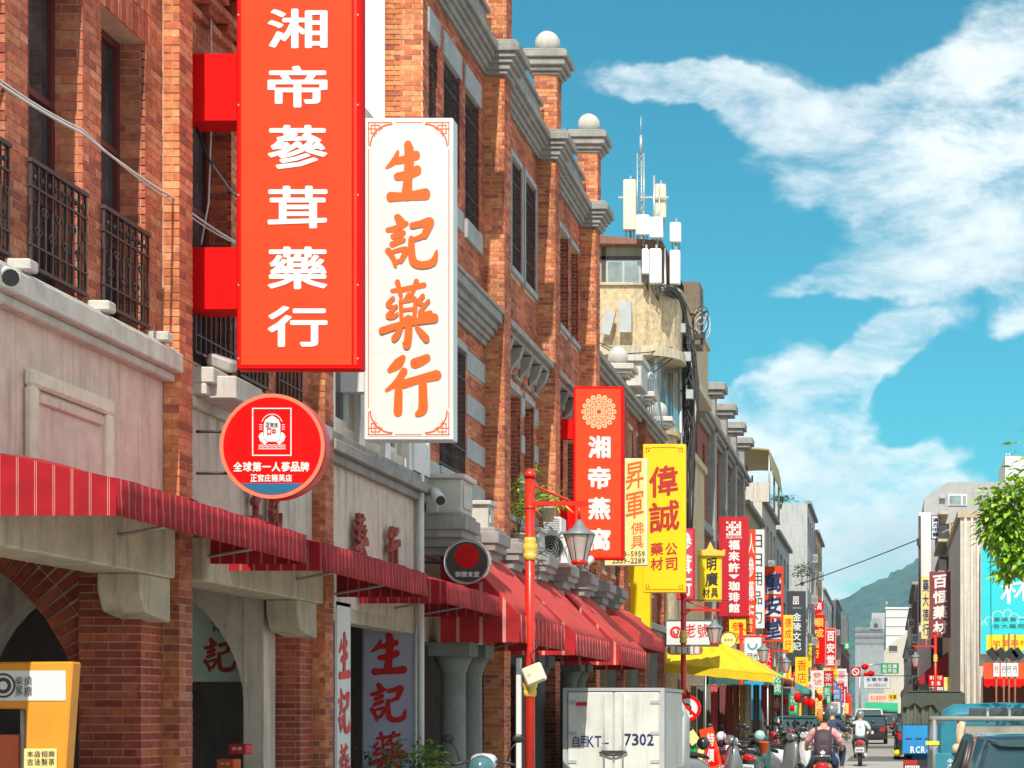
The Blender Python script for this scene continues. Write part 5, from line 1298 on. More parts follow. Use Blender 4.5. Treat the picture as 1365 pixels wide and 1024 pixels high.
# ================================================================ houses further down the street
def far_house(label, side, y0, y1, h, x, m, floors=3, nwin=3, name='town_house', depth=9, cap=None, face_windows=0, arcade=True, gm=M_GLASSD, frame=M_STEEL):
    """side -1 left (faces +x), +1 right (faces -x); x = facade plane"""
    s = -side
    t = thing(name, label, 'building', (x, (y0 + y1) / 2, 0), 'houses lining the far part of the street')
    zb = 3.2; fh = (h - zb - .5) / floors
    holes = []
    for f in range(floors):
        for i in range(nwin):
            w = (y1 - y0) / nwin; c = y0 + w * (i + .5); holes.append((c - w * .3, c + w * .3, zb + f * fh + .7, zb + (f + 1) * fh - .25))
    b = MB(); xi = x - s * .25
    wall_cells(b, 'y', min(x, xi), max(x, xi), y0, y1, zb, h, holes)
    xo = x - s * depth; b.box(min(xi, xo), max(xi, xo), y0, y1, zb, h - .01) if not face_windows else None
    if face_windows:
        hx = []
        for f in range(floors):
            for i in range(face_windows): c = min(xi, xo) + depth * (i + .5) / face_windows * .98; hx.append((c - .55, c + .55, zb + f * fh + .8, zb + (f + 1) * fh - .4))
        wall_cells(b, 'x', y0, y0 + .25, min(xi, xo), max(xi, xo), zb, h, hx); b.box(min(xi, xo), max(xi, xo), y0 + .5, y1, zb, h - .01)
        b2 = MB(); [b2.box(a + .001, c - .001, y0 + .15, y0 + .2, d, e).cut() for a, c, d, e in hx]; b2.build('window', gm, t)
    b.build('wall', m, t)
    for (a, c, d, e) in holes: window(t, x, a, c, d, e, inset=.16, nv=1, nh=(.5,), glass=gm, frame=frame, bar=.07, sgn=s)
    if nwin <= 6:
        hl = label.split(',')[0].replace(' rising over the charcoal sign', '').replace(' under a curved rooftop canopy', '')
        for f in range(floors):
            for i in range(nwin):
                if (i * 7 + f * 5 + int(y0)) % 5: continue
                a_, c_, d_, e_ = holes[f * nwin + i]; words = ['lowest', 'second', 'third', 'fourth'][f]; wi = ['first', 'second', 'third', 'fourth', 'fifth', 'sixth'][i]
                ac = thing('air_conditioner', 'air conditioner, %s window row, %s window, on the %s' % (words, wi, ' '.join(hl.split()[:5])), 'air conditioner', (x, a_, d_ - .5), 'air conditioners on far houses')
                q = MB(); q.box(min(x, x + s * .38), max(x, x + s * .38), a_, a_ + .8, d_ - .62, d_ - .08); q.build('case', M_STEEL, ac)
                q = MB(); ring_poly(q, x + s * .19, d_ - .35, a_ - .004, .05, .17, 14); q.build('fan_guard', mat('fan_grey', (.2, .2, .2), .6), ac, recalc=False)
    b = MB(); b.box(min(x - s * 5, x - s * 3), max(x - s * 5, x - s * 3), y0 + .05, y1 - .05, .1, zb); b.build('shop_front', M_DARK, t)
    b = MB()
    for y in (y0 + .25, y1 - .25): b.box(min(x, x - s * .5), max(x, x - s * .5), y - .25, y + .25, .1, zb).cut()
    b.build('pillar', m, t)
    b = MB(); b.box(min(x - s * .2, x + s * .22), max(x - s * .2, x + s * .22), y0, y1, h, h + .18); b.box(min(x - s * .1, x + s * .12), max(x - s * .1, x + s * .12), y0, y1, zb + .02, zb + .25); b.build('cornice', cap or M_STONE, t)
    return t
C1 = mat('olive_render', (.36, .33, .20), .9, .15, 3, stain=.4); C2 = mat('cream_tiles', (.55, .50, .42), .8, .1, 6, stain=.5); C3 = mat('grey_tiles', (.42, .42, .42), .7, .1, 6, stain=.4)
C4 = mat('tan_render', (.48, .38, .26), .9, .1, 4, stain=.4); C5 = mat('brown_brick_far', (.22, .08, .06), .9, .2, 10); C6 = mat('white_tiles_far', (.66, .65, .62), .7, .06, 5, stain=.25)
far_house('olive brown house under a curved rooftop canopy, beyond the dark brick shophouse', -1, 78.1, 88, 10.2, -5.95, C1, 3, 3)
far_house('cream tiled house with cluttered balconies behind the white thin-lettered sign', -1, 88.1, 99, 11.4, -5.9, C2, 3, 4)
far_house('stained grey house behind the blue-lettered sign', -1, 99.1, 112, 11.0, -5.9, C3, 3, 4)
far_house('tall pale grey block with a tan flank rising over the charcoal sign', -1, 116, 128, 14.4, -5.0, C3, 4, 4, face_windows=0)
far_house('tan block just behind the tall pale grey one', -1, 128.2, 140, 13.8, -4.95, C4, 4, 4)
far_house('brown brick house behind the red disc sign', -1, 140.2, 160, 9.5, -5.6, C5, 2, 5)
far_house('white tiled far house past the last red sign', -1, 160.2, 185, 12.0, -5.6, C6, 3, 5)
far_house('dark ornate far house near the street end', -1, 185.2, 205, 12.6, -5.2, mat('dark_ornate', (.12, .12, .12), .8, .3, 2), 3, 4)
far_house('low brick house last on the left', -1, 205.2, 250, 9.0, -5.2, C5, 2, 8)
# rooftop canopy
t = thing('rooftop_canopy', 'curved olive canopy on posts over the roof terrace of the olive house', 'canopy', (-5.6, 80, 10.4))
b = MB(); ar = [(-7.6 + 2.6 * i / 10, 12.4 + .25 * math.sin(math.pi * i / 14)) for i in range(11)] + [(-4.92, 12.2), (-4.85, 11.6)]
b.prism(ar + [(p[0] - .02, p[1] - .06) for p in reversed(ar)], 'y', 79, 86); b.build('roof_sheet', mat('olive_sheet', (.34, .28, .12), .6, .1, 3), t)
b = MB()
for y in (79.1, 82.5, 85.9):
    for x in (-7.4, -6.2, -5.0): b.path([(x, y, 10.35), (x, y, 12.35)], .045, 6).cut()
b.build('post', M_STEEL, t)
b = MB(); b.box(-7.4, -5.0, 79.0, 79.05, 10.4, 11.2); b.build('parapet_sheet', C2, t)
# ---- right-hand side
t = thing('concrete_block', 'beige concrete block on the right carrying the teal billboard', 'building', (5, 75, 0))
RB = mat('beige_concrete_right', (.56, .51, .44), .92, .1, 4, bump=.2, stain=.35)
b = MB(); b.box(2.6, 16, 69, 82, 3.1, 8.7); b.box(2.6, 3.42, 69, 82, .1, 3.1); b.box(15, 16, 69, 82, .1, 3.1); b.build('wall', RB, t)
b = MB(); b.box(3.43, 14.9, 71, 81.9, .1, 3.09); b.build('shop_interior', mat('dark_maroon_wall', (.10, .025, .02), .8, .2, 1), t)
b = MB()
for x in (2.78, 3.02, 3.24): b.path([(x, 68.95, .1), (x, 68.95, 8.7)], .05, 8).cut()
b.build('drainpipe', RB, t)
b = MB(); b.box(2.5, 16.1, 68.9, 82, 8.7, 8.95); b.build('ledge', C4, t)
t = thing('billboard', 'large teal billboard with white brush character, clouds and a yellow strip', 'billboard', (7, 68.7, 3.6))
D = 68.6; b = MB(); b.box(WX(1307, D), 13, D, D + .2, WZ(872, D), WZ(728, D)); b.build('frame', M_STEEL, t)
b = MB(); b.box(WX(1308, D), 12.95, D - .005, D, WZ(871, D), WZ(729, D)); b.build('panel', M_TEAL, t)
b = MB(); b.box(WX(1315, D), 12.6, D - .01, D - .006, WZ(867, D), WZ(846.5, D)); b.build('yellow_strip', M_YELLOW, t)
b = MB(); letters('林', b, '-y', D - .008, WX(1333, D), WX(1378, D), WZ(803, D), WZ(768, D), off=.012, slant=.25, fill=1); letters('德記', b, '-y', D - .008, WX(1385, D), WX(1440, D), WZ(803, D), WZ(768, D), vertical=False, off=.012, slant=.2); b.build('lettering', M_INK, t, recalc=False)
b = MB(); letters('康樂第一丁目藥材行', b, '-y', D - .008, WX(1323, D), WX(1420, D), WZ(829, D), WZ(823, D), vertical=False, off=.0); letters('各大藥局均有販售中', b, '-y', D - .008, WX(1323, D), WX(1420, D), WZ(838, D), WZ(832, D), vertical=False, off=.0); b.build('small_lettering', M_INKK, t, recalc=False)
b = MB(); letters('地道藥材批發零售', b, '-y', D - .013, WX(1322, D), WX(1420, D), WZ(861, D), WZ(853, D), vertical=False, off=.0); b.build('strip_lettering', M_INKR, t, recalc=False)
b = MB()
for k, (px_, py_, r) in enumerate(((1318, 828, 6), (1330, 822, 8), (1343, 818, 6), (1352, 824, 7), (1362, 828, 6), (1312, 832, 4))): ring_poly(b, WX(px_, D), WZ(py_, D), D - .0062 - .0003 * k, (r - 1.3) * D / F, r * D / F, 20, -40, 220)
b.build('cloud_motif', M_TEALS, t, recalc=False)
t = thing('awning', 'orange canopy with scalloped red edge under the teal billboard', 'awning', (9, 68.5, 2.6))
b = MB(); b.prism([(68.55, WZ(884, 68.5)), (67.8, WZ(905, 67.8)), (67.8, WZ(905, 67.8) - .02), (68.55, WZ(884, 68.5) - .03)], 'x', WX(1311, 68), 13); b.build('canopy', M_ORANGE, t)
b = MB(); x0 = WX(1311, 68); zt = WZ(905, 67.8)
for i in range(34):
    a0 = x0 + i * .28; b.poly([(a0, 67.79, zt), (a0, 67.79, zt - .22)] + [(a0 + .28 * q / 6, 67.79, zt - .22 - .09 * math.sin(math.pi * q / 6)) for q in range(1, 6)] + [(a0 + .28, 67.79, zt - .22), (a0 + .28, 67.79, zt)])
b.build('valance', M_RED, t, recalc=False)
# stage lamp posts before it
for i, (px_, top, lx) in enumerate(((1328, 858, 1323), (1338, 846, 1335), (1345, 844, 1349), (1353, 846, 1357))):
    t = thing('festival_post', ['brown festival post with paper lantern, leftmost under the orange canopy', 'second brown festival post from the left under the orange canopy', 'third brown festival post from the left under the orange canopy', 'fourth brown festival post from the left under the orange canopy'][i], 'post', (WX(px_, 64), 64, 0), 'festival posts before the orange canopy')
    b = MB(); b.path([(WX(px_, 64), 64, 0), (WX(px_, 64), 64, WZ(top, 64))], .035, 6); b.build('pole', mat('brown_pole', (.28, .10, .05), .5, .1), t)
    b = MB(); b.box(WX(px_, 64) - .1, WX(px_, 64) + .1, 63.9, 63.96, WZ(902, 64), WZ(884, 64)); b.build('paper_board', M_WPANEL, t)
    b = MB(); b.obox((WX(lx, 64), 64, WZ(872, 64)), (.8, 0, .6), (0, 1, 0), (-.6, 0, .8), .14, .08, .2); b.build('floodlight', M_BLACK, t)
    b = MB(); letters('行', b, '-y', 63.895, WX(px_, 64) - .07, WX(px_, 64) + .07, WZ(898, 64), WZ(887, 64), off=.01); b.build('lettering', M_INKK, t, recalc=False)
t = thing('office_block', 'grey sheet-clad upper block with a chamfered edge, above the right-hand shops', 'building', (5, 97, 0))
b = MB(); b.prism([(1.75, 0.1), (1.75, WZ(665, 95)), (WX(1262, 95), WZ(643, 95)), (12, WZ(643, 95)), (12, .1)], 'y', 95, 106); b.build('wall', mat('grey_cladding', (.36, .36, .36), .7, .08, 2, stain=.3), t)
b = MB(); b.box(WX(1264, 95), WX(1289, 95), 94.93, 94.999, WZ(674, 95), WZ(659, 95)); b.build('window_frame', M_WHITE, t)
b = MB(); b.box(WX(1265.5, 95), WX(1281, 95), 94.92, 94.93, WZ(673, 95), WZ(661, 95)).cut(); b.box(WX(1283, 95), WX(1288, 95), 94.92, 94.93, WZ(673, 95), WZ(661, 95)); b.build('pane', M_GLASSL, t)
b = MB(); b.box(WX(1252, 95), WX(1260, 95), 94.75, 94.999, WZ(665, 95), WZ(660, 95)); b.build('air_conditioner', M_STEEL, t)
t = thing('tower_block', 'pale tower rising behind the grey block at the right edge', 'building', (13, 150, 0))
D = 150; b = MB(); b.box(WX(1340, D), WX(1340, D) + 9, D, D + 10, .1, WZ(608, D)); b.build('wall', C6, t)
b = MB(); [b.box(WX(1352, D), WX(1358, D), D - .05, D - .001, WZ(y + 9, D), WZ(y, D)).cut() for y in (632, 655)]; b.build('window', M_GLASSD, t)
b = MB(); [b.path([(WX(x, D), D + .5, WZ(608, D)), (WX(x, D), D + .5, WZ(603, D))], .08, 5).cut() for x in (1342, 1346)]; b.build('vent_pipe', M_STEEL, t)
far_house('white tiled low house on the right beyond the grey block', 1, 106.2, 118, 8.6, 1.75, C6, 2, 4)
t = thing('slab_wall', 'tall narrow white slab wall left of the dark stacked balconies', 'building', (1.8, 93.8, 0))
b = MB(); b.box(WX(1225, 92.5), WX(1241, 92.5), 92.5, 94.95, .1, WZ(683, 92.5)); b.build('wall', M_PLASTW, t)
b = MB(); b.path([(WX(1226, 92.4), 92.4, 6), (WX(1226, 92.4), 92.4, WZ(688, 92.4))], .06, 6); b.box(WX(1222, 92.4), WX(1227, 92.4), 92.2, 92.45, WZ(728, 92.4), WZ(718, 92.4)); b.build('drainpipe', M_IRON, t)
t = thing('balcony_house', 'narrow right-hand house with stacked dark balconies and planters', 'building', (3, 86, 0))
b = MB(); b.box(2.62, 10, 82.1, 94.8, 3.1, 9.9); b.box(3.4, 10, 82.1, 94.8, .1, 3.1); b.build('wall', C4, t)
b = MB()
for z in (6.3, 7.7, 9.1, 10.3): b.box(2.15, 2.615, 83, 91, z, z + .12).cut()
b.build('balcony_slab', M_CONC, t)
b = MB()
for z in (6.42, 7.82, 9.22):
    b.box(2.2, 2.6, 83.4, 90.6, z + .05, z + .7).cut()
b.build('balcony_box', mat('dark_balcony', (.05, .05, .055), .7, .4, 2), t)
b = MB(); b.path([(2.3, 82.6, 7.2), (2.9, 82.0, 8.3)], .06, 6); b.path([(2.3, 82.5, 9.4), (3.4, 81.9, 9.9)], .05, 6); b.build('drainpipe', M_CABLEW, t)
far_house('brown brick narrow house on the right beyond the white slab house', 1, 118.2, 140, 9.6, 1.65, C5, 3, 4)
far_house('pale house on the right near the green street sign', 1, 140.2, 175, 9.2, 1.7, C2, 2, 6)
far_house('grey house on the right before the street end', 1, 175.2, 240, 8.5, 1.9, C3, 2, 8)
# signs of the right side
def rsign(*a, **k): k.setdefault('th', .14); return vsign(*a, **k)
rsign('maroon vertical sign with white brush characters on the right-hand side', (1239, 762, 1267, 850), 80, M_MAROON, M_MAROON, '百恒藥材', M_INK, off=.035, slant=.12)
rsign('maroon board with no lettering just right of the maroon lettered sign', (1267, 771, 1275, 850), 81.2, M_MAROON, M_MAROON, None, None)
rsign('pale yellow sign with dark blue characters left of the maroon lettered sign', (1228, 768, 1240, 852), 90, M_PALEY, M_PALEY, '藥大德行', M_INKB, off=.02)
rsign('thin blue sign at the edge of the white slab house', (1223, 790, 1228, 850), 104, M_BLUES, M_BLUES, None, None)
rsign('blue framed vertical sign with white characters, high beside the dark balconies', (1241, 687, 1253, 719), 84, M_INKB, M_WPANEL, '漢方中醫', M_INKB, off=.03, fill=.8)
D = 74; t, _ = signboard('small red notice board with white characters above the covered truck', (1238, 900, 1257, 915), D, .06, M_RED, M_RED, .02, name='notice_board', cat='notice'); text(t, '專業代客', (1239, 901, 1256, 906.5), D, M_INK, vertical=False, off=.02); text(t, '煎藥', (1241, 908, 1254, 914), D, M_INK, vertical=False, off=.02)
t, _ = signboard('small white notice under the red notice board', (1239, 916, 1257, 922), D, .05, M_WHITE, M_WPANEL, .02, name='notice_board', cat='notice'); text(t, '停車場入口', (1240, 917, 1256, 921), D, M_INKK, vertical=False, off=.0)
t, _ = signboard('pale round-topped notice with a yellow disc beside the red notice board', (1258, 903, 1268, 922), D, .05, M_PALEY, M_PALEY, .02, name='notice_board', cat='notice'); b = MB(); disc(b, WX(1263, D), WZ(908, D), D - .008, .09, 16); b.build('disc', M_YELLOW, t, recalc=False)
awning('dark red sloping canopy over the right-hand shop', 82.3, 94, 2.55, 1.3, 4.25, 3.1, .25, M_REDFAB, M_REDFAB, group='shop canopies on the right')
awning('black tarpaulin canopy below the dark red one on the right', 96, 110, 1.6, .7, 3.5, 2.75, .2, M_DARK, M_DARK, group='shop canopies on the right')
awning('brown canopy further along the right side', 114, 130, 1.6, .8, 3.4, 2.8, .2, C5, C5, group='shop canopies on the right')

# ================================================================ the street's end
t = thing('end_building', 'white flat-roofed building closing the street in front of the hill', 'building', (2, 335, 0)); D = 330
b = MB(); b.box(WX(1181, D), 16, D, D + 15, .1, WZ(812, D)); b.box(WX(1180, D), 16.2, D - .2, D + 15.2, WZ(812, D), WZ(809.5, D)); b.build('wall', C6, t)
b = MB()
for z in (822, 834, 846): b.box(WX(1181, D), 16, D - .12, D - .001, WZ(z + 1.2, D), WZ(z, D)).cut()
b.build('ledge', M_STONEL, t)
b = MB(); b.path([(WX(1182, D), D, WZ(809, D)), (WX(1182, D), D, WZ(802, D))], .12, 5); b.build('roof_pipe', M_STEEL, t)
t = thing('end_building', 'cream gable-ended building below the white one at the street end', 'building', (0, 300, 0)); D = 300
b = MB(); b.prism([(WX(1174, D), .1), (WX(1174, D), WZ(872, D)), (WX(1192, D), WZ(855, D)), (WX(1215, D), WZ(838, D)), (14, WZ(838, D)), (14, .1)], 'y', D, D + 12); b.box(WX(1147, D), WX(1174, D), D + .02, D + 12, .1, WZ(856, D)); b.build('wall', C2, t)
for (x0, x1, y0, y1) in ((1184, 1197, 860, 869), (1149, 1168, 858, 869)):
    b = MB(); b.box(WX(x0, D), WX(x1, D), D - .1, D - .001, WZ(y1, D), WZ(y0, D)); f_ = b.build('window', M_CONC, t); b = MB(); b.box(WX(x0 + 1, D), WX(x1 - 1, D), D - .13, D - .101, WZ(y1 - 1, D), WZ(y0 + 1, D)); b.build('pane', M_GLASSD, f_)
t = thing('end_building', 'grey ornate baroque facade with a round-headed window at the street end', 'building', (-5, 290, 0)); D = 292
M_ORN = mat('ornate_grey', (.27, .30, .31), .8, .2, 1.5)
b = MB(); b.box(WX(1140, D), WX(1178, D), D, D + 9, .1, WZ(838, D)); b.box(WX(1160, D), WX(1175, D), D - .3, D + 9, WZ(838, D), WZ(829, D)); b.prism([(WX(1160, D), WZ(829, D)), (WX(1175, D), WZ(829, D)), (WX(1171, D), WZ(824, D)), (WX(1164, D), WZ(824, D))], 'y', D - .3, D + 9)
for x in range(1141, 1179, 3): b.box(WX(x, D), WX(x + 1.2, D), D - .35, D - .001, WZ(857, D), WZ(836 if x < 1160 else 838, D))
for y in (838, 846): b.box(WX(1140, D), WX(1178, D), D - .5, D - .36, WZ(y + 1.2, D), WZ(y, D))
b.build('wall', M_ORN, t)
b = MB(); disc(b, WX(1167.5, D), WZ(834, D), D - .36, .35, 16); b.build('round_window', M_GLASSD, t, recalc=False)
t = thing('end_building', 'pale grey tower block just left of the white building', 'building', (-1.5, 345, 0)); D = 345
b = MB(); b.box(WX(1162, D), WX(1180, D), D, D + 8, .1, WZ(817, D)); b.build('wall', C3, t)
t = thing('end_building', 'dark narrow building with a ragged roof left of the baroque facade', 'building', (-12, 280, 0)); D = 270
b = MB(); b.box(WX(1112, D), WX(1130, D), D, D + 8, .1, WZ(826, D)); b.box(WX(1113, D), WX(1119, D), D + .01, D + 8, WZ(826, D), WZ(820, D)); b.box(WX(1124, D), WX(1129, D), D + .01, D + 8, WZ(826, D), WZ(818, D)); b.build('wall', mat('dark_ornate', (.12, .12, .12)), t)
D = 170
t, _ = signboard('green street name sign with white characters over the far road', (1174, 884, 1198, 898), D, .1, M_GREENS, M_GREENS, .03, name='road_sign'); text(t, '台北橋', (1176, 885.5, 1196, 891), D, M_INK, vertical=False, off=.02); text(t, '延平路', (1176, 892, 1196, 897), D, M_INK, vertical=False, off=.02)
b = MB(); b.path([(WX(1174, D), D + .1, WZ(885, D)), (WX(1146, D), D + .1, WZ(887, D))], .06, 5); b.path([(WX(1146, D), D + .1, WZ(886, D)), (WX(1146, D), D + .1, 0)], .09, 6); b.build('gantry', M_STEEL, t)
D = 150
t, _ = signboard('pale blue banner with two lines of dark characters over the far road', (1151, 901, 1187, 918), D, .08, M_STEEL, mat('pale_banner', (.62, .66, .68), .6, .05), .04, name='banner'); text(t, '永樂市場', (1154, 903, 1184, 909), D, M_INKB, vertical=False, off=.02); text(t, '迪化商圈歡迎您', (1156, 911, 1182, 916), D, M_INKK, vertical=False, off=.0)
b = MB(); b.path([(-5.0, D, WZ(901, D)), (2.2, D, WZ(901, D))], .03, 5); b.build('cable', M_CABLE, t)
t, _ = signboard('small green cross sign with white character on the far left facades', (1125, 856, 1133, 866), 180, .2, M_GREENS, M_GREENS, .03); text(t, '本', (1126.5, 857, 1131.5, 865), 180, M_INK, off=.02, fill=1)
t, _ = signboard('dark red square sign with a no-parking ring over the far road', (1134, 889, 1147, 902), 145, .08, M_CRIM, M_CRIM, .02, name='road_sign'); b = MB(); ring_poly(b, WX(1140.5, 145), WZ(895.5, 145), 144.98, .2, .29, 20); b.obox((WX(1140.5, 145), 144.975, WZ(895.5, 145)), (.7, 0, -.7), (0, 1, 0), (.7, 0, .7), .22, .001, .04); b.build('ring', M_INK, t, recalc=False)
t, _ = signboard('small yellow shop sign under the pale blue banner', (1184, 925, 1196, 933), 160, .08, M_YELLOW, M_YELLOW, .02); text(t, '本舖', (1185, 926, 1195, 932), 160, M_INKK, vertical=False)
t, _ = signboard('cream shop sign with coral lettering over the green canopy', (1158, 925, 1184, 936), 162, .08, M_WHITE, mat('cream_board', (.70, .62, .5), .6), .03); text(t, '南北雜貨乾料', (1160, 927, 1182, 934), 162, M_ORANGE, vertical=False, off=.01)
t = thing('awning', 'green canopy across the far end of the street', 'awning', (-1.5, 165, 2.2)); b = MB(); D = 165
b.prism([(D, WZ(937, D)), (D - 1.6, WZ(946, D - 1.6)), (D - 1.6, WZ(949, D - 1.6)), (D, WZ(943, D))], 'x', WX(1153, D), WX(1197, D)); b.build('canopy', mat('green_canopy', (.03, .40, .20), .7, .1, 1), t)
b = MB(); [b.path([(x, D - 1.5, 0), (x, D - 1.5, 1.8)], .04, 5).cut() for x in (-2.0, .7)]; b.build('post', M_STEEL, t)
for i, (x, y, lab) in enumerate(((1153, 889, 'round red lantern, left of two over the far road'), (1161, 898, 'round red lantern, lower right of two over the far road'), (1154, 899, 'small red lantern under the left lantern over the far road'))):
    t = thing('lantern', lab, 'lantern', (WX(x, 140), 140, WZ(y + 5, 140)), 'red lanterns over the far road'); b = MB(); r = .27 if i < 2 else .18; b.ball((WX(x, 140), 140, WZ(y, 140)), r, 14, sc=(1, 1, .85)); b.build('shade', M_RED, t)
    b = MB(); b.lathe((WX(x, 140), 140, WZ(y, 140)), [(.08, r * .8), (.08, r * .95)], 8); b.path([(WX(x, 140), 140, WZ(y, 140) - r * .85), (WX(x, 140), 140, WZ(y, 140) - r * 1.4)], .02, 5); b.path([(WX(x, 140), 140, WZ(y, 140) + r * .9), (WX(x, 140), 140, 5.2)], .008, 4); b.build('tassel', M_GOLD, t)

# ================================================================ hill
from mathutils import noise as mnoise
hb = MB(); nx, ny = 320, 60; Dh = 2600.0
prof = [(200, 960), (900, 905), (1010, 865), (1100, 808), (1150, 783), (1190, 765), (1228, 745), (1290, 700), (1400, 640), (1600, 560), (1900, 600), (2400, 760), (3200, 900), (4200, 960)]
def ridge(px):
    for (a, b), (c, d) in zip(prof, prof[1:]):
        if a <= px <= c: return b + (d - b) * (px - a) / (c - a)
    return 955
for i in range(nx + 1):
    px = 700 + 1500 * i / nx
    for j in range(ny + 1):
        v = j / ny; y = Dh + 900 * v; x = (px - CX) * y / F * (Dh / y) ** .3
        top = (CY - ridge(px)) * (Dh + 900) / F + EYE
        z = top * (v ** .8) + mnoise.noise(Vector((x * .012, y * .01, 3))) * 30 * v * (1.2 - v) + mnoise.noise(Vector((x * .05, y * .05, 7))) * 8 * v + mnoise.noise(Vector((x * .15, y * .15, 9))) * 5 * v
        hb.v.append((x, y, z if j else -5))
for i in range(nx):
    for j in range(ny):
        k = i * (ny + 1) + j; hb.f.append((k, k + ny + 1, k + ny + 2, k + 1)); hb.m.append(0); hb.sm.append(True)
M_HILL = mat('wooded_hill', (.022, .065, .045), .95, .8, .03, bump=1.0, bscale=.05)
h_ = hb.build('hill', M_HILL, recalc=False); tag(h_, kind='structure')

# ================================================================ helpers for bodies
def loft(mb, secs, n=14, m=0, ex=2.6, axis='y'):
    """rounded sections along y: (y, xc, half width, z0, z1)"""
    base = len(mb.v)
    for (y, xc, hw, z0, z1) in secs:
        zc, hz = (z0 + z1) / 2, (z1 - z0) / 2
        for k in range(n):
            a = 2 * math.pi * (k + .5) / n; c, s_ = math.cos(a), math.sin(a)
            mb.v.append((xc + hw * math.copysign(abs(c) ** (2 / ex), c), y, zc + hz * math.copysign(abs(s_) ** (2 / ex), s_)))
    for i in range(len(secs) - 1):
        for k in range(n):
            a0 = base + i * n + k; a1 = base + i * n + (k + 1) % n; mb.f.append((a0, a1, a1 + n, a0 + n)); mb.m.append(m); mb.sm.append(True)
    mb.f.append(tuple(base + k for k in range(n))); e = base + (len(secs) - 1) * n; mb.f.append(tuple(e + k for k in reversed(range(n)))); mb.m += [m, m]; mb.sm += [False, False]
    return mb
def rnd_paint(name, cols, rough=.25):
    m = bpy.data.materials.new(name); m.use_nodes = True; nt = m.node_tree; b = nt.nodes['Principled BSDF']
    oi = nt.nodes.new('ShaderNodeObjectInfo'); rp = nt.nodes.new('ShaderNodeValToRGB'); rp.color_ramp.interpolation = 'CONSTANT'
    nt.links.new(oi.outputs['Random'], rp.inputs[0]); e = rp.color_ramp.elements
    while len(e) < len(cols): e.new(.5)
    for i, c in enumerate(cols): e[i].position = i / len(cols); e[i].color = (*c, 1)
    nt.links.new(rp.outputs[0], b.inputs['Base Color']); b.inputs['Roughness'].default_value = rough; b.inputs['Coat Weight'].default_value = .6
    return m
def wheel(parent, c, r, w, spokes=8):
    t = MB(); t.lathe(c, [(r * .72, -w / 2), (r * .93, -w / 2), (r, -w * .3), (r, w * .3), (r * .93, w / 2), (r * .72, w / 2)], 22, axis='x'); o = t.build('wheel', M_RUBBER, parent)
    q = MB(); q.lathe(c, [(r * .70, -w * .35), (r * .74, -w * .35), (r * .74, w * .35), (r * .70, w * .35)], 20, axis='x'); q.lathe(c, [(r * .2, -w * .4), (r * .2, w * .4)], 10, axis='x')
    for k in range(spokes): a = 2 * math.pi * k / spokes; cc = Vector(c) + Vector((0, math.cos(a), math.sin(a))) * r * .45; q.obox(cc, (1, 0, 0), (0, math.cos(a), math.sin(a)), (0, -math.sin(a), math.cos(a)), w * .2, r * .28, r * .05)
    q.build('rim', M_CHROME, o); return o
M_SCOOT = rnd_paint('scooter_paint', [(.02, .02, .025), (.55, .56, .57), (.30, .02, .02), (.03, .12, .10), (.10, .11, .12), (.02, .05, .16), (.04, .04, .045), (.62, .62, .6)])
M_SEAT = mat('seat_vinyl', (.018, .017, .017), .55, .1)
M_TAIL = mat('tail_lens', (.42, .01, .01), .2, 0, coat=.5); M_PLATE = mat('plate_white', (.75, .76, .74), .5, .05); M_LENS = mat('headlamp_lens', (.55, .57, .58), .1, 0, spec=.8)
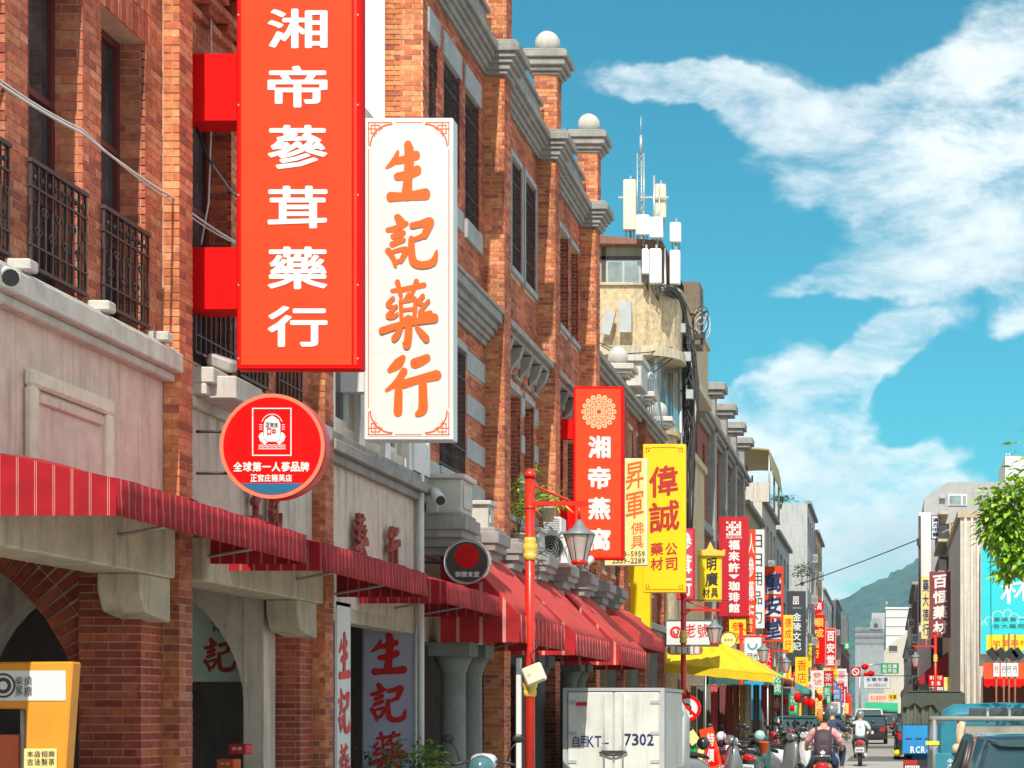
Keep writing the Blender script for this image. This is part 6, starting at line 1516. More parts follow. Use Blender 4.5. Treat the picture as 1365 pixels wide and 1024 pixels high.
def make_scooter(paint=M_SCOOT):
    t = thing('scooter', '', 'scooter', (0, 0, 0), 'scooters parked along the kerb')
    wheel(t, (0, -.62, .24), .24, .11); wheel(t, (0, .66, .24), .24, .10)
    b = MB(); loft(b, [(-.95, 0, .05, .62, .72), (-.88, 0, .12, .50, .80), (-.6, 0, .17, .42, .80), (-.2, 0, .19, .36, .74), (.02, 0, .17, .26, .60), (.12, 0, .15, .24, .36)]); b.build('body', paint, t)
    b = MB(); loft(b, [(.08, 0, .20, .24, .31), (.3, 0, .22, .22, .29), (.46, 0, .18, .24, .34)]); b.build('floorboard', M_BLACK, t)
    b = MB(); loft(b, [(.40, 0, .18, .25, .55), (.46, 0, .22, .28, .95), (.52, 0, .20, .36, 1.02), (.60, 0, .12, .45, .98), (.72, 0, .09, .44, .60)]); b.build('front_shield', paint, t)
    b = MB(); loft(b, [(.5, 0, .07, .40, .52), (.7, 0, .10, .46, .54), (.9, 0, .06, .34, .42)]); b.build('mudguard', paint, t)
    b = MB(); loft(b, [(-.82, 0, .10, .79, .86), (-.65, 0, .15, .78, .90), (-.3, 0, .16, .75, .86), (-.05, 0, .13, .72, .80), (.03, 0, .07, .70, .75)]); b.build('seat', M_SEAT, t)
    b = MB(); b.path([(-.34, .38, 1.02), (-.2, .46, 1.05), (0, .5, 1.06), (.2, .46, 1.05), (.34, .38, 1.02)], .016, 7); b.path([(0, .5, 1.08), (0, .66, .3)], .03, 7); b.build('handlebar', M_BLACK, t)
    b = MB(); loft(b, [(.40, 0, .10, 1.0, 1.12), (.5, 0, .15, .96, 1.15), (.58, 0, .10, .98, 1.10)]); b.build('instrument_cowl', paint, t)
    b = MB(); b.lathe((0, .585, 1.04), [(.07, 0), (.075, .02), (.04, .04)], 14, axis='y'); b.build('headlight', M_LENS, t)
    for s in (-1, 1):
        b = MB(); b.path([(s * .26, .44, 1.06), (s * .30, .46, 1.20), (s * .36, .45, 1.27)], .009, 5); b.ball((s * .38, .44, 1.31), .07, 12, sc=(1, .25, .7)); b.build('mirror', M_BLACK, t)
        b = MB(); b.ball((s * .12, -.90, .70), .03, 8); b.build('indicator', M_INKO, t)
    b = MB(); loft(b, [(-.985, 0, .05, .66, .74), (-.95, 0, .11, .63, .77), (-.90, 0, .12, .62, .78)]); b.build('tail_light', M_TAIL, t)
    b = MB(); b.obox((0, -.99, .50), (1, 0, 0), (0, .97, .24), (0, -.24, .97), .13, .006, .075); p = b.build('plate', M_PLATE, t); b = MB(); [b.box(-.10 + i * .035, -.08 + i * .035, -1.0 - .003, -.999, .47, .53) for i in range(6)]; b.build('plate_figures', M_INKK, p)
    b = MB(); b.path([(.14, -.2, .26), (.17, -.5, .28), (.17, -.88, .36)], [.03, .05, .055], 10); b.build('exhaust', M_CHROME, t)
    b = MB(); b.path([(-.12, -.85, .84), (-.13, -.95, .88), (.13, -.95, .88), (.12, -.85, .84)], .013, 6); b.build('grab_rail', M_CHROME, t)
    b = MB(); b.path([(-.06, -.62, .24), (-.1, -.5, .5), (-.1, -.45, .7)], .03, 6); b.path([(.06, .66, .24), (.05, .6, .55)], .025, 6); b.build('fork', M_STEEL, t)
    return t
sc0 = make_scooter(); first_sc = [True]
def scooter(x, y, rz, label, paint=None, z=0.0, group='scooters parked along the kerb', lean=0):
    o = sc0 if first_sc[0] else copy_tree(sc0); first_sc[0] = False
    o.location = (x, y, z); o.rotation_euler = (0, lean, R(rz)); o['label'] = label; o['group'] = group
    if paint:
        for c in o.children:
            if c.name.split('.')[0] in ('body', 'front_shield', 'mudguard', 'instrument_cowl'):
                c.data = c.data.copy(); c.data.materials[0] = paint
    return o
PW = mat('paint_white', (.68, .70, .70), .25, 0, coat=.6); PK = mat('paint_black', (.015, .016, .018), .2, 0, coat=.8); PR = mat('paint_red', (.35, .02, .02), .25, 0, coat=.6); PG = mat('paint_dark_green', (.015, .07, .06), .25, 0, coat=.6); PS = mat('paint_silver', (.24, .25, .26), .28, 0, metal=.4, coat=.6); PP = mat('paint_plum', (.16, .05, .09), .25, 0, coat=.6)
def SX(px, d): return WX(px, d)
scooter(SX(966, 38), 38, 4, 'plum and white scooter seen from behind, left of the orange bucket', PP, lean=.06)
scooter(SX(1006, 38.5), 38.5, -6, 'dark green scooter seen from behind beneath the orange bucket', PG, lean=.06)
scooter(SX(938, 36), 36.5, -64, 'silver scooter lying sideways to the street at the foot of the red and yellow board', PS, lean=.05)
scooter(SX(1032, 42), 42, -42, 'silver scooter angled to the kerb, nearest the pink shirted rider', PS, lean=.06)
scooter(SX(1050, 45), 45.2, -46, 'white scooter angled to the kerb behind the silver one', PW, lean=.06)
scooter(SX(1040, 48), 48.4, -50, 'black scooter angled to the kerb left of the white one', PK, lean=.06)
scooter(SX(1068, 51), 52, -44, 'black scooter half behind the pink shirted rider', PK, lean=.06)
scooter(SX(1030, 53), 54, -50, 'red scooter deep in the angled row by the third lamp post', PR, lean=.06)
scooter(SX(1052, 58), 59, -46, 'dark green scooter deep in the angled row', PG, lean=.06)
scooter(SX(1076, 66), 66, -40, 'silver scooter in front of the parked dark car', PS, lean=.06)
scooter(SX(1062, 72), 72, -44, 'white scooter far along the kerb past the fourth lamp post', PW, lean=.06)
scooter(SX(1090, 80), 80, -38, 'black scooter far along the kerb', PK, lean=.06)
scooter(SX(1104, 92), 92, -30, 'red scooter farthest along the kerb on the left', PR, lean=.06)
scooter(SX(640, 20.5), 20.6, 10, 'white scooter at the bottom edge with a teal helmet on its mirror', PW)
scooter(SX(890, 33.5), 33.6, 8, 'dark scooter with teal trim by the right corner of the white truck', PG)
for i, (px_, d_, rz_, p_, lb_) in enumerate(((985, 40, -30, PK, 'black scooter squeezed between the plum and the dark green scooters'), (1024, 45, -52, PK, 'black scooter behind the orange bucket'), (1020, 50, -55, PG, 'dark green scooter half hidden under the yellow canopy tip'), (1060, 48.5, -40, PP, 'plum scooter in the angled row beside the white one'), (1044, 64, -48, PK, 'black scooter by the foot of the fourth lamp post'), (1083, 74, -36, PK, 'black scooter under the red lanterns'), (1096, 86, -34, PG, 'dark green scooter far along the kerb before the red one'), (1006, 46, -58, PR, 'red scooter deep under the yellow canopy'))):
    scooter(SX(px_, d_), d_, rz_, lb_, p_, lean=.06)
def helmet(mb, c, r, m=0): mb.ball(c, r, 18, m, sc=(.95, 1.1, 1.0))
def helmet_thing(label, x, y, z, m, r=.15):
    t = thing('helmet', label, 'helmet', (x, y, z), 'helmets left on scooters'); b = MB(); helmet(b, (x, y, z + r), r); b.build('shell', m, t)
    b = MB(); b.ball((x, y + r * .35, z + r * .95), r * .86, 16, sc=(1, 1, .55)); b.build('visor', M_GLASSD, t)
helmet_thing('teal grey helmet at the bottom edge beside the columns', SX(639, 20.5), 20.6, .84, mat('helmet_teal', (.06, .16, .18), .2, .05, coat=.6))
helmet_thing('black helmet on the scooter by the red and yellow board', SX(920, 34), 36.4, .88, PK, .13)
helmet_thing('pale teal helmet on the dark green scooter', SX(1011, 38.5), 38.9, 1.00, mat('helmet_pale', (.35, .50, .48), .3, .05), .12)
helmet_thing('white helmet on the plum scooter', SX(959, 38), 38.4, 1.0, PW, .11)

# ---- box truck
t = thing('box_truck', 'white box truck with closed rear doors lettered KT-7302', 'truck', (-4.35, 31, 0)); D = 30.0
x0, x1, zt = WX(752, D), WX(884, D), WZ(917, D)
M_TRUCK = mat('truck_white', (.62, .62, .57), .4, .1, 2, stain=.28); M_TRG = mat('truck_grey_trim', (.40, .42, .43), .45, .1)
b = MB(); b.box(x0, x1, D + .03, D + 2.75, .55, zt - .05); b.build('box_body', M_TRUCK, t, bevel=.02)
b = MB(); b.box(x0 - .02, x1 + .02, D, D + 2.78, zt - .05, zt); b.box(x0 - .02, x0 + .05, D, D + .03, .5, zt - .05); b.box(x1 - .05, x1 + .02, D, D + .03, .5, zt - .05); b.box(x0, x1, D, D + .03, .45, .56); b.box(x1, x1 + .015, D + .04, D + 2.75, .55, .68); b.box(x1, x1 + .012, D + .04, D + .3, .68, zt - .05); b.build('edge_trim', M_TRG, t)
xm = (x0 + x1) / 2
for a, c in ((x0 + .06, xm - .01), (xm + .01, x1 - .06)):
    b = MB(); b.box(a, c, D - .015, D + .029, .57, zt - .07); d_ = b.build('rear_door', M_TRUCK, t, bevel=.012)
    b = MB(); xb_ = c - .14 if a < xm - .3 and c < xm else a + .14
    b.path([(xb_, D - .04, .6), (xb_, D - .04, zt - .1)], .014, 6); b.box(xb_ - .05, xb_ + .05, D - .045, D - .016, 1.0, 1.07); b.build('latch_bar', M_TRG, d_)
    b = MB(); xh = a if a < xm - .3 and c < xm else c - .14
    for z in (.8, 1.25, zt - .25): b.box(xh, xh + .14, D - .03, D - .016, z, z + .05)
    b.build('hinge', M_TRG, d_)
text(t, '自用KT-', (763, 981, 812, 996), D - .012, M_INKB, vertical=False, off=.012, fill=.92, stretch=True)
text(t, '7302', (832, 978, 872, 994), D - .012, M_INKB, vertical=False, off=.02, fill=.9)
b = MB(); b.box(WX(768, D), WX(783, D), D - .022, D - .016, WZ(941, D), WZ(936, D)); b.build('red_label', M_CRIM, t)
b = MB(); b.box(x0 + .05, x1 - .05, D - .05, D + .1, .30, .42); b.build('bumper', M_BLACK, t, bevel=.02)
b = MB()
for i in range(12):
    for x in (x0 + .02, x1 - .02): b.lathe((x, D - .004, .62 + i * .11), [(.008, -.003), (.006, .003)], 6, axis='y').cut()
b.build('rivet', M_TRG, t)
b = MB(); b.box(xm - .16, xm + .16, D - .055, D - .046, .95, 1.0); b.path([(xm - .22, D - .05, .97), (xm - .05, D - .07, .93), (xm + .05, D - .07, .93), (xm + .22, D - .05, .97)], .014, 6); b.build('lock_handle', M_IRON, t)
for x in (x0 + .16, x1 - .16):
    for y in (D + .6, D + 3.6): wheel(t, (x, y, .30), .30, .2)
b = MB(); loft(b, [(D + 2.85, xm, .78, .45, 1.85), (D + 3.3, xm, .80, .40, 1.92), (D + 3.9, xm, .80, .40, 1.80), (D + 4.3, xm, .76, .42, 1.15), (D + 4.4, xm, .7, .5, .95)], ex=5); b.build('cab', M_TRUCK, t)
b = MB(); b.box(xm - .35, xm + .35, D + .1, D + 4.0, .38, .5); b.build('chassis', M_BLACK, t)
for x in (x0 + .15, x1 - .15): b = MB(); b.box(x - .1, x + .1, D - .07, D - .051, .32, .40); b.build('tail_light', M_TAIL, t)

# ---- covered blue truck
t = thing('covered_truck', 'blue truck with dark green tarpaulin cover and white letters RCR on its tailgate', 'truck', (1.15, 47, 0)); D = 45.0
x0, x1 = WX(1203, D), WX(1283, D) + .05; xm = (x0 + x1) / 2
b = MB(); b.box(x0, x1, D, D + .06, WZ(1005, D), WZ(967, D)); tg = b.build('tailgate', M_BLUEP, t, bevel=.015)
b = MB(); b.box(x0, x0 + .05, D + .061, D + 2.9, WZ(1005, D), WZ(967, D)); b.box(x1 - .05, x1, D + .061, D + 2.9, WZ(1005, D), WZ(967, D)); b.box(x0 + .05, x1 - .05, D + .07, D + 2.9, WZ(1005, D), WZ(1005, D) + .06); b.build('bed', M_BLUEP, t)
b = MB(); [b.box(WX(x, D), WX(x + 9, D), D - .004, D, WZ(986, D), WZ(984, D)).cut() for x in (1207, 1220, 1233, 1258, 1269)]; b.build('pressed_slot', M_INKB, tg)
text(t, 'RCR-776', (1213, 995, 1262, 1004), D, M_INK, vertical=False, off=.02, fill=.8)
M_TARP = mat('tarpaulin', (.055, .065, .05), .8, .25, 3, bump=.4, bscale=12)
zt = WZ(921, D); b = MB()
arc = [(x0 - .03, WZ(967, D) + .0), (x0 - .01, zt - .07), (x0 + .1, zt), (xm, zt + .01), (x1 - .1, zt), (x1 + .01, zt - .07), (x1 + .03, WZ(967, D))]
b.prism(arc + [(p[0] * .97 + xm * .03, p[1] - .03) for p in reversed(arc)], 'y', D, D + 2.9); b.build('tarpaulin', M_TARP, t)
b = MB(); N = 40      # hanging back curtain in folds
for i in range(N + 1):
    x = x0 + (x1 - x0) * i / N
    for z in (WZ(966, D), zt - .12): b.v.append((x, D + .10 + .05 * math.sin(i * 1.3) + .02 * math.sin(i * 3.7), z))
for i in range(N): b.f.append((2 * i, 2 * i + 2, 2 * i + 3, 2 * i + 1)); b.m.append(0); b.sm.append(True)
b.build('back_curtain', mat('tarpaulin_lighter', (.10, .11, .085), .8, .25, 3), t, recalc=False)
b = MB(); pts = [(x0, zt - .05), (x1, zt - .05)] + [(x1 - (x1 - x0) * i / 10, zt - .25 - .16 * abs(math.sin(i * 1.15)) - (.12 if i in (2, 3, 4) else 0)) for i in range(11)]; b.prism(pts, 'y', D + .005, D + .02); b.build('rolled_flap', M_TARP, t)
b = MB(); b.box(x0 + .02, x1, D - .02, D + .2, .28, .48); b.build('bumper', M_BLACK, t)
b = MB(); b.box(x0 + .03, x0 + .35, D - .04, D - .021, .36, .47); b.build('tail_light', M_TAIL, t)
b = MB(); b.box(x0 + .06, x0 + .40, D - .03, D - .0205, .20, .34); p_ = b.build('plate', M_PLATE, t); b = MB(); letters('RCR776', b, '-y', D - .03, x0 + .08, x0 + .38, .22, .32, vertical=False, off=.01); b.build('plate_lettering', M_INKK, p_, recalc=False)
for x in (x0 + .15, x1 - .15):
    for y in (D + .7, D + 3.7): wheel(t, (x, y, .29), .29, .18)
b = MB(); loft(b, [(D + 3.0, xm, .72, .4, 1.75), (D + 3.6, xm, .74, .38, 1.82), (D + 4.3, xm, .70, .4, 1.1)], ex=5); b.build('cab', M_BLUEP, t)
t = thing('sack', 'bright yellow bag lying beside the covered truck wheel', 'bag', (WX(1197, 46), 46, 0)); b = MB(); b.ball((WX(1197, 46), 46, .62), .10, 10, sc=(1.3, 1, .8)); b.build('bag', M_YELLOW, t)

# ---- teal flatbed with a pipe rail
t = thing('flatbed_truck', 'teal flatbed truck with grey pipe rail and steel sheet before the covered truck', 'truck', (1.3, 20, 0)); D = 20.0
x0 = WX(1243, D); x1 = x0 + 1.72; zr = WZ(958, D)
b = MB(); b.box(x0, x1, D, D + .05, .55, WZ(1004, D)); b.box(x0, x0 + .04, D + .051, D + 2.6, .55, WZ(1004, D)); b.box(x1 - .04, x1, D + .051, D + 2.6, .55, WZ(1004, D)); b.box(x0 + .04, x1 - .04, D + .06, D + 2.6, .55, .62); b.build('bed', M_TEALP, t, bevel=.012)
b = MB()
for x in (x0 + .02, x1 - .02): b.path([(x, D + .02, .9), (x, D + .02, zr)], .024, 8)
b.path([(x0 - .02, D + .02, zr), (x1, D + .02, zr)], .026, 8); b.path([(x0 + .02, D + .02, zr), (x0 + .02, D + 2.5, zr)], .022, 8); b.path([(x0 + .02, D + 2.5, .9), (x0 + .02, D + 2.5, zr)], .022, 6)
b.build('pipe_rail', mat('grey_pipe', (.30, .29, .26), .5, .15, 8), t)
b = MB(); b.box(WX(1283, D), x1, D + .06, D + .075, WZ(1004, D), WZ(967, D)); b.build('side_sheet', mat('worn_steel_sheet', (.26, .24, .20), .6, .25, 6, stain=.3), t)
b = MB(); b.path([(x0 + .28, D + .05, zr), (x0 + .24, D + .02, .95)], .018, 6); b.path([(WX(1283, D), D, WZ(962, D)), (WX(1279, D), D, WZ(985, D)), (WX(1281, D), D, WZ(1000, D))], .035, 8); b.ball((WX(1275, D), D - .02, WZ(998, D)), .055, 10); b.build('rope_bundle', mat('beige_rope', (.55, .42, .28), .9, .2, 20), t)
text(t, '永大', (1262, 1011, 1272, 1024), D, M_INK, off=.01); b = MB(); b.box(WX(1234, D), WX(1252, D), D - .01, D - .004, WZ(993, D), WZ(988, D)); b.build('orange_tag', M_GOLDY, t)
b = MB(); b.box(x0 + .1, x1 - .1, D + .1, D + 4.2, .42, .54); b.build('chassis', M_BLACK, t)
for x in (x0 + .2, x1 - .2):
    for y in (D + .7, D + 3.6): wheel(t, (x, y, .29), .29, .2)
b = MB(); xm = (x0 + x1) / 2; loft(b, [(D + 2.75, xm + .1, .80, .45, 1.60), (D + 2.9, xm + .1, .82, .40, WZ(937, D + 2.9)), (D + 3.6, xm + .1, .82, .40, WZ(936, D + 2.9)), (D + 4.2, xm + .1, .80, .40, 1.2), (D + 4.4, xm + .1, .7, .5, .9)], ex=6); cb = b.build('cab', M_TEALP, t)
Dc = D + 2.72; b = MB()
for (a, c) in ((1292, 1314), (1318, 1343), (1347, 1372)): b.box(WX(a, Dc), WX(c, Dc), Dc - .01, Dc + .02, WZ(957, Dc), WZ(944, Dc)).cut()
b.build('cab_window', M_GLASSD, t)
b = MB()
for a in (1315, 1344): b.box(WX(a, Dc), WX(a + 3, Dc), Dc - .02, Dc + .015, WZ(958, Dc), WZ(943, Dc)).cut()
b.build('window_post', mat('pale_blue_trim', (.45, .56, .58), .4, .05), t)

# ---- cars
def make_car(label, x, y, L, Wd, H, paint, rz=0, hood=.22, wagon=True, group=None):
    t = thing('parked_car', label, 'car', (0, 0, 0), group); hw = Wd / 2; zb = .92 * H / 1.5
    b = MB(); loft(b, [(-L / 2, 0, hw * .88, .32, zb * .92), (-L / 2 + .12, 0, hw * .96, .24, zb), (-L / 2 + .8, 0, hw, .2, zb), (L / 2 - 1.0, 0, hw, .2, zb * .98), (L / 2 - .3, 0, hw * .95, .22, zb * .85), (L / 2, 0, hw * .82, .3, zb * .65)], n=24, ex=5); b.build('body', paint, t)
    y0, y1 = -L / 2 + .10, L / 2 - L * hood; ya, yb = y0 + (.38 if wagon else .9), y1 - .75; hr = hw * .80
    def ring(yy0, yy1, h_, z): return [(-h_, yy0, z), (h_, yy0, z), (h_, yy1, z), (-h_, yy1, z)]
    lo, hi = ring(y0 + .02, y1, hw * .93, zb - .02), ring(ya, yb, hr, H - .06)
    b = MB(); n0 = len(b.v); b.v += lo + hi
    for i in range(4): j = (i + 1) % 4; b.f.append((i, j, 4 + j, 4 + i)); b.m.append(0); b.sm.append(False)
    b.build('window_glass', M_GLASSC, t)
    b = MB(); loft(b, [(ya - .06, 0, hr * .85, H - .09, H - .05), (ya + .05, 0, hr * 1.0, H - .09, H - .01), ((ya + yb) / 2, 0, hr * 1.02, H - .09, H), (yb, 0, hr * .98, H - .09, H - .02), (yb + .1, 0, hr * .9, H - .10, H - .06)], n=20, ex=4); b.build('roof', paint, t)
    for i in range(4):
        b = MB(); a, c = Vector(lo[i]), Vector(hi[i]); b.path([a, (a + c) / 2 + Vector((.02 if a.x > 0 else -.02, 0, .01)), c], .05, 6); b.build('roof_pillar', paint, t)
    b = MB()
    for s in (-1, 1): m0 = Vector((s * hw * .94, 0, zb)); m1 = Vector((s * hr * 1.01, .0, H - .07)); b.path([m0, m1], .03, 5)
    b.build('door_pillar', M_BLACK, t)
    for s in (-1, 1):
        for yy2 in (-L / 2 + .75, L / 2 - .85): wheel(t, (s * (hw - .10), yy2, .31), .31, .2, 10)
        b = MB(); loft(b, [(-L / 2 - .015, s * hw * .70, .13, zb * .70, zb * .92), (-L / 2 + .12, s * hw * .80, .16, zb * .68, zb * .95)], n=12, ex=4); b.build('tail_light', M_TAIL, t)
        b = MB(); b.ball((s * (hw + .08), y1 - .35, zb + .08), .10, 10, sc=(.9, .5, .7)); b.build('wing_mirror', paint, t)
    b = MB(); loft(b, [(-L / 2 - .04, 0, hw * .85, .3, .48), (-L / 2 + .1, 0, hw * .95, .26, .5)], n=16, ex=5); b.build('bumper', paint, t)
    b = MB(); b.box(-.17, .17, -L / 2 - .06, -L / 2 - .045, .52, .67); b.build('plate', M_PLATE, t)
    t.location = (x, y, 0); t.rotation_euler = (0, 0, R(rz)); return t
M_GLASSC = mat('car_glass', (.02, .05, .06), .04, .1, 1, spec=.9, coat=.5)
PT = mat('paint_dark_teal', (.03, .07, .085), .15, 0, metal=.3, coat=1.0)
make_car('dark teal car at the bottom right corner, roof and rear window showing', 1.33, 14.3, 4.3, 1.78, 1.46, PT)
make_car('black hatchback with red tail lamps driving away down the street', WX(1160, 96), 98, 4.2, 1.75, 1.5, PK, group='cars in the street')
make_car('white van-like car ahead of the black hatchback', WX(1158, 112), 116, 4.6, 1.8, 1.85, PW, group='cars in the street')
make_car('dark green car standing behind the row of angled scooters', WX(1070, 60) - .3, 64, 4.3, 1.7, 1.5, PG, group='cars in the street')
make_car('black car parked left of the covered truck, only its side showing', 1.06, 66, 4.4, 1.75, 1.6, PK, group='cars in the street')
make_car('silver car far down the street beside the white van', WX(1176, 130), 130, 4.4, 1.75, 1.5, PS, group='cars in the street')
make_car('black far car near the street end', WX(1184, 150), 152, 4.4, 1.75, 1.7, PK, group='cars in the street')

# ================================================================ people
def skin_body(name, joints, edges, m, parent, sub=2, root=0):
    me = bpy.data.meshes.new(name); me.from_pydata([j[0] for j in joints], edges, [])
    o = bpy.data.objects.new(name, me); put(o, parent); me.materials.append(m)
    sk = o.modifiers.new('skin', 'SKIN'); sk.use_smooth_shade = True
    for i, j in enumerate(joints): r = j[1]; me.skin_vertices[0].data[i].radius = r if isinstance(r, tuple) else (r, r)
    me.skin_vertices[0].data[root].use_root = True
    ss = o.modifiers.new('sub', 'SUBSURF'); ss.levels = sub; ss.render_levels = sub
    return o
def rider(label, x, y, shirt, trousers, helmet_m, s=1.0, rz=0, scoot_label='', paint=None, backpack=None, stripe=None, num=False):
    scooter(x, y, rz, scoot_label, paint, group='scooters being ridden')
    t = thing('person', label, 'person', (0, 0, 0), 'scooter riders')
    P = [((0, -.28, .92), .14), ((0, -.25, 1.08), (.15, .11)), ((0, -.20, 1.26), (.17, .11)), ((0, -.16, 1.40), (.10, .08)), ((0, -.13, 1.48), .055), ((0, -.10, 1.56), .085), ((0, -.08, 1.66), .09)]
    E = [(0, 1), (1, 2), (2, 3), (3, 4), (4, 5), (5, 6)]
    for sd in (-1, 1):
        n = len(P)
        P += [((sd * .19, -.16, 1.37), .062), ((sd * .31, -.08, 1.17), .048), ((sd * .33, .10, 1.04), .038), ((sd * .30, .28, 1.05), .03), ((sd * .29, .35, 1.06), .034)]
        E += [(3, n), (n, n + 1), (n + 1, n + 2), (n + 2, n + 3), (n + 3, n + 4)]
        for k in range(4):
            q = len(P); P += [((sd * (.25 + .024 * k), .41, 1.075), .010), ((sd * (.25 + .024 * k), .43, 1.045), .009), ((sd * (.25 + .024 * k), .40, 1.02 + .003 * k), .008)]; E += [(n + 4, q), (q, q + 1), (q + 1, q + 2)]
        q = len(P); P += [((sd * .255, .36, 1.03), .011), ((sd * .245, .39, 1.01), .009)]; E += [(n + 4, q), (q, q + 1)]
        n = len(P)
        P += [((sd * .11, -.20, .90), .10), ((sd * .20, .22, .80), .075), ((sd * .17, .20, .45), .05), ((sd * .16, .17, .33), .042), ((sd * .17, .33, .30), .035)]
        E += [(0, n), (n, n + 1), (n + 1, n + 2), (n + 2, n + 3), (n + 3, n + 4)]
    skin_body('body', P, E, M_SKIN, t)
    S = [((0, -.30, .88), (.17, .14)), ((0, -.27, 1.08), (.17, .13)), ((0, -.21, 1.26), (.19, .13)), ((0, -.165, 1.41), (.11, .085))]; SE = [(0, 1), (1, 2), (2, 3)]
    for sd in (-1, 1): n = len(S); S += [((sd * .19, -.165, 1.37), .08), ((sd * .27, -.11, 1.24), .072), ((sd * .305, -.08, 1.17), .066)]; SE += [(3, n), (n, n + 1), (n + 1, n + 2)]
    skin_body('shirt', S, SE, shirt, t)
    T = [((0, -.28, .90), (.17, .13))]; TE = []
    for sd in (-1, 1): n = len(T); T += [((sd * .11, -.20, .895), .115), ((sd * .20, .21, .80), .09), ((sd * .17, .20, .5), .068), ((sd * .165, .18, .38), .06)]; TE += [(0, n), (n, n + 1), (n + 1, n + 2), (n + 2, n + 3)]
    skin_body('trousers', T, TE, trousers, t)
    for sd in (-1, 1): b = MB(); loft(b, [(.10, sd * .17, .045, .27, .36), (.2, sd * .17, .05, .27, .38), (.36, sd * .17, .045, .27, .33), (.42, sd * .17, .03, .27, .30)], n=10); b.build('shoe', M_BLACK, t)
    b = MB(); b.ball((0, -.09, 1.66), .145, 22, 0, sc=(.93, 1.08, 1.0))
    hm_ = helmet_m if isinstance(helmet_m, (list, tuple)) else [helmet_m]
    if len(hm_) > 1:
        for i, f in enumerate(b.f):
            c = sum((Vector(b.v[k]) for k in f), Vector()) / len(f)
            if c.x < -.015 and c.z > 1.57: b.m[i] = 1
    b.build('helmet', list(hm_), t)
    b = MB(); b.ball((0, -.03, 1.645), .128, 16, sc=(.95, 1.0, .62)); b.build('visor', M_GLASSD, t)
    f = MB(); f.ball((0, .025, 1.60), .05, 10, sc=(1, .6, 1.1)); f.ball((0, .06, 1.60), .014, 8, sc=(1, 1.2, 1.4)); f.build('face', M_SKIN, t)
    if backpack:
        b = MB(); loft(b, [(-.60, 0, .10, .98, 1.22), (-.56, 0, .15, .90, 1.34), (-.44, 0, .165, .86, 1.42), (-.33, 0, .15, .88, 1.42)], n=18, ex=3.2); bp = b.build('backpack', backpack, t)
        b = MB(); loft(b, [(-.645, 0, .08, .93, 1.10), (-.60, 0, .12, .90, 1.14), (-.54, 0, .13, .89, 1.15)], n=14, ex=3.2); b.build('front_pocket', backpack, bp)
        b = MB()      # three pale leaf shapes
        for a_, l_ in ((-32, .085), (0, .10), (32, .085)):
            ca, sa = math.cos(R(90 - a_)), math.sin(R(90 - a_)); q = [(0, 0), (.35, .2), (.7, .18), (1, 0), (.7, -.18), (.35, -.2)]
            b.poly([((u * ca - v * sa) * l_, -.662 - .002 * (a_ / 32), .95 + (u * sa + v * ca) * l_) for u, v in q])
        b.build('backpack_emblem', M_INK, bp, recalc=False)
        b = MB()
        for sd in (-1, 1): b.path([(sd * .12, -.36, 1.36), (sd * .14, -.20, 1.475), (sd * .13, -.06, 1.42), (sd * .12, -.05, 1.2)], .022, 6)
        b.build('shoulder_strap', backpack, bp)
    if num:
        b = MB(); letters('1001', b, '-y', -.395, -.09, .09, 1.24, 1.32, vertical=False, off=.03); letters('1', b, '-y', -.41, -.03, .03, 1.06, 1.18, off=.04); b.build('shirt_figures', mat('print_grey', (.2, .25, .27), .8, 0), t, recalc=False)
    if stripe: b = MB(); b.box(-.1, .1, -.41, -.40, 1.1, 1.12); b.build('shirt_stripe', stripe, t)
    t.location = (x, y, 0); t.rotation_euler = (0, 0, R(rz)); t.scale = (s, s, s); return t
M_PINKS = mat('shirt_pink_pattern', (.62, .30, .30), .85, .5, 14); M_JEAN = mat('jeans', (.03, .045, .09), .85, .25, 8); M_BKPK = mat('backpack_brown', (.055, .035, .045), .7, .15, 6, bump=.2)
rider('person in pink patterned shirt with dark backpack and orange and black helmet riding away', WX(1097, 32), 32.5, M_PINKS, M_JEAN, (PK, mat('helmet_orange', (.75, .22, .02), .25, .1, coat=.7)), .93, 0, 'black scooter ridden by the person in pink', PK, backpack=M_BKPK)
rider('person in pale shirt with dark printed figures riding ahead of the others', WX(1146, 56), 57, mat('shirt_pale', (.60, .68, .68), .85, .1), mat('shorts_dark', (.05, .05, .06), .85, .1), PS, .93, 0, 'silver scooter with red tail lamp ridden by the person in the pale shirt', PS, num=True)
rider('person in navy jacket with silver grey helmet riding in front of the pink shirted one', WX(1108, 41), 42, M_JEAN, M_JEAN, PS, 1.0, -8, 'white scooter ridden by the person in navy', PW)

# ================================================================ street clutter on the left
t = thing('awning', 'bright yellow canvas canopy over the street stall', 'awning', (-4.6, 49, 2.6), 'stall canopies')
A_ = [W(879, 864, 51), W(964, 859, 50.2), W(1032, 899, 49), W(1032, 911, 49), W(879, 894, 50)]
b = MB(); N, Mv = 22, 6
pt = lambda a, c: (A_[0].lerp(A_[1], a)).lerp(W(879, 885, 50).lerp(W(1032, 900, 49), a), c)
for i in range(N + 1):
    for j in range(Mv + 1): p = pt(i / N, j / Mv); b.v.append((p.x, p.y + .03 * math.sin(i * 1.7 + j), p.z + .02 * math.sin(i * 2.3) * math.sin(math.pi * j / Mv)))
for i in range(N):
    for j in range(Mv): k = i * (Mv + 1) + j; b.f.append((k, k + Mv + 1, k + Mv + 2, k + 1)); b.m.append(0); b.sm.append(True)
M_YCAN = mat('yellow_canvas', (.72, .50, .01), .75, .1, 4)
o = b.build('canopy', M_YCAN, t, recalc=False); o.modifiers.new('s', 'SOLIDIFY').thickness = .01
b = MB()
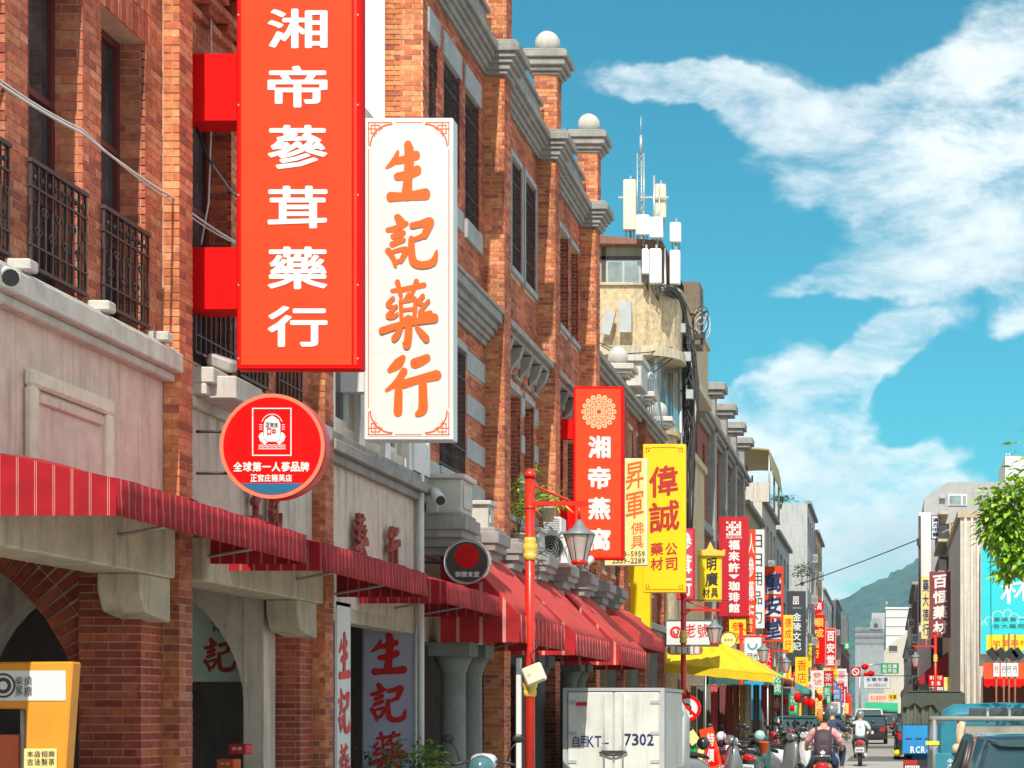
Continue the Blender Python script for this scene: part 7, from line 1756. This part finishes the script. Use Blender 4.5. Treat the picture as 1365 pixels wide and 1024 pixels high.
for i in range(N): a0, a1 = i / N, (i + 1) / N; p, q = W(879, 885, 50).lerp(W(1032, 900, 49), a0), W(879, 885, 50).lerp(W(1032, 900, 49), a1); dz = .20; b.poly([(p.x, p.y - .01, p.z), (q.x, q.y - .01, q.z), (q.x, q.y - .013 - .003 * math.sin(i), q.z - dz + .008 * math.sin(i * 1.7)), (p.x, p.y - .013 - .003 * math.sin(i - 1), p.z - dz + .008 * math.sin((i - 1) * 1.7))], 0, False)
o = b.build('valance', M_YCAN, t, recalc=False); o.modifiers.new('s', 'SOLIDIFY').thickness = .008
b = MB(); p, q = A_[1], W(1032, 900, 49); e0, e1 = Vector((p.x, 56, p.z)), Vector((q.x, 56, q.z)); b.poly([p, e0, e1, q]); o = b.build('side_slope', M_YCAN, t, recalc=False); o.modifiers.new('s', 'SOLIDIFY').thickness = .01
b = MB(); [b.path([(x, y, 0), (x, y, z)], .025, 6).cut() for x, y, z in ((-5.4, 50.1, 2.9), (-3.15, 49.2, 2.6), (-3.15, 55.8, 2.6), (-5.4, 55.8, 2.9))]; b.build('post', M_STEEL, t)
# hanging cloth rolls of the stall : one by one
rnd = random.Random(3)
cols = [(.30, .04, .03), (.12, .03, .03), (.45, .38, .28), (.20, .10, .05), (.40, .05, .05), (.10, .10, .09), (.30, .22, .12)]
CM = [mat('cloth_%s' % 'abcdefg'[i], c, .9, .2, 6) for i, c in enumerate(cols)]
names = ['dark red', 'maroon', 'beige', 'brown', 'red', 'charcoal', 'tan']
for i in range(14):
    k = rnd.randrange(7); x = -5.7 + i * .19; y = 51 + rnd.random() * 1.2; t = thing('hanging_cloth', '%s cloth hanging %s under the yellow canopy' % (names[k], ['at the far left', 'second from left', 'third from left', 'fourth from left', 'fifth from left', 'sixth from left', 'left of the middle', 'in the middle', 'right of the middle', 'sixth from right', 'fifth from right', 'fourth from right', 'second from right', 'at the far right'][i]), 'cloth', (x, y, .4), 'cloths hanging under the yellow canopy')
    b = MB(); h0, w_ = .35 + rnd.random() * .3, .07 + rnd.random() * .02
    for q in range(7):
        for z in (h0, 2.35): b.v.append((x - w_ + 2 * w_ * q / 6, y + .03 * math.sin(q * 1.8), z))
    for q in range(6): b.f.append((2 * q, 2 * q + 2, 2 * q + 3, 2 * q + 1)); b.m.append(0); b.sm.append(True)
    o = b.build('fabric', CM[k], t, recalc=False); o.modifiers.new('s', 'SOLIDIFY').thickness = .012
    b = MB(); b.path([(x - w_, y, 2.36), (x + w_, y, 2.36)], .008, 4); b.build('rod', M_STEEL, t)
def panel_thing(name, label, cat, px, d, m, th=.03, tilt=0, rim=None, group=None, txt=None, tm=None):
    x0, x1, z0, z1 = WX(px[0], d), WX(px[2], d), max(.0, WZ(px[3], d)), WZ(px[1], d); c = ((x0 + x1) / 2, d, (z0 + z1) / 2); a = R(tilt)
    t = thing(name, label, cat, (c[0], d, z0), group)
    b = MB(); b.obox(c, (math.cos(a), 0, -math.sin(a)), (0, 1, 0), (math.sin(a), 0, math.cos(a)), (x1 - x0) / 2, th / 2, (z1 - z0) / 2); b.build('board', m, t)
    if rim: b = MB(); b.obox((c[0], d - th / 2 - .003, c[2] - (z1 - z0) * .08), (math.cos(a), 0, -math.sin(a)), (0, 1, 0), (math.sin(a), 0, math.cos(a)), (x1 - x0) * .33, .002, (z1 - z0) * .36); b.build('inner_panel', rim, t)
    if txt: b = MB(); letters(txt, b, '-y', d - th / 2 - .006, c[0] - (x1 - x0) * .25, c[0] + (x1 - x0) * .25, z0 + (z1 - z0) * .12, z0 + (z1 - z0) * .9, off=.02, slant=0); o = b.build('lettering', tm, t, recalc=False)
    return t
panel_thing('leaning_board', 'orange and red leaning shop board with a white panel beside the plum scooter', 'board', (938, 970, 957, 1024), 37, M_ORANGE, tilt=-14, rim=M_RED, txt='特價', tm=M_INK)
panel_thing('blue_tarpaulin', 'bright blue tarpaulin sheet hanging under the yellow canopy tip', 'tarpaulin', (992, 908, 1016, 960), 62, mat('blue_tarp', (.01, .30, .55), .5, .15, 2, bump=.5, bscale=6))
panel_thing('pennant', 'tilted pale yellow pennant on the second lamp post', 'pennant', (916, 974, 930, 992), 43.4, M_PALEY, .01, tilt=-35)
panel_thing('pennant', 'bright green pennant on the second lamp post', 'pennant', (918, 992, 928, 1015), 43.5, M_GREENS, .01)
panel_thing('pennant', 'small pale yellow pennant right of the green one', 'pennant', (930, 994, 938, 1013), 43.3, M_PALEY, .01, tilt=12)
t = thing('bucket', 'bright orange bucket standing on the dark green scooter', 'bucket', (WX(1017, 38), 38.3, .92)); b = MB(); b.lathe((WX(1017, 38), 38.2, WZ(1005, 38)), [(.075, 0), (.105, .22), (.115, .22), (.115, .24), (.095, .24)], 18); b.build('pail', M_INKO, t); b = MB(); b.path([(WX(1017, 38) - .11, 38.2, WZ(990, 38)), (WX(1017, 38), 38.12, WZ(994, 38)), (WX(1017, 38) + .11, 38.2, WZ(990, 38))], .006, 4); b.build('handle', M_STEEL, t)
for i, (x, yt, yb, xb, d) in enumerate(((1014, 944, 1003, 1026, 52), (1037, 958, 990, 1040, 60))):
    t = thing('furled_banner', ['pale pink furled banner leaning beside the right lamp post', 'small pale pink furled banner farther back'][i], 'banner', (WX(xb, d), d, 0)); b = MB(); p0, p1 = W(x, yt, d), W(xb, yb, d)
    b.poly([p0, p0 + Vector((.03, 0, 0)), p1 + Vector((.12, .05, 0)), p1 - Vector((.16, 0, 0))]); o = b.build('cloth', mat('pale_pink_cloth', (.66, .55, .56), .8, .15, 4), t, recalc=False); o.modifiers.new('s', 'SOLIDIFY').thickness = .03
    b = MB(); b.path([p0 + Vector((0, 0, .05)), (p1.x, p1.y, 0)], .014, 5); b.build('staff', M_STEEL, t)
t = thing('round_board', 'round red and white board on the third lamp post', 'sign', (WX(979, 57.8), 57.8, 1.3)); b = MB(); b.lathe((WX(981, 57.8), 57.8, WZ(930, 57.8)), [(.24, 0), (.24, .03)], 24, axis='y'); b.build('plate', M_STEEL, t); b = MB(); ring_poly(b, WX(981, 57.8), WZ(930, 57.8), 57.79, .17, .23, 24); b.build('ring', M_CRIM, t, recalc=False)
t = thing('round_board', 'round coral board low on the third lamp post', 'sign', (WX(990, 57.7), 57.7, 1.2)); b = MB(); b.lathe((WX(991, 57.7), 57.7, WZ(936, 57.7)), [(.19, 0), (.19, .03)], 24, axis='y'); b.build('plate', M_ORANGE, t)
# shop canopies, boards and goods in rows down the left side
cc = [('dark green', (.03, .10, .07)), ('faded blue', (.10, .22, .38)), ('rust red', (.35, .06, .03)), ('cream', (.55, .48, .35)), ('grey', (.22, .24, .25)), ('teal', (.05, .28, .30)), ('orange', (.62, .22, .03)), ('brown', (.16, .09, .05)), ('pale green', (.30, .42, .30)), ('maroon', (.20, .02, .03)), ('white', (.6, .6, .58)), ('navy', (.03, .05, .14)), ('coral', (.6, .14, .08)), ('olive', (.22, .20, .07)), ('sky blue', (.22, .40, .52)), ('black', (.03, .03, .03))]
where = ['first past the yellow canopy', 'second past the yellow canopy', 'third past the yellow canopy', 'over the angled scooters', 'below the charcoal sign', 'below the red disc sign', 'near the last red sign', 'past the last red sign', 'before the brown brick house', 'beside the brown brick house', 'before the white far house', 'beside the white far house', 'under the dark far house', 'near the baroque end', 'second last on the left', 'last on the left']
yy_c = 62.0
for i, (nm, c) in enumerate(cc):
    L = 5.2 + (i * 37 % 5) * .9; z = 3.0 + (i * 13 % 4) * .16; pr = -4.75 + (i * 7 % 3) * .28
    awning('%s shop canopy, %s' % (nm, where[i]), yy_c, yy_c + L, -5.9, pr, z + .45, z - .35, .22, mat('canopy_' + nm.replace(' ', '_'), c, .8, .2, 3, stain=.2), mat('canopy_' + nm.replace(' ', '_'), c), group='shop canopies down the left side', wavy=.02)
    yy_c += L + .5
goods = [('red', M_RED), ('yellow', M_YELLOW), ('white', M_WPANEL), ('green', M_GREENS), ('orange', M_ORANGE), ('blue', M_BLUES), ('cream', M_PALEY), ('crimson', M_CRIM)]
rnd = random.Random(11)
def ordinal(n):
    o_ = ['', 'first', 'second', 'third', 'fourth', 'fifth', 'sixth', 'seventh', 'eighth', 'ninth', 'tenth', 'eleventh', 'twelfth', 'thirteenth', 'fourteenth', 'fifteenth', 'sixteenth', 'seventeenth', 'eighteenth', 'nineteenth']
    if n < 20: return o_[n]
    te = ['', '', 'twent', 'thirt', 'fort', 'fift', 'sixt', 'sevent', 'eight'][n // 10]
    return te + 'ieth' if n % 10 == 0 else te + 'y-' + o_[n % 10]
combos = [a + c for a in '茶藥參香布乾米花' for c in ['莊', '行', '材', '店', '貨', '舖', '坊', '號']]; rnd.shuffle(combos)
for i in range(60):
    d = 60 + i * 2.3 + rnd.random() * 2; gx = goods[rnd.randrange(8)]; x = -5.4 + rnd.random() * (1.1 if d > 84 else .8); k_ = .8 + d / 130; w_ = (.18 + rnd.random() * .3) * k_; h_ = (.35 + rnd.random() * .65) * k_; z = 1.3 + rnd.random() * 2.6
    cb_ = combos[i]; t = thing('shop_board', '%s board, %s hanging board down the left canopies from the yellow canopy' % (gx[0], ordinal(i + 1)), 'sign', (x, d, z), 'small shop boards crowding the left side')
    b = MB(); b.box(x, x + w_, d, d + .06, z, z + h_); b.build('board', gx[1], t)
    b = MB(); letters(cb_, b, '-y', d - .003, x + w_ * .15, x + w_ * .85, z + h_ * .08, z + h_ * .92, off=.0, vertical=True); b.build('lettering', M_INK if gx[0] in ('red', 'green', 'blue', 'crimson') else M_INKR, t, recalc=False)
for i, (x, y, r) in enumerate(((1063, 930, 6), (1074, 935, 5), (1082, 938, 6), (1056, 944, 4), (1093, 930, 4), (1047, 935, 4))):
    d = 66 + i * 5; t = thing('lantern', ['big red lantern in the shade right of the fourth lamp post', 'red lantern beside the big one', 'red lantern nearest the riders', 'small red lantern low by the shops', 'small high red lantern over the blue jacket', 'small red lantern by the yellow figure'][i], 'lantern', (WX(x, d), d, WZ(y + r, d)), 'red lanterns along the left shops')
    b = MB(); b.ball((WX(x, d), d, WZ(y, d)), r * d / F, 14, sc=(.8, .8, 1.15)); b.build('shade', M_RED, t); b = MB(); b.lathe((WX(x, d), d, WZ(y, d)), [(.05, r * d / F * 1.1), (.05, r * d / F * 1.25)], 8); b.path([(WX(x, d), d, WZ(y, d) + r * d / F * 1.1), (WX(x, d), d, 3.1)], .006, 4); b.build('cap', M_GOLD, t)
# ---- kiosk in the near arcade
t = thing('kiosk', 'orange kiosk frame with a white lettered banner under the brick arch', 'kiosk', (-6.0, 12.9, 0)); D = 12.9
M_KI = mat('kiosk_orange', (.72, .28, .02), .5, .1, 3)
x1, xa = WX(97, D), WX(84, D); zt = WZ(882, D)
b = MB(); b.prism([(-7.2, zt - .01), (x1, zt), (xa + .0, 1.0), (WX(78, D), 0), (WX(33, D), 0), (WX(33, D), WZ(945, D)), (-7.2, WZ(945, D))], 'y', D, D + .14); b.build('frame', M_KI, t, bevel=.012)
b = MB(); b.box(-7.15, WX(88, D), D - .006, D - .002, WZ(934, D), WZ(894, D)); b.build('banner', M_WPANEL, t)
b = MB(); ring_poly(b, WX(5, D), WZ(914, D), D - .009, .03, .055, 20); ring_poly(b, WX(5, D), WZ(914, D), D - .009, .07, .085, 20); b.build('banner_emblem', mat('brown_ink', (.08, .04, .03), .6, 0), t, recalc=False)
text(t, '柴燒', (20, 902, 44, 914), D - .004, M_INKK, vertical=False, off=.0, slant=.2); text(t, '黑糖', (20, 915, 44, 928), D - .004, M_INKK, vertical=False, off=.0, slant=.2)
b = MB(); b.box(WX(33, D), WX(77, D), D - .02, D - .003, WZ(1040, D), WZ(998, D)); b.build('notice', M_PALEY, t, bevel=.004)
text(t, '本店招牌', (36, 1001, 74, 1009), D - .018, mat('brown_ink', (.08, .04, .03)), vertical=False, off=.01); text(t, '古法製茶', (36, 1011, 74, 1020), D - .018, mat('brown_ink', (.08, .04, .03)), vertical=False, off=.01)
b = MB(); b.box(-7.2, WX(20, D), D + .05, D + .5, 0.0, WZ(980, D)); b.build('counter', mat('counter_red', (.55, .10, .03), .5, .1), t); b = MB(); b.path([(WX(22, D), D + .1, 0), (WX(22, D), D + .1, WZ(945, D))], .02, 6); b.build('pole', M_CABLEW, t)
# tins in the second arcade bay
for i, (x, y, lab, c) in enumerate(((316, 992, 'dark red tin with white lettering standing in the arcade by the plaster post', M_CRIM), (300, 1012, 'orange box below the dark red tin in the arcade', M_INKO))):
    d = 18.2 + .1 * i; t = thing('tin', lab, 'tin', (WX(x, d), d, .1), 'goods stacked in the arcade'); b = MB(); b.box(WX(x - 12, d), WX(x + 12, d), d, d + .2, WZ(y + 14, d), WZ(y, d)); b.build('body', c, t, bevel=.01); b = MB(); letters('茶葉', b, '-y', d - .002, WX(x - 7, d), WX(x + 7, d), WZ(y + 8, d), WZ(y + 4, d), vertical=False); b.build('lettering', M_INK, t, recalc=False)
t = thing('shop_counter', 'dark wooden counter that the tins stand on in the arcade', 'counter', (-6.3, 18.4, .1)); b = MB(); b.box(-7.4, -6.18, 18.1, 18.6, .1, WZ(1026, 18.2)); b.build('body', M_WOOD, t)
# ---- cameras, floodlight, condenser, plants
def cctv(label, px, py, d, L=.28, m=M_WHITE, wall=None, tilt=-20, yaw=-25, r=.05):
    c = W(px, py, d); t = thing('security_camera', label, 'camera', c, 'security cameras'); a, y_ = R(tilt), R(yaw)
    dr = Vector((math.sin(y_) * math.cos(a), -math.cos(y_) * math.cos(a), math.sin(a))); b = MB(); b.path([c - dr * L / 2, c + dr * L / 2], r, 14); b.build('housing', m, t)
    b = MB(); b.path([c + dr * (L / 2 - .002), c + dr * (L / 2 + .015)], r * .8, 12); b.build('lens', M_BLACK, t)
    b = MB(); q = Vector(wall) if wall else c + Vector((-.2, .1, -.1)); b.path([c - Vector((0, 0, r)), c - Vector((0, -.02, r + .1)), q], .016, 6); b.build('bracket', m, t)
cctv('white security camera over the balustrade beside the white drainpipe', 583, 662, 24.0, .30, M_WHITE, (-5.97, 24.2, 4.15), -25, 30, .075)
cctv('small white security camera hanging under the second red sign', 784, 748, 33.5, .22, M_WHITE, (-5.6, 33.7, 4.4), -20, -20, .07)
cctv('white security camera cut by the left edge above the ledge', -2, 368, 12.6, .34, M_WHITE, (-6.0, 12.7, 4.4), -12, 50, .07)
t = thing('floodlight', 'old grey floodlight sitting on the plaster ledge under the big red sign', 'floodlight', W(296, 495, 16.6)); c = W(296, 484, 16.6)
b = MB(); b.obox(c, (.94, .1, -.32), (-.05, .98, .18), (.33, -.17, .93), .115, .10, .055); b.build('housing', mat('worn_grey_metal', (.38, .36, .33), .5, .2, 12), t, bevel=.02)
b = MB(); b.obox(c + Vector((-.11, -.04, .012)), (.3, .1, -.9), (-.9, .1, -.3), (0, 1, 0), .05, .004, .07); b.build('glass', M_GLASSD, t); b = MB(); b.path([c + Vector((-.04, 0, -.05)), c + Vector((-.05, .02, -.2))], .02, 6); b.box(c.x - .1, c.x + .03, c.y - .05, c.y + .06, c.z - .21, c.z - .19); b.build('stand', M_IRON, t)
t = thing('air_conditioner', 'white air conditioner unit with a dark round fan beside the lamp post lantern', 'air conditioner', W(738, 752, 31.5)); x0, x1, z0, z1 = WX(720, 31.5), WX(757, 31.5), WZ(752, 31.5), WZ(708, 31.5)
b = MB(); b.box(x0, x1, 31.5, 32.3, z0, z1); b.build('case', M_WHITE, t, bevel=.02)
b = MB(); b.lathe(((x0 + x1) / 2 - .05, 31.485, (z0 + z1) / 2), [(.2, 0), (.2, .014)], 24, axis='y'); b.build('fan', M_BLACK, t); b = MB(); [ring_poly(b, (x0 + x1) / 2 - .05, (z0 + z1) / 2, 31.48, r, r + .008, 24) for r in (.05, .09, .13, .17, .2)]; b.build('fan_guard', M_STEEL, t, recalc=False)
t = thing('air_conditioner', 'small white unit on top of the fan unit behind the lamp post', 'air conditioner', W(738, 708, 31.8)); b = MB(); b.box(WX(724, 31.8), WX(748, 31.8), 31.8, 32.3, z1 + .01, z1 + .27); b.build('case', M_WHITE, t, bevel=.02); b = MB(); [b.box(WX(726, 31.8), WX(746, 31.8), 31.79, 31.799, z1 + .04 + i * .03, z1 + .05 + i * .03) for i in range(7)]; b.build('grille', M_STEEL, t)

def leaf_mesh(m, name='leaf', l=1.0, w=.36, droop=.25):
    pts = [(0, 0, 0), (w * .5, l * .3, .02), (w * .42, l * .65, -droop * .4), (0, l, -droop), (-w * .42, l * .65, -droop * .4), (-w * .5, l * .3, .02), (0, l * .33, -.05), (0, l * .66, -droop * .4 - .05)]
    f = [(0, 1, 6), (1, 2, 7, 6), (2, 3, 7), (0, 6, 5), (6, 7, 4, 5), (7, 3, 4)]
    me = bpy.data.meshes.new(name); me.from_pydata(pts, [], f); me.materials.append(m); return me, pts, f
M_LEAF1 = rnd_paint('leaf_fresh', [(.22, .42, .02), (.30, .50, .03), (.14, .30, .02), (.38, .55, .05), (.18, .36, .02), (.09, .20, .015)], .45)
def leaves(t, spots, size, m, n_ind=0, w=.36, name='leaf', droop=.25):
    """spots: (pos, direction); n_ind of them separate objects"""
    me, pts, f = leaf_mesh(m, name, 1, w, droop); V = []; Fc = []; o0 = org(t); rr_ = random.Random(5)
    order = sorted(range(len(spots)), key=lambda i: 0 if (0 < screen(spots[i][0])[0] < 1365 and 0 < screen(spots[i][0])[1] < 1024) else 1)
    for c_, i in enumerate(order):
        p, d = spots[i]; s = size * (.7 + .6 * rr_.random()); d = d.normalized()
        side = d.cross(Vector((rr_.uniform(-.5, .5), rr_.uniform(-.5, .5), 1))).normalized(); up = side.cross(d)
        Mx = Matrix(((side.x, d.x, up.x), (side.y, d.y, up.y), (side.z, d.z, up.z)))
        if c_ < n_ind:
            o = bpy.data.objects.new(name, me); o.matrix_local = Matrix.Translation(p - o0) @ Mx.to_4x4() @ Matrix.Scale(s, 4); put(o, t)
        else:
            n = len(V); V += [tuple(p + Mx @ (Vector(q) * s) - o0) for q in pts]; Fc += [tuple(n + k for k in q) for q in f]
    if V:
        m2 = bpy.data.meshes.new('foliage'); m2.from_pydata(V, [], Fc); m2.materials.append(m); o = bpy.data.objects.new('foliage', m2); put(o, t); o['kind'] = 'stuff'
M_LEAF2 = bpy.data.materials.new('leaf_crowd'); M_LEAF2.use_nodes = True
_nt = M_LEAF2.node_tree; _b = _nt.nodes['Principled BSDF']; _g = _nt.nodes.new('ShaderNodeNewGeometry'); _r = _nt.nodes.new('ShaderNodeValToRGB'); _nt.links.new(_g.outputs['Random Per Island'], _r.inputs[0])
_r.color_ramp.elements[0].color = (.14, .30, .02, 1); _r.color_ramp.elements[1].color = (.44, .62, .06, 1); _nt.links.new(_r.outputs[0], _b.inputs['Base Color']); _b.inputs['Roughness'].default_value = .45
rnd = random.Random(21)
tr = thing('street_tree', 'leafy branch of a bright green tree hanging in from the right edge', 'tree', (4.0, 21.5, 0))
b = MB(); b.path([(4.0, 21.5, 0), (3.95, 21.4, 1.5), (3.8, 21.3, 2.8), (3.5, 21.2, 3.6)], [.16, .13, .11, .08], 12); b.build('trunk', M_BARK, tr)
limbs = [[(3.5, 21.2, 3.6), (2.9, 20.9, 4.1), (2.1, 20.4, 4.1), (1.5, 20.1, 3.8), (1.28, 20.0, 3.45), (1.22, 20.0, 3.0)], [(3.5, 21.2, 3.6), (3.0, 21.1, 4.6), (2.2, 20.7, 4.9), (1.7, 20.5, 4.6)], [(3.5, 21.2, 3.6), (3.9, 21.4, 4.9), (3.6, 21.4, 5.9)], [(3.8, 21.3, 2.9), (4.6, 21.6, 3.9), (5.3, 21.8, 4.3)], [(2.9, 20.9, 4.1), (2.4, 20.3, 3.6), (1.9, 20.0, 3.2)], [(3.5, 21.2, 3.6), (3.6, 20.6, 4.5), (3.4, 20.2, 5.0)]]
for l in limbs: b = MB(); b.path(l, [.06 - .05 * i / len(l) for i in range(len(l))], 7); b.build('limb', M_BARK, tr)
sp = []
clus = [((1.27, 20.0, 3.58), (.34, .3, .36), 800), ((1.42, 20.0, 3.86), (.30, .3, .26), 380), ((1.10, 20.0, 3.62), (.16, .2, .28), 200), ((1.22, 20.0, 3.12), (.11, .12, .16), 110), ((1.47, 20.0, 3.25), (.26, .3, .26), 300), ((1.06, 20.0, 3.86), (.12, .12, .12), 60), ((2.2, 20.5, 4.3), (.8, .7, .6), 900), ((2.2, 20.4, 3.5), (.6, .5, .5), 500), ((3.3, 21, 5.0), (1.3, 1.1, .9), 1500), ((4.6, 21.5, 4.4), (1.1, 1.1, .8), 900), ((3.2, 20.5, 4.2), (.9, .8, .6), 700)]
for c, r, n in clus:
    for i in range(n):
        v = Vector((rnd.gauss(0, .5), rnd.gauss(0, .5), rnd.gauss(0, .5)))
        if v.length > 1.15: v *= .9 / v.length
        if screen((c[0] + v.x * r[0], c[1] + v.y * r[1], c[2] + v.z * r[2]))[0] < 1300: continue
        p = Vector(c) + Vector((v.x * r[0], v.y * r[1], v.z * r[2])); sp.append((p, Vector((v.x * 1.2 + rnd.uniform(-.8, .8), v.y + rnd.uniform(-.9, .5), v.z * .6 - .25 + rnd.uniform(-.7, .6)))))
inv = [q for q in sp if screen(q[0])[0] < 1365 and screen(q[0])[1] > 640]; outv = [q for q in sp if not (screen(q[0])[0] < 1365 and screen(q[0])[1] > 640)]
inv.sort(key=lambda q: q[0].y)
leaves(tr, inv[:300], .098, M_LEAF1, 300, w=.5); leaves(tr, inv[300:] + outv, .098, M_LEAF2, 0, w=.5)
def potted(label, x, y, z, h, spread, n, m, leaf=.2, pot=True, stems=5, w=.12, cat='plant', group='potted plants', droop=.4, name='potted_plant'):
    t = thing(name, label, cat, (x, y, z), group); r = random.Random(int(x * 100 + y))
    if pot: b = MB(); b.lathe((x, y, z), [(.09, 0), (.13, .2), (.14, .2), (.14, .23), (.11, .23)], 14); b.build('pot', M_CONC, t)
    sp = []
    b = MB()
    for i in range(stems):
        a = r.random() * 6.28; e = Vector((x + math.cos(a) * spread * .5 * r.random(), y + math.sin(a) * spread * .5 * r.random(), z + h * (.6 + .35 * r.random()))); b.path([(x, y, z + (.2 if pot else 0)), ((x + e.x) / 2, (y + e.y) / 2, z + h * .5), e], .008, 4)
        for k in range(n // stems): q = (.35 + .65 * r.random()); c = Vector((x, y, z + .2)).lerp(e, q); a2 = r.random() * 6.28; sp.append((c + Vector((r.gauss(0, spread * .16), r.gauss(0, spread * .16), r.gauss(0, h * .06))), Vector((math.cos(a2), math.sin(a2), r.uniform(-.3, .7)))))
    b.build('stem', M_LEAFD, t); leaves(t, sp, leaf, m, 0, w, droop=droop)
potted('bamboo-like plant with bright leaves on the ledge left of the lamp post top', -5.75, 29.4, 4.15, 1.35, .7, 90, M_LEAF2, .24, w=.16)
potted('spiky green plant with arching leaves on the ledge right of the lamp post top', -5.62, 31.2, 4.75, .55, 1.0, 80, M_LEAF2, .30, w=.10, pot=True)
potted('dark green shrub in front of the shade-tinted light box post', -5.62, 22.4, .12, 1.28, .55, 620, M_LEAF, .08, w=.4)
potted('small shrub left of the dark one at the light box post', -5.95, 22.0, .12, 1.12, .45, 300, M_LEAFD, .08, w=.4)
potted('yellow green shrub between the light box post and the first column', -5.62, 23.7, .12, 1.12, .40, 560, M_LEAFY, .075, w=.45)
potted('small plant on a roof terrace above the charcoal sign', -5.2, 113.5, 9.2, 1.6, 1.6, 120, M_LEAFD, .3, w=.3)
potted('greenery spilling from the cream house roof', -5.3, 92, 11.5, .8, 1.6, 120, M_LEAFD, .25, w=.3)
potted('green bush at the kerb far down the left side', WX(1128, 100), 100, .1, 1.5, 1.2, 200, M_LEAFD, .2, w=.4)
potted('plants on the dark balconies of the right-hand house', 2.3, 84, 6.4, 1.2, 1.0, 160, M_LEAFD, .2, w=.3)
# ---- cables
def cable(label, pts, r=.012, m=M_CABLE, sag=.0, name='cable'):
    t = thing(name, label, 'cable', pts[0], 'cables'); b = MB(); P = []
    for a, c in zip(pts, pts[1:]):
        a, c = Vector(a), Vector(c)
        for i in range(10): q = i / 10; p = a.lerp(c, q); p.z -= sag * 4 * q * (1 - q); P.append(p)
    P.append(Vector(pts[-1])); b.path(P, r, 5); b.build('wire', m, t); return t
cable('pale cable slanting down across the left brick windows', [W(-30, 92, 12.6), W(110, 178, 13.7), W(228, 262, 15.6), W(313, 322, 17.2)], .011, M_CABLEW, .02)
cable('second pale cable running just above the other on the left', [W(-30, 84, 12.6), W(110, 173, 13.7), W(228, 268, 15.6), W(313, 324, 17.2)], .007, M_CABLEW, .03)
cable('thin black cable crossing the sky above the far street', [W(1060, 781, 110), W(1222, 720, 100), W(1241, 708, 95)], .03, M_CABLE, .05)
cable('thin black cable from the right-hand house to the tree', [W(1262, 700, 84), W(1365, 650, 60)], .022, M_CABLE, .1)
cable('pale cable hanging down between the red sign boxes', [W(281, -10, 16.6), W(282, 152, 16.6), W(278, 270, 16.6), W(268, 326, 16.6)], .008, M_CABLEW)
cable('pale cable draped over the plaster ledge corner', [W(196, 268, 15.5), W(193, 420, 15.5), W(212, 452, 15.6), W(228, 475, 15.7), W(222, 640, 15.7)], .009, M_CABLEW)
t = thing('cable_bundle', 'thick bundle of black and grey cables running down the beige block corner', 'cables', W(915, 590, 57)); rnd = random.Random(4)
for i in range(46):
    o_ = rnd.uniform(-9, 9); d = 51.6 + rnd.random() * .7; J = lambda a: rnd.uniform(-a, a)
    P = [W(884 + o_ * .4, 384 + J(4), 49.3), W(897 + o_ * .6, 390 + J(6), d - 1.4), W(906 + o_ * .7 + J(2), 410 + J(6), d), W(911 + o_ * .8 + J(3), 440, d), W(915 + o_ + J(3), 475 + J(10), d), W(919 + o_ + J(3), 510, d), W(920 + o_ * .9 + J(3), 545, d), W(919 + o_ * .8 + J(3), 580, d), W(918 + o_ * .7 + J(3), 620, d), W(917 + o_ * .6 + J(3), 665, d), W(916 + o_ * .6, 720, d)]
    b = MB(); b.path(P, rnd.choice([.018, .025, .035, .045]), 6); b.build('cable', M_CABLEW if i % 13 == 5 else rnd.choice([M_CABLE, M_CABLE, M_IRON]), t)
for i in range(9):
    a_ = rnd.uniform(400, 560); b = MB(); b.path([W(912 + J(6), a_, 51.5), W(925 + J(5), a_ + 14 + J(6), 51.4), W(918 + J(6), a_ + 34, 51.5), W(914 + J(6), a_ + 48 + J(8), 51.6)], .022, 5); b.build('loop', M_CABLE, t)
b = MB()
for (x, y) in ((911, 432), (918, 470), (921, 520)): b.box(WX(x - 6, 51.3), WX(x + 3, 51.3), 51.2, 51.4, WZ(y + 12, 51.3), WZ(y, 51.3)).cut()
b.build('junction_box', M_STEEL, t)
t = thing('wire_coil', 'tangle of coiled wires on a bracket right of the cable bundle', 'wires', W(935, 450, 52.3)); 
for i in range(7): b = MB(); c = W(934 + rnd.uniform(-3, 3), 425 + rnd.uniform(-14, 14), 52.3); r = .12 + rnd.random() * .12; b.path([c + Vector((math.cos(a) * r, 0.05 * math.sin(2 * a), math.sin(a) * r * 1.4)) for a in [2 * math.pi * k / 14 for k in range(15)]], .014, 4); b.build('coil', rnd.choice([M_CABLE, M_CABLEW]), t)
b = MB(); b.path([W(920, 420, 52.3), W(943, 415, 52.3)], .03, 5); b.path([W(936, 395, 52.3), W(936, 460, 52.3)], .03, 5); b.box(WX(926, 52.3), WX(940, 52.3), 52.2, 52.4, WZ(452, 52.3), WZ(446, 52.3)); b.build('bracket', M_IRON, t)

# ================================================================ haze
hz = MB(); hz.box(-3200, 3200, -80, 3800, -12, 470)
hm = bpy.data.materials.new('haze_air'); hm.use_nodes = True; nt = hm.node_tree
for n in list(nt.nodes): nt.nodes.remove(n)
vo = nt.nodes.new('ShaderNodeVolumePrincipled'); vo.inputs['Density'].default_value = .00010; vo.inputs['Color'].default_value = (.45, .78, 1.0, 1); vo.inputs['Anisotropy'].default_value = .0
mo = nt.nodes.new('ShaderNodeOutputMaterial'); nt.links.new(vo.outputs[0], mo.inputs['Volume'])
hzo = hz.build('haze', hm); tag(hzo, kind='stuff')
